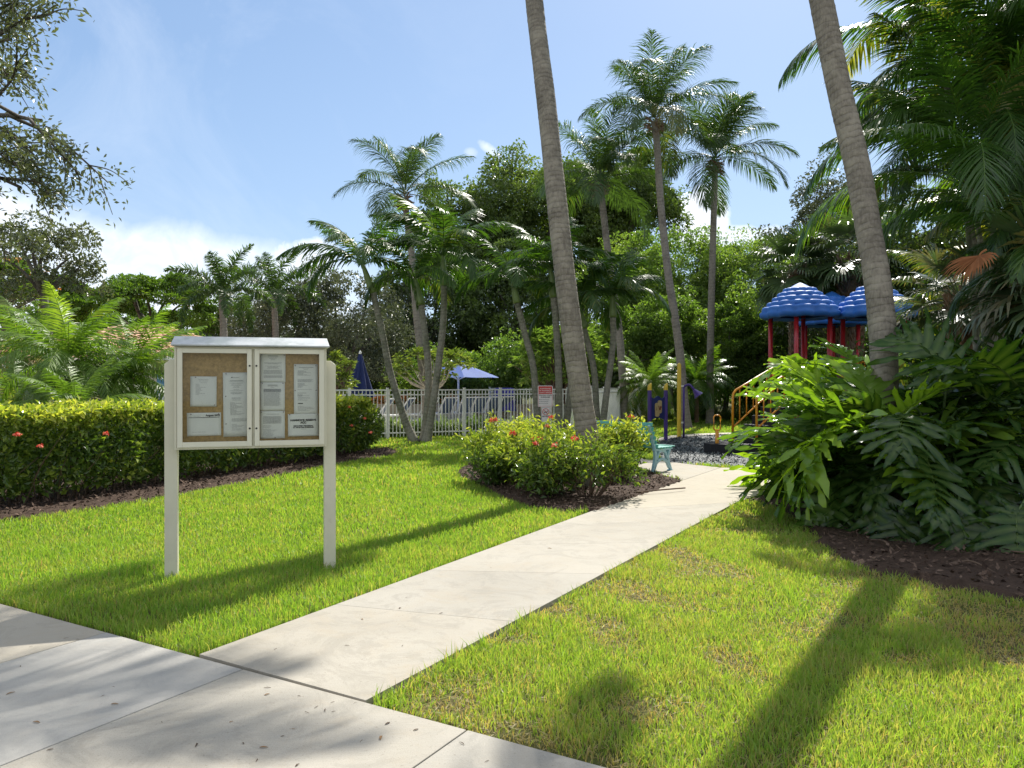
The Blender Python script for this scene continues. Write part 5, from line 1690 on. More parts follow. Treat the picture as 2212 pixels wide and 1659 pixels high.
bgt('broadleaf_tree', 'tall dark tree directly behind the thick ringed trunk', 1262, 50, 372, (3.6, 3.2, 4.6), M_DARKLEAF, 624, nblob=46, nleaf=22000, L=0.22, W=0.12, tint=0.5, group=grp, trunk_r=0.3, blobr=0.26)
bgt('broadleaf_tree', 'dark tree stepping down from the tallest one toward the clump of three palms', 1085, 45, 400, (3.0, 3.0, 4.6), M_DARKLEAF, 625, nblob=46, nleaf=22000, L=0.2, W=0.11, tint=0.55, group=grp, trunk_r=0.3, blobr=0.26)
for i_, (px_, ty_, R_, lab_) in enumerate(((1352, 668, (1.6, 1.3, 1.7), 'leafy green tree low between the slim palm trunks and the play panel'), (1448, 640, (1.6, 1.3, 1.9), 'leafy green tree low behind the play panel'), (1560, 655, (1.7, 1.3, 1.9), 'leafy green tree low behind the talking tube'), (1640, 620, (1.7, 1.3, 2.0), 'leafy green tree just left of the blue roofs'), (1715, 650, (1.6, 1.3, 1.9), 'leafy green tree seen under the first blue roof'))):
    bgt('broadleaf_tree', lab_, px_, 33.8, ty_, R_, M_LUSH, 670 + i_, nblob=44, nleaf=13000, L=0.14, W=0.075, tint=0.45, group='low leafy trees along the far lawn', low=-0.8, blobr=0.3, trunk_r=0.1)
bgt('broadleaf_tree', 'small-leaved oak behind the fan palms', 1800, 31, 388, (2.5, 2.3, 3.4), M_GREYLEAF, 619, nblob=50, nleaf=24000, L=0.13, W=0.07, tint=0.42, group=grp, low=-0.8, trunk_r=0.25)
bgt('broadleaf_tree', 'oak crown seen past the leaning trunk under the arching palms', 1960, 27, 430, (2.2, 2.2, 3.2), M_DARKLEAF, 620, nblob=44, nleaf=20000, L=0.13, W=0.08, tint=0.5, group=grp, low=-0.9)
bgt('broadleaf_tree', 'shaded tree behind the arching palms at the right edge', 2190, 24, 330, (3.0, 2.4, 4.2), M_DARKLEAF, 621, nblob=50, nleaf=24000, L=0.15, W=0.09, tint=0.4, group=grp, low=-0.9)
bgt('broadleaf_tree', 'dark tree closing the view behind the play structure', 1760, 36, 560, (3.6, 2.4, 3.3), M_DARKLEAF, 622, nblob=44, nleaf=22000, L=0.17, W=0.1, tint=0.45, group=grp, low=-0.9)
bgt('broadleaf_tree', 'dark tree low behind the yellow pole', 1420, 36, 640, (2.8, 2.0, 2.3), M_DARKLEAF, 623, nblob=40, nleaf=17000, L=0.16, W=0.09, tint=0.5, group=grp, low=-0.9)

for i_, (px_, Y_, ty_, tn_) in enumerate(((380, 46, 690, .4), (720, 46, 690, .35), (1080, 50, 680, .3), (1240, 47, 690, .4), (1400, 46, 690, .45), (1560, 46, 690, .5), (900, 48, 690, .35), (1750, 44, 680, .4), (2000, 34, 640, .35))):
    bgt('bush', ('distant dark thicket behind the notice board', 'distant thicket behind the grey-green trees', 'distant thicket right behind the open umbrella', 'distant thicket between the slim palm trunks', 'distant thicket behind the date palm by the play panel', 'distant thicket behind the two straightest coconut trunks', 'distant thicket behind the plumeria', 'distant thicket behind the blue roofs', 'distant thicket right of the leaning trunk')[i_], px_, Y_, ty_, (4.2, 1.5, 2.6), M_DARKLEAF, 680 + i_, nblob=40, nleaf=9000, L=0.22, W=0.13, tint=tn_, group='distant thickets', cat='thicket', low=-0.95, nl=3, trunk_r=0.05, blobr=0.5)

# plumeria over the umbrella, long-leaved tree by the sign, understory
def whorls(name, label, px, Y, topy, R, mat, seed, nw=70, L=0.26, W=0.075, group=None, trunkc=M_TWIG, tint=0.55):
    rnd = np.random.default_rng(seed)
    X = (px - CX) / F_PX * Y
    top = EYE + (HORIZON - topy) / F_PX * Y
    c0 = np.array([0, 0, top - R[2]])
    t = thing(name, label, 'small tree', (X, Y, 0), 0, group)
    g, gt = Geo(), Geo()
    for i in range(nw):
        d = randdir(1, rnd)[0]
        if d[2] < -0.5: d[2] = -d[2]
        c = c0 + d * np.array(R) * rnd.uniform(0.6, 1.0)
        n = 16
        a = GOLD * np.arange(n) + rnd.uniform(0, 6)
        el = rnd.uniform(-0.3, 0.9, n)
        D = np.stack([np.cos(a) * np.cos(el), np.sin(a) * np.cos(el), np.sin(el)], 1) + d * 0.4
        dat = np.zeros((n, 3)); dat[:, 0] = np.clip(tint + rnd.normal(0, .2, n), 0, 1)
        kites(g, np.repeat(c[None], n, 0) + rnd.normal(0, .02, (n, 3)), L * rnd.uniform(0.7, 1.2, n), np.full(n, W), D, np.array([0, 0, 1.0])[None] + randdir(n, rnd) * 0.4, dat, 0.15, 0.3)
        if i % 4 == 0:
            f0 = Vector((rnd.normal(0, .1), rnd.normal(0, .1), max(0.4, c0[2] - R[2])))
            gt.tube(smooth_path([f0, f0.lerp(Vector(c), 0.5) + Vector((rnd.normal(0, .12), rnd.normal(0, .12), -0.1)), Vector(c)], 6), np.linspace(0.035, 0.014, 7), 5, False)
    gt.tube([(0, 0, -0.05), (0.04, 0, c0[2] - R[2] + 0.1)], [0.09, 0.06], 8, True)
    g.build('crown', mat, t); gt.build('trunk', trunkc, t)
    return t


M_PALEBARK = paint('pale_bark', (0.42, 0.38, 0.31), 0.8, var=0.2, vscale=8, bump=0.3)
whorls('plumeria_tree', 'small plumeria with bare pale branches in front of the open blue umbrella', 930, 27.5, 752, (1.75, 1.2, 0.75), M_PLUM, 631, nw=80, L=0.24, W=0.08, trunkc=M_PALEBARK)
whorls('plumeria_tree', 'leafy bush beside the closed blue umbrella, just right of the notice board', 728, 26.0, 762, (0.75, 0.7, 1.0), M_PLUM, 632, nw=60, L=0.22, W=0.07, tint=0.6)
whorls('long_leaved_tree', 'rounded tree with long narrow leaves between the signs and the dark trees', 1210, 31, 705, (1.9, 1.5, 1.55), M_LUSH, 633, nw=320, L=0.30, W=0.07, tint=0.6)
for i, (px, Y, ty, R, tint, lab) in enumerate((
        (955, 35.9, 752, (2.4, 1.2, 1.3), 0.45, 'dark bush right behind the loungers and the open umbrella'), (1062, 35.9, 745, (2.2, 1.2, 1.3), 0.4, 'dark bush above the blue draped cart'), (1160, 35.9, 750, (2.0, 1.2, 1.2), 0.4, 'dark bush beyond the red and white sign'),
        (650, 37, 745, (2.6, 1.2, 1.4), 0.3, 'dark undergrowth bush behind the notice board'), (820, 38, 770, (2.4, 1.2, 1.2), 0.3, 'dark bush beyond the pool left of the plumeria'),
        (1010, 39, 770, (2.6, 1.2, 1.2), 0.25, 'dark bush in the shade behind the open umbrella'), (1330, 36, 745, (1.7, 1.2, 1.3), 0.35, 'bush behind the fence between the slim palm trunks'),
        (1590, 34, 760, (1.8, 1.2, 1.3), 0.45, 'bush at the back of the far lawn by the talking tube'), (1690, 33, 775, (1.8, 1.2, 1.2), 0.4, 'bush beyond the yellow stair rails'),
        (1860, 30, 720, (2.4, 1.3, 1.9), 0.3, 'shaded bush behind the red poles'), (2080, 20, 740, (2.2, 1.3, 1.5), 0.3, 'shaded bush behind the philodendrons'), (2300, 17, 700, (2.0, 1.3, 1.6), 0.3, 'shaded bush at the right edge behind the arching palms'),
        (450, 38, 730, (3.0, 1.2, 1.6), 0.35, 'bush beneath the foxtail palms'), (60, 38, 740, (4.0, 1.2, 1.8), 0.35, 'bush far behind the tiled cabana roofs'), (1220, 38, 780, (2.0, 1.2, 1.1), 0.3, 'dark bush hidden behind the long-leaved tree'),
        (1475, 37, 780, (1.8, 1.2, 1.1), 0.3, 'dark bush behind the yellow-green palm clump'))):
    bgt('bush', lab, px, Y, ty, R, M_DARKLEAF if tint < 0.4 else M_LUSH, 640 + i, nblob=30, nleaf=9000, L=0.15, W=0.08, tint=tint, group='bushes under the trees', cat='bush', low=-0.9, nl=5, trunk_r=0.05, blobr=0.5)


# strappy tufts
def tuft(name, label, p, h, n, seed, group):
    rnd = np.random.default_rng(seed)
    g = Geo()
    for i in range(n):
        a = rnd.uniform(0, 6.28); el = rnd.uniform(0.7, 1.5); r_ = rnd.uniform(0, 0.08)
        l_ = h * rnd.uniform(0.8, 1.3)
        d = np.array([math.cos(a) * math.cos(el), math.sin(a) * math.cos(el), math.sin(el)])
        b0 = np.array([math.cos(a) * r_, math.sin(a) * r_, 0])
        W_ = np.array([-math.sin(a), math.cos(a), 0]) * 0.009
        m_ = b0 + d * l_ * 0.6; e = m_ + (d + np.array([math.cos(a) * 0.5, math.sin(a) * 0.5, -0.9])) * l_ * 0.4
        tt = np.clip(rnd.normal(0.6, .2), 0, 1)
        g.add([b0 - W_, b0 + W_, m_ + W_, m_ - W_, e], [(0, 1, 2, 3), (3, 2, 4)], (tt, 0, 0))
    o = g.build(name, M_TUFT)
    o.location = p
    tag(o, label, 'grass tuft', group)
    return o


TUFTS = []
proto = None
rt = np.random.default_rng(71)
fence_line = [(-16.0, 20.6), (-4.9, 21.6), (-3.5, 21.9), (1.0, 24.3), (5.55, 32.0)]
n_t = 0
tufts = [tuft('liriope_tuft', 'strappy grass tuft along the foot of the pool fence', (0, 0, -50), 0.42, 90, 700 + q, 'strappy tufts along the pool fence') for q in range(3)]
for i in range(34):
    f = i / 33
    if f < 0.75:
        a, b_, tq = Vector((-4.3, 22.2, 0)), Vector((1.1, 24.9, 0)), f / 0.75
    else:
        a, b_, tq = Vector((1.1, 24.9, 0)), Vector((5.6, 32.4, 0)), (f - 0.75) / 0.25
    p = a.lerp(b_, tq) + Vector((rt.normal(0, .08), rt.normal(0, .08), -0.03))
    o = tufts[i] if i < 3 else tufts[i % 3].copy()
    if i >= 3: COL.objects.link(o)
    o.location = p; o.rotation_euler = (0, 0, rt.uniform(0, 6)); s_ = rt.uniform(1.3, 1.9); o.scale = (s_, s_, s_ * rt.uniform(0.9, 1.3))
agap = [tuft('agapanthus_tuft', 'dark strappy tuft at the back of the far lawn', (0, 0, -50), 0.75, 150, 720 + q, 'dark strappy tufts behind the far lawn') for q in range(2)]
for i, (px, Y) in enumerate(((1470, 33), (1495, 32.6), (1520, 33), (1545, 32.4), (1572, 32.8), (1598, 32.5), (1625, 33), (1655, 32.6), (1690, 33), (1450, 33.5), (1730, 33), (1770, 33))):
    o = agap[i] if i < 2 else agap[i % 2].copy()
    if i >= 2: COL.objects.link(o)
    o.location = gpt(px, Y, -0.03); o.rotation_euler = (0, 0, rt.uniform(0, 6)); s_ = rt.uniform(0.85, 1.3); o.scale = (s_, s_, s_)

# ------------------------------------------------------------------ pool fence
M_FENCE = paint('white_fence_paint', (0.80, 0.80, 0.76), 0.4, var=0.05, vscale=4, dirt=((0.40, 0.40, 0.34), 6, 0.55, 0.35))
M_WHITE = paint('white_metal', (0.78, 0.79, 0.78), 0.35, var=0.03)


def fence(label, pts, h, gaps, mat=None, pick=0.105, name='picket_fence'):
    """gaps = post spacing per stretch"""
    b0 = Vector((*pts[0], 0))
    t = thing(name, label, 'fence', b0, 0, 'white picket fences around the pool')
    gr, gpk = Geo(), Geo()
    for (a, b_), sp_c in zip(zip(pts[:-1], pts[1:]), gaps):
        a, b_ = Vector((*a, 0)) - b0, Vector((*b_, 0)) - b0
        L = (b_ - a).length; d = (b_ - a).normalized()
        n = max(1, round(L / sp_c))
        for i in range(n + 1):
            if i == n and (b_ - (Vector((*pts[-1], 0)) - b0)).length > 1e-3: continue
            p = a.lerp(b_, i / n)
            g = Geo(); g.bar(p + Vector((0, 0, -0.05)), p + Vector((0, 0, h + 0.03)), 0.062, 0.062, up=(d.x, d.y, 0))
            g.bar(p + Vector((0, 0, h + 0.03)), p + Vector((0, 0, h + 0.045)), 0.074, 0.074, up=(d.x, d.y, 0))
            g.build('post', mat or M_FENCE, t)
        for z, th in ((h - 0.018, 0.036), (h - 0.155, 0.032), (0.17, 0.032)):
            nn = Vector((-d.y, d.x, 0)) * 0.0
            gr.bar(a + nn + Vector((0, 0, z)), b_ + nn + Vector((0, 0, z)), 0.034, th)
        m_ = int(L / pick)
        for i in range(m_):
            p = a + d * (pick * (i + 0.5))
            gpk.bar(p + Vector((0, 0, 0.06)), p + Vector((0, 0, h - 0.04)), 0.026, 0.018, up=(d.x, d.y, 0))
    gr.build('rails', mat or M_FENCE, t); gpk.build('pickets', mat or M_FENCE, t)
    return t


fence('white picket fence crossing behind the clump of three palms and the signs', [(-5.6, 21.5), (-3.5, 21.75), (1.75, 24.2), (5.5, 32.0)], 1.40, [1.05, 1.1, 1.9])
fence('white picket fence seen through the feathery date palms on the left', [(-17, 20.4), (-5.7, 21.45)], 1.40, [1.6])
fence('far white picket fence on the other side of the pool deck', [(-1.0, 34.6), (3.9, 36.0)], 1.35, [1.6])

# ------------------------------------------------------------------ signs on posts
M_RED = paint('sign_red', (0.55, 0.035, 0.025), 0.45, var=0.05)
M_SIGNW = paint('sign_white', (0.74, 0.70, 0.68), 0.45, var=0.03)
M_SIGNK = paint('sign_black', (0.03, 0.02, 0.02), 0.5)
M_SIGNBACK = paint('galvanised_metal', (0.5, 0.52, 0.52), 0.35, metal=0.7, var=0.06)


def rounded(w_, h_, r, n=5):
    pts = []
    for cx_, cz_, a0 in ((w_ / 2 - r, h_ / 2 - r, 0), (-w_ / 2 + r, h_ / 2 - r, 90), (-w_ / 2 + r, -h_ / 2 + r, 180), (w_ / 2 - r, -h_ / 2 + r, 270)):
        for i in range(n + 1):
            a = math.radians(a0 + 90 * i / n); pts.append((cx_ + r * math.cos(a), cz_ + r * math.sin(a)))
    return pts


def plate(g, w_, h_, r, cx_, cz_, y0, y1, mat=0):
    """flat plate in the xz plane between y0 (front) and y1"""
    pts = rounded(w_, h_, r); n = len(pts)
    V = [(cx_ + x, y0, cz_ + z) for x, z in pts] + [(cx_ + x, y1, cz_ + z) for x, z in pts]
    g.add(V, [tuple(range(n))] + [tuple(range(n, 2 * n))[::-1]] + [(i, n + i, n + (i + 1) % n, (i + 1) % n) for i in range(n)], None, mat)


YS = 19.3
sc1 = YS / F_PX
spx, top_, bot_ = 1178, 833, 877
pz = lambda y: EYE + (HORIZON - y) * sc1
sx_ = (spx - CX) * sc1
pole_t = thing('sign_post', 'grey metal post carrying the red and white notice and the NO PETS sign', 'sign post', (sx_, YS + 0.03, 0))
g = Geo(); g.box((0, 0, pz(835) / 2 - 0.05), (0.045, 0.03, pz(835) + 0.1)); g.build('post', M_SIGNBACK, pole_t)
w1, h1 = 32.5 * sc1, 46 * sc1
t = thing('notice_sign', 'red and white sign lettered FOLLOW COVID GUIDELINES', 'sign', (sx_, YS, pz(856)), 0)
g = Geo(); plate(g, w1, h1, 0.03, 0, 0, 0, 0.004); g.build('panel', M_SIGNW, t)
g = Geo(); plate(g, w1 - 0.035, h1 * 0.36, 0.01, 0, h1 * 0.29, -0.002, 0.001, 0)
for z0, z1_ in ((h1 / 2 - 0.016, h1 / 2 - 0.016),):
    pass
for (x, z, ww, hh) in ((0, -h1 / 2 + 0.02, w1 - 0.04, 0.006), (-w1 / 2 + 0.018, -h1 * 0.18, 0.006, h1 * 0.6), (w1 / 2 - 0.018, -h1 * 0.18, 0.006, h1 * 0.6)):
    g.box((x, -0.001, z), (ww, 0.002, hh))
g.build('red_field', M_RED, t)
g = Geo()
for i, s_ in enumerate(('AS MANDATED', 'BY PALM BEACH', 'COUNTY OFFICIALS')):
    text_geo(g, s_, 0.040, (0, -0.004, h1 * (0.335 - 0.09 * i)), (1, 0, 0), (0, 0, 1), 0, bold=0.0008)
g.build('white_lettering', M_SIGNW, t)
g = Geo()
for i, s_ in enumerate(('FOLLOW COVID', 'GUIDELINES')):
    text_geo(g, s_, 0.043, (0, -0.003, h1 * (0.02 - 0.09 * i)), (1, 0, 0), (0, 0, 1), 0, bold=0.001)
for i, s_ in enumerate(('Maintain Social Distancing', 'and Sanitize Themselves', 'Stay at Your Own Risk')):
    text_geo(g, s_, 0.024, (-w1 * 0.42, -0.003, h1 * (-0.175 - 0.085 * i)), (1, 0, 0), (0, 0, 1), 0, align='LEFT', bold=0.0004)
g.build('black_lettering', M_SIGNK, t)
t = thing('pet_sign', 'small white NO PETS sign with a crossed red circle', 'sign', (sx_ + 1.0 * sc1, YS, pz(896)), 0)
w2, h2 = 20 * sc1, 34 * sc1
g = Geo(); plate(g, w2, h2, 0.025, 0, 0, 0, 0.004); g.build('panel', M_SIGNW, t)
g = Geo()
for (x, z, ww, hh) in ((0, -h2 / 2 + 0.012, w2 - 0.04, 0.005), (0, h2 / 2 - 0.012, w2 - 0.04, 0.005), (-w2 / 2 + 0.012, 0, 0.005, h2 - 0.04), (w2 / 2 - 0.012, 0, 0.005, h2 - 0.04)):
    g.box((x, -0.001, z), (ww, 0.002, hh))
text_geo(g, 'NO PETS', 0.046, (0, -0.003, -0.055), (1, 0, 0), (0, 0, 1), 0, bold=0.0015)
# the little dog
for a, b_, r_ in (((-0.035, 0.062), (0.03, 0.07), 0.012), ((0.03, 0.07), (0.042, 0.10), 0.009), ((0.042, 0.10), (0.058, 0.098), 0.007), ((-0.03, 0.062), (-0.035, 0.03), 0.006), ((0.024, 0.062), (0.022, 0.03), 0.006), ((-0.035, 0.066), (-0.055, 0.085), 0.004)):
    g.bar((a[0], -0.002, a[1]), (b_[0], -0.002, b_[1]), r_ * 1.6, 0.002, up=(0, 1, 0))
g.build('lettering', M_SIGNK, t)
g = Geo()
th = np.linspace(0, 2 * np.pi, 33)
for a, b_ in zip(th[:-1], th[1:]):
    g.bar((0.078 * math.cos(a), -0.004, 0.075 + 0.078 * math.sin(a)), (0.078 * math.cos(b_), -0.004, 0.075 + 0.078 * math.sin(b_)), 0.013, 0.002, up=(0, 1, 0))
g.bar((-0.054, -0.006, 0.129), (0.054, -0.006, 0.021), 0.012, 0.002, up=(0, 1, 0))
g.build('prohibition_ring', M_RED, t)
t = thing('rules_sign', 'white pool sign mostly hidden behind the thick ringed trunk', 'sign', ((1264 - CX) / F_PX * 24.1, 24.1, EYE + (HORIZON - 862) / F_PX * 24.1))
g = Geo(); plate(g, 0.42, 0.85, 0.03, 0, 0, 0, 0.004); g.build('panel', M_SIGNW, t)
g = Geo()
for i in range(8): g.box((0.14, -0.001, 0.3 - i * 0.075), (0.08, 0.002, 0.016))
g.build('printed_lines', M_SIGNK, t)

# ------------------------------------------------------------------ teal bench
M_TEAL = paint('faded_teal_slat', (0.10, 0.40, 0.35), 0.5, var=0.12, vscale=5)
M_TEALM = paint('pale_blue_cast_metal', (0.34, 0.56, 0.66), 0.5, var=0.1, vscale=7)
fa, fb = G(1413, 1020), G(1457, 1013)
face = (fb - fa).normalized()
bang = math.atan2(face.y, face.x) - math.radians(4)
bench = thing('park_bench', 'teal slatted park bench with cast metal ends facing the playground', 'bench', (fa.x, fa.y, 0.0), bang)
bench.location.z = 0.0
# local: +x = facing direction, +y = along the bench away from the camera
BLN = 1.45


def arch_pts(x0, x1, z0, z1, n=9):
    return [Vector((x0 + (x1 - x0) * (0.5 - 0.5 * math.cos(math.pi * i / (n - 1))), 0, z0 + (z1 - z0) * math.sin(math.pi * i / (n - 1)))) for i in range(n)]


def bench_end(y):
    g = Geo()
    O_ = Vector((0, y, 0))
    def rib(pts, w_, th):
        sm = smooth_path([Vector(p) for p in pts], 12)
        for a, b_ in zip(sm[:-1], sm[1:]):
            g.bar(O_ + a, O_ + b_ + (b_ - a).normalized() * 0.004, th, w_, up=(0, 1, 0))
    rib([(-0.04, 0, 0.0), (-0.01, 0, 0.10), (0.03, 0, 0.25), (0.015, 0, 0.40)], 0.05, 0.055)      # rear leg
    rib([(0.50, 0, 0.0), (0.455, 0, 0.10), (0.40, 0, 0.25), (0.46, 0, 0.39)], 0.05, 0.05)         # front leg
    rib([(0.0, 0, 0.06), (0.07, 0, 0.17), (0.22, 0, 0.225), (0.37, 0, 0.17), (0.45, 0, 0.06)], 0.05, 0.045)   # foot arch
    rib([(0.06, 0, 0.22), (0.13, 0, 0.34), (0.22, 0, 0.375), (0.32, 0, 0.34), (0.38, 0, 0.22)], 0.05, 0.04)   # upper arch
    rib([(-0.02, 0, 0.40), (0.20, 0, 0.385), (0.52, 0, 0.41)], 0.055, 0.04)                        # seat rail
    rib([(0.02, 0, 0.37), (-0.03, 0, 0.55), (-0.09, 0, 0.72), (-0.15, 0, 0.84)], 0.05, 0.05)       # back rail
    g.box((0.0, y, 0.008), (0.10, 0.07, 0.016)); g.box((0.48, y, 0.008), (0.09, 0.07, 0.016))
    # pierced web
    for k_ in range(4):
        g.bar(O_ + Vector((0.03 + 0.0 * k_, 0, 0.24 + k_ * 0.035)), O_ + Vector((0.11, 0, 0.30 + 0.02 * k_)), 0.008, 0.03, up=(0, 1, 0))
    return g


for y in (0.0, BLN):
    bench_end(y).build('end_frame', M_TEALM, bench, bevel=0.003)
for i in range(6):
    g = Geo(); f = i / 5
    x, z = 0.005 - 0.165 * f - 0.012 * math.sin(math.pi * f), 0.455 + 0.40 * f
    R_ = np.array(Matrix.Rotation(math.radians(-68 - 4 * f), 3, 'Y'))
    g.box((x + 0.028, BLN / 2, z), (0.062, BLN + 0.12, 0.022), R_); g.build('back_slat', M_TEAL, bench, bevel=0.004)
for i in range(6):
    g = Geo(); g.box((0.085 + 0.088 * i, BLN / 2, 0.428 + (0.012 if i == 5 else 0.0)), (0.07, BLN + 0.12, 0.022)); g.build('seat_slat', M_TEAL, bench, bevel=0.004)

# ------------------------------------------------------------------ playground
M_PURP = paint('purple_post', (0.055, 0.022, 0.22), 0.32, var=0.08, coat=0.3)
M_NAVY = paint('navy_panel', (0.012, 0.025, 0.13), 0.4, var=0.08)
M_YELC = paint('yellow_cap', (0.80, 0.56, 0.05), 0.4, var=0.06)
M_YEL = paint('yellow_rail', (0.72, 0.30, 0.012), 0.35, var=0.08, coat=0.3)
M_TAN = paint('tan_plastic', (0.48, 0.36, 0.16), 0.5, var=0.12, vscale=12)
M_REDP = paint('red_post', (0.42, 0.018, 0.022), 0.35, var=0.08, coat=0.3)
M_BROWNP = paint('brown_relief', (0.20, 0.05, 0.03), 0.5)
M_STEP = paint('black_step_rubber', (0.014, 0.013, 0.018), 0.75, var=0.15, bump=0.3, bscale=90)
M_STEPT = paint('worn_step_edge', (0.30, 0.30, 0.32), 0.6, var=0.1)
m, k, out = new_mat('moulded_blue_plastic')
g_ = k.n('ShaderNodeTexCoord')
nz = k.noise(g_.outputs['Object'], 2.5, 3)
b = k.n('ShaderNodeBsdfPrincipled', i_Roughness=0.56)
b.inputs['Coat Weight'].default_value = 0.0
k.l(k.ramp(nz, [(0.3, (0.018, 0.12, 0.46)), (0.7, (0.03, 0.17, 0.56))]), b.inputs['Base Color'])
k.l(b.outputs[0], out.inputs['Surface'])
M_BLUEP = m

YPN = 21.2
def pxz(px, py, Y):
    p = P(px, py, Y); return p.x, p.z


xa, _ = pxz(1403, 900, YPN); xb, _ = pxz(1438, 900, YPN + 0.25)
t = thing('activity_board', 'purple-posted play panel with a tan emblem on a navy board', 'play panel', ((xa + xb) / 2, YPN + 0.12, 0), math.atan2(0.25, xb - xa))
hw = math.hypot(xb - xa, 0.25) / 2
ztop = EYE + (HORIZON - 843) / F_PX * YPN
for s_ in (-1, 1):
    g = Geo(); g.tube([(s_ * hw, 0, -0.1), (s_ * hw, 0, ztop)], 0.055, 16); g.build('post', M_PURP, t, smooth=False)
    g = Geo(); g._lathe((s_ * hw, 0, ztop), [(0.060, 0), (0.060, 0.10), (0.057, 0.145), (0.035, 0.165), (0.001, 0.172)], 16, 0, None)
    for v_ in g.v: v_[:, 2] += np.clip((v_[:, 0] - s_ * hw) * 0.9, -0.05, 0.06) * (v_[:, 2] > ztop + 0.05)
    g.build('cap', M_YELC, t, smooth=True)
g = Geo()
zt, zb_ = EYE + (HORIZON - 858) / F_PX * YPN, EYE + (HORIZON - 905) / F_PX * YPN
n = 16
xs = np.linspace(-hw + 0.05, hw - 0.05, n)
up_ = [(x, zt + 0.035 * math.cos((x / hw) * 2 * math.pi * 1.0)) for x in xs]
lo_ = [(x, zb_ + 0.03 * math.cos((x / hw) * math.pi)) for x in xs]
poly = up_ + lo_[::-1]; m_ = len(poly)
V = [(x, -0.015, z) for x, z in poly] + [(x, 0.015, z) for x, z in poly]
g.add(V, [tuple(range(m_)), tuple(range(m_, 2 * m_))[::-1]] + [(i, (i + 1) % m_, m_ + (i + 1) % m_, m_ + i) for i in range(m_)])
g.build('board', M_NAVY, t)
g = Geo()
zc = (zt + zb_) / 2
for dx, dz, ww, hh in ((-0.04, -0.05, 0.15, 0.38), (0.05, 0.03, 0.14, 0.36), (0.0, 0.0, 0.24, 0.20)):
    plate(g, ww * 0.95, hh, 0.05, dx, zc + dz, -0.04 + 0.003 * dx * 10, -0.017)
g.build('emblem', M_TAN, t, bevel=0.004)
g = Geo()
for dx, dz, r_ in ((-0.07, 0.0, 0.012), (-0.07, -0.05, 0.012), (0.07, 0.02, 0.03), (0.045, -0.03, 0.03)):
    g.tube([(dx, -0.043, zc + dz), (dx, -0.052, zc + dz)], r_, 12)
g.bar((0.0, -0.047, zc + 0.06), (0.03, -0.047, zc - 0.06), 0.016, 0.01, up=(0, 1, 0))
g.build('emblem_relief', M_BROWNP, t)

YT = 22.4
x0_, zt_ = pxz(1467, 786, YT)
t = thing('talking_tube', 'tall yellow pole with a purple speaking horn on a bent pipe', 'play horn', (x0_, YT, 0))
g = Geo(); g._lathe((0, 0, 0), [(0.06, -0.1), (0.06, zt_ - 0.05), (0.05, zt_ - 0.01), (0.025, zt_ + 0.02), (0.001, zt_ + 0.03)], 16, 0, None)
g.build('pole', M_YELC, t, smooth=True)
zz = lambda py: EYE + (HORIZON - py) * YT / F_PX
xx = lambda px: (px - CX) * YT / F_PX - x0_
g = Geo()
g.tube([(xx(1477), 0, -0.1), (xx(1477), 0, zz(836))], 0.03, 10)
g.tube(smooth_path([(xx(1477), 0, zz(836)), (xx(1481), 0, zz(833)), (xx(1488), -0.02, zz(831)), (xx(1494), -0.04, zz(836)), (xx(1498), -0.05, zz(842))], 16), 0.035, 12)
g.build('pipe', M_PURP, t, smooth=True)
g = Geo()
hs = [Vector((xx(1498), -0.05, zz(842))), Vector((xx(1502), -0.07, zz(847))), Vector((xx(1506), -0.09, zz(852))), Vector((xx(1508), -0.10, zz(855)))]
g.tube(hs, [0.045, 0.075, 0.12, 0.15], 18, False)
g.tube([hs[-1], hs[-1] - (hs[-1] - hs[0]) * 0.2], [0.143, 0.11], 18, True)
g.build('horn', M_PURP, t, smooth=True)
g = Geo()
for py in (834, 913):
    g.bar((0, 0, zz(py)), (xx(1477), 0, zz(py)), 0.05, 0.05)
g.build('bracket', M_FENCE, t)

# small hoop handle
pb = G(1549, 978)
t = thing('grab_hoop', 'short yellow post with a rounded rectangular hoop before the black step', 'handle', pb)
zz = lambda py: EYE + (HORIZON - py) * pb.y / F_PX
g = Geo(); g.tube([(0, 0, -0.05), (0, 0, zz(930))], 0.042, 12)
g.build('post', M_YEL, t, smooth=True)
g = Geo()
hp_ = [(0, zz(928))] ; wv = 0.075
top_z, bot_z = zz(911), zz(929)
top_z = zz(884) if False else zz(897)
path_ = [(-wv + .02, bot_z), (-wv, bot_z + .03), (-wv, top_z - .04), (-wv + .035, top_z), (wv - .035, top_z), (wv, top_z - .04), (wv, bot_z + .03), (wv - .02, bot_z), (-wv + .02, bot_z)]
g.tube([Vector((x, 0, z)) for x, z in path_], 0.017, 8)
g.build('hoop', M_YEL, t, smooth=True)

# black steps with yellow rails leading to the play deck
srz = math.radians(30)
so = Vector((5.32, 17.7, 0))
stp = thing('play_steps', 'black rubber steps with yellow guard rails going up to the play deck', 'steps', so, srz)
Ri = Matrix.Rotation(-srz, 3, 'Z')
loc = lambda X, Y: (lambda v: (v.x, v.y))(Ri @ (Vector((X, Y, 0)) - so))
g = Geo()
g.prism([loc(4.40, 17.75), loc(4.48, 17.40), loc(4.95, 17.22), loc(6.1, 17.25), loc(6.2, 18.2), loc(4.75, 18.2)], -0.02, 0.215)
g.build('lower_platform', M_STEP, stp, bevel=0.008)
g = Geo()
for q in range(4):
    c_ = loc(5.02 + 0.17 * q, 17.36)
    g.box((c_[0], c_[1], 0.219), (0.13, 0.03, 0.008), np.array(Matrix.Rotation(-srz, 3, 'Z')))
for q in range(5):
    c_ = loc(4.98 + 0.2 * q, 17.215); g.tube([(c_[0], c_[1], 0.15), (c_[0] - 0.005, c_[1] - 0.01, 0.15)], 0.012, 8)
g.build('tread_marks', M_STEPT, stp)
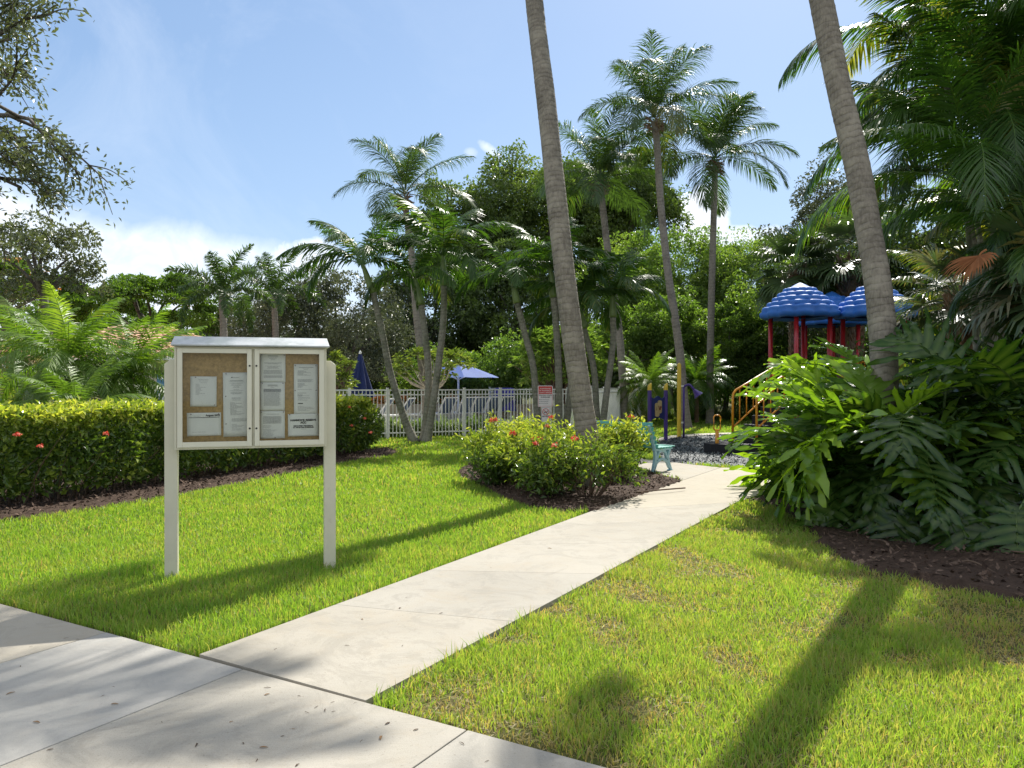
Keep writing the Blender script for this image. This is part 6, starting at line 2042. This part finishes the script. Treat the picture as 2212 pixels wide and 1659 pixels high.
for i in range(5):
    zt0 = 0.217 if i == 0 else 0.0
    g = Geo(); z1_ = 0.42 + 0.20 * i
    g.box((0.16 + 0.28 * i, 0.0, (z1_ - 0.201 + z1_) / 2), (0.278, 0.64, 0.199)); g.build('step', M_STEP, stp, bevel=0.006)
    g = Geo()
    for q in range(4): g.box((0.05 + 0.28 * i, -0.24 + 0.16 * q, z1_ + 0.003), (0.035, 0.11, 0.006))
    g.build('tread_mark', M_STEPT, stp)
for y in (0.36, -0.36):
    g = Geo()
    p0 = Vector((0.0, y, 0.20 if y > 0 else 0.05))
    up0, up1 = Vector((0.0, y, 1.30)), Vector((1.35, y, 1.95))
    g.tube([p0, Vector((0, y, 1.25)), Vector((0.02, y, 1.34)), Vector((0.10, y, 1.42)), up1], 0.028, 8)
    lo0, lo1 = Vector((0.0, y, 0.55)), Vector((1.35, y, 1.42))
    g.tube([lo0, lo1], 0.022, 8)
    for q in range(5):
        f = (q + 1) / 6; a = lo0.lerp(lo1, f)
        g.tube([a, Vector((a.x, y, 1.40 + 0.55 * f))], 0.016, 6)
    g.tube([up1, Vector((1.35, y, 1.2))], 0.028, 8)
    g.build('guard_rail', M_YEL, stp, smooth=True)

# play structure: three decks with scalloped roofs
def scallop_roof(R, H, ry=None):
    """lobed, tiered moulded roof; origin at rim level"""
    g = Geo()
    ntier, seg = 26, 128
    lob = 12
    th = np.linspace(0, 2 * np.pi, seg, endpoint=False)
    V = []
    tiers = 5
    prof = []
    def env(t_):                        # base outline, t=0 apex .. 1 rim
        return R * (t_ ** 0.82), H * (1 - t_ ** 1.15)
    ts = [0.0, 0.02, 0.10, 0.20]
    body = []
    for q in range(tiers):
        a, b_ = 0.24 + 0.76 * q / tiers, 0.24 + 0.76 * (q + 1) / tiers
        for w_ in (0.02, 0.25, 0.5, 0.75, 0.97):
            body.append((a + (b_ - a) * w_, math.sin(w_ * math.pi) ** 0.8 * 0.055 * R + 0.012 * q * R / tiers, q))
    rings = [(t_, 0.0, -1) for t_ in ts] + body
    for (t_, bulge, q) in rings:
        r_, z = env(t_)
        sq = 1 + 0.045 * np.cos(4 * (th - math.pi / 4)) * t_
        lobes = (np.sqrt(np.abs(np.cos(th * lob / 2 + 0.7 * (q % 2))) + 0.02) - 0.6) * 0.055 * R * (0.25 + 0.75 * t_) if q >= 0 else 0.02 * R * np.cos(lob * th) * t_ * 2
        rr = r_ * sq + (bulge + lobes * (1 if q >= 0 else 1)) * (1 if q >= 0 else 1)
        zz_ = z + bulge * 0.9 + (lobes * 0.35)
        V.append(np.stack([rr * np.cos(th), rr * np.sin(th), zz_ * np.ones(seg)], 1))
    # rounded rim returning under
    r_, z = env(1.0)
    sq = 1 + 0.045 * np.cos(4 * (th - math.pi / 4))
    lobe = (np.abs(np.cos(th * 6)) ** 0.8 - 0.5) * 0.10 * R
    for dr, dz in ((0.055, -0.02), (0.06, -0.07), (0.03, -0.13), (-0.04, -0.16), (-0.14, -0.13), (-0.30, -0.10)):
        rr = R * sq + R * dr + lobe
        V.append(np.stack([rr * np.cos(th), rr * np.sin(th), np.full(seg, dz * R * 1.2) + lobe * 0.2], 1))
    n = len(V)
    V = np.concatenate(V)
    i = np.arange(n - 1)[:, None] * seg; j = np.arange(seg)[None, :]; jn = (j + 1) % seg
    g.add(V, np.stack([i + j, i + seg + j, i + seg + jn, i + jn], -1).reshape(-1, 4))
    return g


struct_ = thing('play_structure', 'play structure with three blue scalloped roofs on red posts', 'play structure', (8.6, 22.3, 0))
S0 = Vector((8.6, 22.3, 0))
for (px, Y, topy, rimy) in ((1728, 22.0, 607, 684), (1796, 25.2, 626, 700), (1888, 21.6, 603, 684)):
    x, zt = pxz(px, topy, Y); _, zr = pxz(px, rimy, Y)
    zr += 0.12
    c = Vector((x, Y, 0)) - S0
    R_ = 1.02
    g = scallop_roof(R_ * 0.95, zt - zr - 0.05)
    ang = math.radians(18)
    rf = g.build('roof', M_BLUEP, struct_, smooth=True)
    rf.location = c + Vector((0, 0, zr)); rf.rotation_euler = (0, 0, ang)
    for a in (45, 135, 225, 315):
        q = Vector((math.cos(math.radians(a) + ang), math.sin(math.radians(a) + ang), 0)) * 0.80
        g = Geo(); g.tube([c + q + Vector((0, 0, -0.1)), c + q + Vector((0, 0, zr + 0.05))], 0.064, 14); g.build('post', M_REDP, struct_, smooth=True)
    g = Geo()
    R3 = np.array(Matrix.Rotation(ang, 3, 'Z'))
    g.box(c + Vector((0, 0, 1.2)), (1.1, 1.1, 0.08), R3); g.build('deck', M_STEP, struct_)
g = Geo()
x, z = pxz(1868, 800, 20.9)
for q in range(5):
    g.tube([Vector((x - 0.18 + q * 0.09, 20.9, 1.25)) - S0, Vector((x - 0.18 + q * 0.09, 20.9, 2.15)) - S0], 0.02, 8)
for zq in (1.25, 2.15):
    g.tube([Vector((x - 0.5, 20.9, zq)) - S0, Vector((x + 0.7, 20.9, zq)) - S0], 0.025, 8)
g.build('barrier', M_YEL, struct_)
g = Geo()
xs_, zs_ = pxz(1830, 832, 20.4)
pts = [Vector((xs_ + 0.25, 21.2, 1.35)), Vector((xs_, 20.5, 1.15)), Vector((xs_ - 0.3, 19.6, 0.5)), Vector((xs_ - 0.5, 19.0, 0.25))]
pth = [p - S0 for p in smooth_path(pts, 14)]
for a, b_ in zip(pth[:-1], pth[1:]):
    g.bar(a, b_, 0.55, 0.03)
    for s_ in (-1, 1):
        sd = (b_ - a).cross(Vector((0, 0, 1))).normalized() * 0.28 * s_
        g.bar(a + sd + Vector((0, 0, .1)), b_ + sd + Vector((0, 0, .1)), 0.04, 0.2)
g.build('slide', paint('red_slide', (0.6, 0.02, 0.02), 0.3, coat=0.4), struct_)

# ------------------------------------------------------------------ umbrellas, loungers and the rest of the pool side
M_CANV = paint('navy_canvas', (0.008, 0.022, 0.11), 0.8, var=0.15, vscale=5)
m, k, out = new_mat('blue_canvas')
b = k.n('ShaderNodeBsdfPrincipled', i_Roughness=0.7); b.inputs['Base Color'].default_value = (0.07, 0.15, 0.48, 1)
tr = k.n('ShaderNodeBsdfTranslucent'); tr.inputs[0].default_value = (0.12, 0.24, 0.70, 1)
mx = k.n('ShaderNodeMixShader', i_0=0.45); k.l(b.outputs[0], mx.inputs[1]); k.l(tr.outputs[0], mx.inputs[2]); k.l(mx.outputs[0], out.inputs[0])
M_CANVT = m
YU = 28.5
xu, zu = pxz(778, 762, YU)
t = thing('closed_umbrella', 'closed navy patio umbrella standing behind the pool fence', 'umbrella', (xu, YU, 0))
g = Geo(); g.tube([(0, 0, 0), (0, 0, zu)], 0.025, 10); g.build('pole', M_WHITE, t)
g = Geo(); g.tube([(0, 0, 0), (0, 0, 0.08)], [0.28, 0.26], 20); g.build('base', M_FENCE, t)
g = Geo()
th = np.linspace(0, 2 * np.pi, 48, endpoint=False)
V = []
for f in np.linspace(0, 1, 14):
    R_ = 0.06 + 0.40 * f ** 1.1
    r_ = R_ * (1 + (0.10 + 0.22 * f) * np.cos(8 * th + 0.6 * f * 3) + 0.05 * np.cos(3 * th + f * 4))
    V.append(np.stack([r_ * np.cos(th), r_ * np.sin(th), np.full(48, zu - 0.05 - f * 1.55) + 0.04 * f * np.cos(8 * th)], 1))
V = np.concatenate(V); i = np.arange(13)[:, None] * 48; j = np.arange(48)[None, :]; jn = (j + 1) % 48
g.add(V, np.stack([i + j, i + 48 + j, i + 48 + jn, i + jn], -1).reshape(-1, 4))
g.build('canopy', M_CANV, t, smooth=True)
g = Geo(); g._lathe((0, 0, zu - 0.06), [(0.03, 0), (0.055, 0.03), (0.05, 0.08), (0.02, 0.13), (0.001, 0.15)], 12, 0, None); g.build('finial', M_WHITE, t, smooth=True)

YU2 = 33.0
xu, zu = pxz(990, 782, YU2)
t = thing('open_umbrella', 'open blue patio umbrella beyond the fence behind the plumeria', 'umbrella', (xu, YU2, 0))
g = Geo(); g.tube([(0, 0, 0), (0, 0, zu)], 0.045, 10); g.build('pole', M_WHITE, t)
g = Geo(); g.tube([(0, 0, 0), (0, 0, 0.08)], [0.35, 0.3], 20); g.build('base', M_FENCE, t)
g = Geo()
NR = 8; RR = 1.75; Hc = 0.62
for q in range(NR):
    a0, a1 = 2 * math.pi * q / NR + 0.2, 2 * math.pi * (q + 1) / NR + 0.2
    for s_ in range(6):
        f0, f1 = s_ / 6, (s_ + 1) / 6
        for u in range(4):
            b0_, b1_ = a0 + (a1 - a0) * u / 4, a0 + (a1 - a0) * (u + 1) / 4
            def pt(f, a):
                un = ((a - a0) / (a1 - a0))
                sag = 1 - 0.055 * math.sin(math.pi * un)
                return (RR * f * sag * math.cos(a), RR * f * sag * math.sin(a), zu - 0.03 - Hc * f ** 1.15 + 0.0 - 0.07 * f * math.sin(math.pi * un) * (1 - f * 0.7))
            g.add([pt(f0, b0_), pt(f1, b0_), pt(f1, b1_), pt(f0, b1_)], [(0, 1, 2, 3)])
g.build('canopy', M_CANVT, t)
g = Geo(); g.tube([(0, 0, zu + 0.03), (0, 0, zu + 0.05)], [0.28, 0.02], 16, False); g.build('vent', M_CANVT, t)
for q in range(NR):
    a = 2 * math.pi * q / NR + 0.2
    g = Geo(); g.tube([(0.03, 0, 0), (0, 0, 0)], 0.01, 4) if False else None
    g.tube([(0, 0, zu - 0.07), (RR * math.cos(a), RR * math.sin(a), zu - Hc - 0.05)], 0.012, 5)
    g.tube([(0.04 * math.cos(a), 0.04 * math.sin(a), zu - 0.75), (RR * 0.5 * math.cos(a), RR * 0.5 * math.sin(a), zu - 0.36)], 0.012, 5)
    g.build('rib', M_WHITE, t)

M_SLING = paint('blue_grey_sling', (0.07, 0.11, 0.19), 0.6, var=0.1)


def lounger(label, px, Y, rz, up=True):
    t = thing('sun_lounger', label, 'sun lounger', gpt(px, Y), rz, 'white sun loungers lined up beside the pool')
    # local: x from head (0) to foot (1.9)
    back = Vector((0.75, 0, 0.32)); head = Vector((0.28, 0, 0.98)) if up else Vector((0.0, 0, 0.55))
    g = Geo()
    for y in (-0.33, 0.33):
        o = Vector((0, y, 0))
        g.bar(o + Vector((0.55, 0, 0.30)), o + Vector((1.95, 0, 0.30)), 0.045, 0.045)
        g.bar(back + o, head + o, 0.045, 0.045)
        g.bar(o + Vector((0.55, 0, 0.30)), o + Vector((0.52, 0, 0.62)) , 0.03, 0.03)
    g.bar((1.93, -0.33, 0.30), (1.93, 0.33, 0.30), 0.045, 0.045); g.bar(head + Vector((0, -.33, 0)), head + Vector((0, .33, 0)), 0.045, 0.045)
    g.build('frame', M_WHITE, t)
    for x in (0.6, 1.8):
        for y in (-0.33, 0.33):
            g = Geo(); g.bar((x, y, 0), (x, y, 0.30), 0.045, 0.045); g.build('leg', M_WHITE, t)
    g = Geo()
    g.bar((0.75, 0, 0.325), (1.9, 0, 0.325), 0.60, 0.012)
    g.build('seat', M_SLING if rz < 1.9 else M_WHITE, t)
    g = Geo(); g.bar(back + Vector((0, 0, .02)), head, 0.60, 0.012, up=(0.8, 0, 0.6)); g.build('backrest', M_SLING, t)
    return t


for i, (px, Y, rz, lab) in enumerate(((905, 30.2, 2.9, 'lounger seen flat and low between the left and middle palm trunks'), (948, 30.6, 2.5, 'lounger just right of the clump of three palms'),
        (985, 31.3, 2.35, 'lounger under the pole of the open umbrella'), (1024, 31.8, 2.3, 'lounger whose back crosses the third fence post after the palms'),
        (1052, 32.3, 2.25, 'lounger directly before the blue draped cart'), (1082, 32.8, 2.2, 'lounger below the blue draped cart on its far side'), (1106, 33.2, 2.2, 'lounger nearest the far white fence'), (862, 29.4, 3.0, 'low lounger at the hedge end of the pool deck'))):
    lounger('white framed ' + lab, px, Y, rz)
t = thing('covered_cart', 'tall cart under a blue cover behind the loungers', 'cart', gpt(1090, 34.0))
g = Geo()
pts = [(-0.47, -0.3), (0.47, -0.3), (0.47, 0.3), (-0.47, 0.3)]
V = []
for z, s_ in ((0.35, 1.04), (0.6, 1.0), (1.0, 0.98), (1.25, 0.97), (1.33, 0.9), (1.36, 0.6)):
    for k_ in range(40):
        a = 2 * math.pi * k_ / 40
        x = max(-1, min(1, 1.35 * math.cos(a))) * 0.47 * s_; y = max(-1, min(1, 1.35 * math.sin(a))) * 0.32 * s_
        V.append((x + 0.015 * math.sin(k_ * 2.3) * (1.4 - z), y, z))
i = np.arange(5)[:, None] * 40; j = np.arange(40)[None, :]; jn = (j + 1) % 40
g.add(V, [tuple(x) for x in np.stack([i + j, i + jn, i + 40 + jn, i + 40 + j], -1).reshape(-1, 4)] + [tuple(range(200, 240))])
g.build('cover', paint('bright_blue_cover', (0.05, 0.05, 0.34), 0.6, var=0.15, vscale=4), t, smooth=True)
for x in (-0.4, 0.4):
    g = Geo(); g.tube([(x, -0.25, 0), (x, -0.25, 0.4)], 0.03, 8); g.build('leg', M_WHITE, t)
# low planter wall with orange crotons
M_WALL = paint('beige_low_wall', (0.52, 0.45, 0.33), 0.85, var=0.1, vscale=3, bump=0.2)
t = thing('planter_wall', 'low beige wall holding a row of orange-leaved shrubs by the pool', 'wall', gpt(850, 34.6))
g = Geo(); g.box((2.6, 0, 0.28), (9.0, 0.3, 0.56)); g.box((2.6, 0, 0.59), (9.1, 0.38, 0.06)); g.build('wall', M_WALL, t, bevel=0.01)
for i in range(13):
    rnd = np.random.default_rng(800 + i)
    g = Geo()
    leafy(g, rnd, (0, 0, 0.62), (0.5, 0.35, 0.38), 520, 0.17, 0.07, 0.5, var=0.3, droopy=0.0)
    o = g.build('croton', M_ORANGE if i % 2 else M_LUSH)
    o.location = gpt(735 + i * 27, 35.3)
    tag(o, ('orange-leaved croton above the beige planter wall' if i % 2 else 'green croton among the orange ones above the beige planter wall'), 'shrub', 'crotons along the beige planter wall')

# ------------------------------------------------------------------ tiled cabanas on the left
m, k, out = new_mat('clay_barrel_tiles')
tcn = k.n('ShaderNodeTexCoord')
nz = k.noise(tcn.outputs['Object'], 3, 5)
nf_ = k.noise(tcn.outputs['Object'], 25, 4)
c = k.ramp(nz, [(0.3, (0.55, 0.30, 0.19)), (0.6, (0.70, 0.46, 0.31)), (0.8, (0.66, 0.54, 0.43))])
c = k.mix(k.ramp(nf_, [(0.4, 0.0), (0.8, 0.5)]), c, (0.34, 0.20, 0.14))
b = k.n('ShaderNodeBsdfPrincipled', i_Roughness=0.85); k.l(c, b.inputs['Base Color']); k.l(b.outputs[0], out.inputs[0])
M_TILE = m
M_STUCCO = paint('cream_stucco', (0.56, 0.52, 0.42), 0.85, var=0.06, vscale=4, bump=0.2)
M_BLUEW = paint('blue_trim', (0.10, 0.26, 0.42), 0.6)
M_GLAZ = paint('dark_glazing', (0.03, 0.05, 0.06), 0.08)


def hip_roof(g, w_, d_, h_, over=0.5, pitch_h=0.9, ntile=None):
    """hip roof with rows of barrel tiles; centred, eaves at z=h_"""
    W_, D_ = w_ / 2 + over, d_ / 2 + over
    r_ = W_ - D_
    A_ = [(-W_, -D_), (W_, -D_), (W_, D_), (-W_, D_)]
    E1, E2 = Vector((-r_, 0, h_ + pitch_h)), Vector((r_, 0, h_ + pitch_h))
    c = [Vector((x, y, h_)) for x, y in A_]
    for (a, b_, e0, e1) in ((c[0], c[1], E1, E2), (c[2], c[3], E2, E1), (c[1], c[2], E2, E2), (c[3], c[0], E1, E1)):
        g.add([a, b_, e1, e0], [(0, 1, 2, 3)] if e0 != e1 else [(0, 1, 2)])
        n = int((b_ - a).length / 0.26)
        nr = (b_ - a).cross(e0 - a).normalized()
        for i in range(n):
            f = (i + 0.5) / n
            lo = a.lerp(b_, f)
            # end where the slope meets a hip or the ridge
            L_ = (b_ - a).length; x = f * L_
            run = D_ if True else 0
            hipx = D_
            if e0 == e1:
                k_ = min(x, L_ - x) / (L_ / 2); hi_f = k_
            else:
                hi_f = min(1, x / hipx, (L_ - x) / hipx)
            slope = (e0 - a) if False else None
            inward = nr.cross((b_ - a).normalized()); 
            if inward.z < 0: inward = -inward
            full = (e0.z - a.z) / inward.z
            p = lo + inward * full * hi_f
            if (p - lo).length < 0.1: continue
            q = max(2, int((p - lo).length / 0.35))
            for s_ in range(q):
                u0, u1 = lo.lerp(p, s_ / q), lo.lerp(p, (s_ + 1) / q)
                g.tube([u0 + nr * 0.045, u1 + nr * 0.02], [0.10, 0.075], 7, True)
    for a, e in ((c[0], E1), (c[1], E2), (c[2], E2), (c[3], E1), (E1, E2)):
        n = max(2, int((e - a).length / 0.35))
        for s_ in range(n):
            g.tube([a.lerp(e, s_ / n) + Vector((0, 0, .08)), a.lerp(e, (s_ + 1) / n) + Vector((0, 0, .05))], [0.12, 0.09], 8, True)


def cabana(label, x, y, rz, w_, d_, h_, ph):
    t = thing('pool_cabana', label, 'cabana', (x, y, 0), rz, 'tile-roofed pool cabanas')
    g = Geo(); g.box((0, 0, h_ / 2), (w_, d_, h_)); g.build('wall', M_STUCCO, t)
    g = Geo(); hip_roof(g, w_, d_, h_ + 0.02, 0.45, ph); g.build('roof', M_TILE, t)
    g = Geo()
    g.box((0, -d_ / 2 - 0.46, h_ - 0.04), (w_ + 0.9, 0.03, 0.12)); g.build('fascia', M_WHITE, t)
    for xx_ in (-w_ * 0.28, w_ * 0.1):
        g = Geo(); g.box((xx_, -d_ / 2 - 0.01, h_ * 0.55), (1.1, 0.06, h_ * 0.5)); f = g.build('window', M_BLUEW, t)
        g = Geo(); g.box((xx_, -d_ / 2 - 0.045, h_ * 0.55), (0.95, 0.02, h_ * 0.5 - 0.15)); g.build('pane', M_GLAZ, f)
    g = Geo(); g.box((w_ * 0.38, -d_ / 2 - 0.01, h_ * 0.4), (0.9, 0.06, h_ * 0.8)); g.build('door', M_BLUEW, t)
    return t


cabana('cabana with its clay-tiled roof edge showing at the left edge of the photo', -18.2, 25.5, 0.05, 6.0, 4.5, 2.1, 0.75)
cabana('cabana with a clay-tiled roof rising behind the left end of the notice board', -13.9, 29.0, -0.1, 6.4, 4.6, 2.45, 1.1)

# ------------------------------------------------------------------ litter on the paving, stick in the bed
M_LITTER = leaf_mat('dry_brown_leaf', [(0, (0.07, 0.04, 0.022)), (0.5, (0.14, 0.08, 0.04)), (1, (0.30, 0.18, 0.09))], trans=0.1, rough=0.7, spec=0.2, hue_noise=0)
rl = np.random.default_rng(900)
protos = []
for q in range(4):
    g = Geo(); n = 5
    L_, W_ = 0.05, (0.0035, 0.006, 0.008, 0.0022)[q]
    s_ = np.linspace(0, 1, n)
    c = np.stack([s_ * L_, 0.004 * np.sin(s_ * 3 + q), 0.002 + 0.003 * np.sin(s_ * 3.1)], 1)
    w_ = W_ * np.array([0.3, 0.9, 1, 0.7, 0.05])
    V = np.stack([c + np.stack([0 * s_, w_, 0.25 * w_], 1), c - np.array([0, 0, 0.0015]), c + np.stack([0 * s_, -w_, 0.35 * w_], 1)], 1).reshape(-1, 3)
    kk = np.arange(n - 1)[:, None] * 3
    g.add(V, np.concatenate([np.concatenate([kk, kk + 1, kk + 4, kk + 3], 1), np.concatenate([kk + 1, kk + 2, kk + 5, kk + 4], 1)]), (rl.random(), 0, 0))
    o = g.build('fallen_leaf', M_LITTER)
    tag(o, 'small dry brown leaf or twig lying on the pale concrete', 'fallen leaf', 'dry leaves and twigs fallen on the concrete')
    protos.append(o)
spots = [(585, 1488), (640, 1500), (572, 1502), (655, 1537), (690, 1527), (718, 1535), (625, 1575), (700, 1532), (530, 1602), (615, 1590), (560, 1618), (770, 1520), (725, 1515), (835, 1560), (820, 1590), (780, 1600), (560, 1640), (640, 1655), (310, 1376),
         (250, 1485), (58, 1395), (40, 1438), (18, 1500), (135, 1378), (165, 1382), (190, 1345), (90, 1560), (220, 1500), (960, 1325), (862, 1315), (780, 1340), (600, 1400), (880, 1290), (1068, 1225), (1190, 1185), (870, 1400), (745, 1395), (700, 1290), (1215, 1125), (1000, 1605), (1060, 1640), (905, 1575), (240, 1525), (350, 1560), (420, 1600), (120, 1620), (500, 1560)]
for i, (px, py) in enumerate(spots):
    o = protos[i] if i < 4 else protos[i % 4].copy()
    if i >= 4: COL.objects.link(o)
    o.location = G(px + rl.normal(0, 3), py + rl.normal(0, 2), 0.001)
    s_ = rl.uniform(0.35, 0.85); o.scale = (s_, s_ * rl.uniform(0.7, 1.3), s_)
    o.rotation_euler = (0, 0, rl.uniform(0, 6.28))
g = Geo()
g.tube(smooth_path([G(1370, 1064, 0.03), G(1430, 1058, 0.05), G(1480, 1054, 0.04)], 14), 0.011, 7)
o = g.build('irrigation_hose', M_TWIG, smooth=True); tag(o, 'thin dark hose lying on the bark beside the path corner', 'hose')
for i, (px, py, l_) in enumerate(((1930, 1190, 0.5), (2010, 1185, 0.6), (2060, 1215, 0.45), (2150, 1190, 0.55))):
    g = Geo(); p = G(px, py, 0.02); a = rl.uniform(0, 6.28)
    d = Vector((math.cos(a), math.sin(a), 0)) * l_
    g.tube(smooth_path([Vector((0, 0, 0)), d * 0.5 + Vector((rl.normal(0, .08), rl.normal(0, .08), 0.05)), d], 10), np.linspace(0.012, 0.005, 11), 6)
    o = g.build('fallen_stalk', M_TWIG, smooth=True); o.location = p
    tag(o, 'curved dry stalk lying in the dark litter under the philodendrons', 'dry stalk', 'dry stalks fallen under the philodendrons')
print("objects", len(bpy.data.objects), "verts", sum(len(m.vertices) for m in bpy.data.meshes))
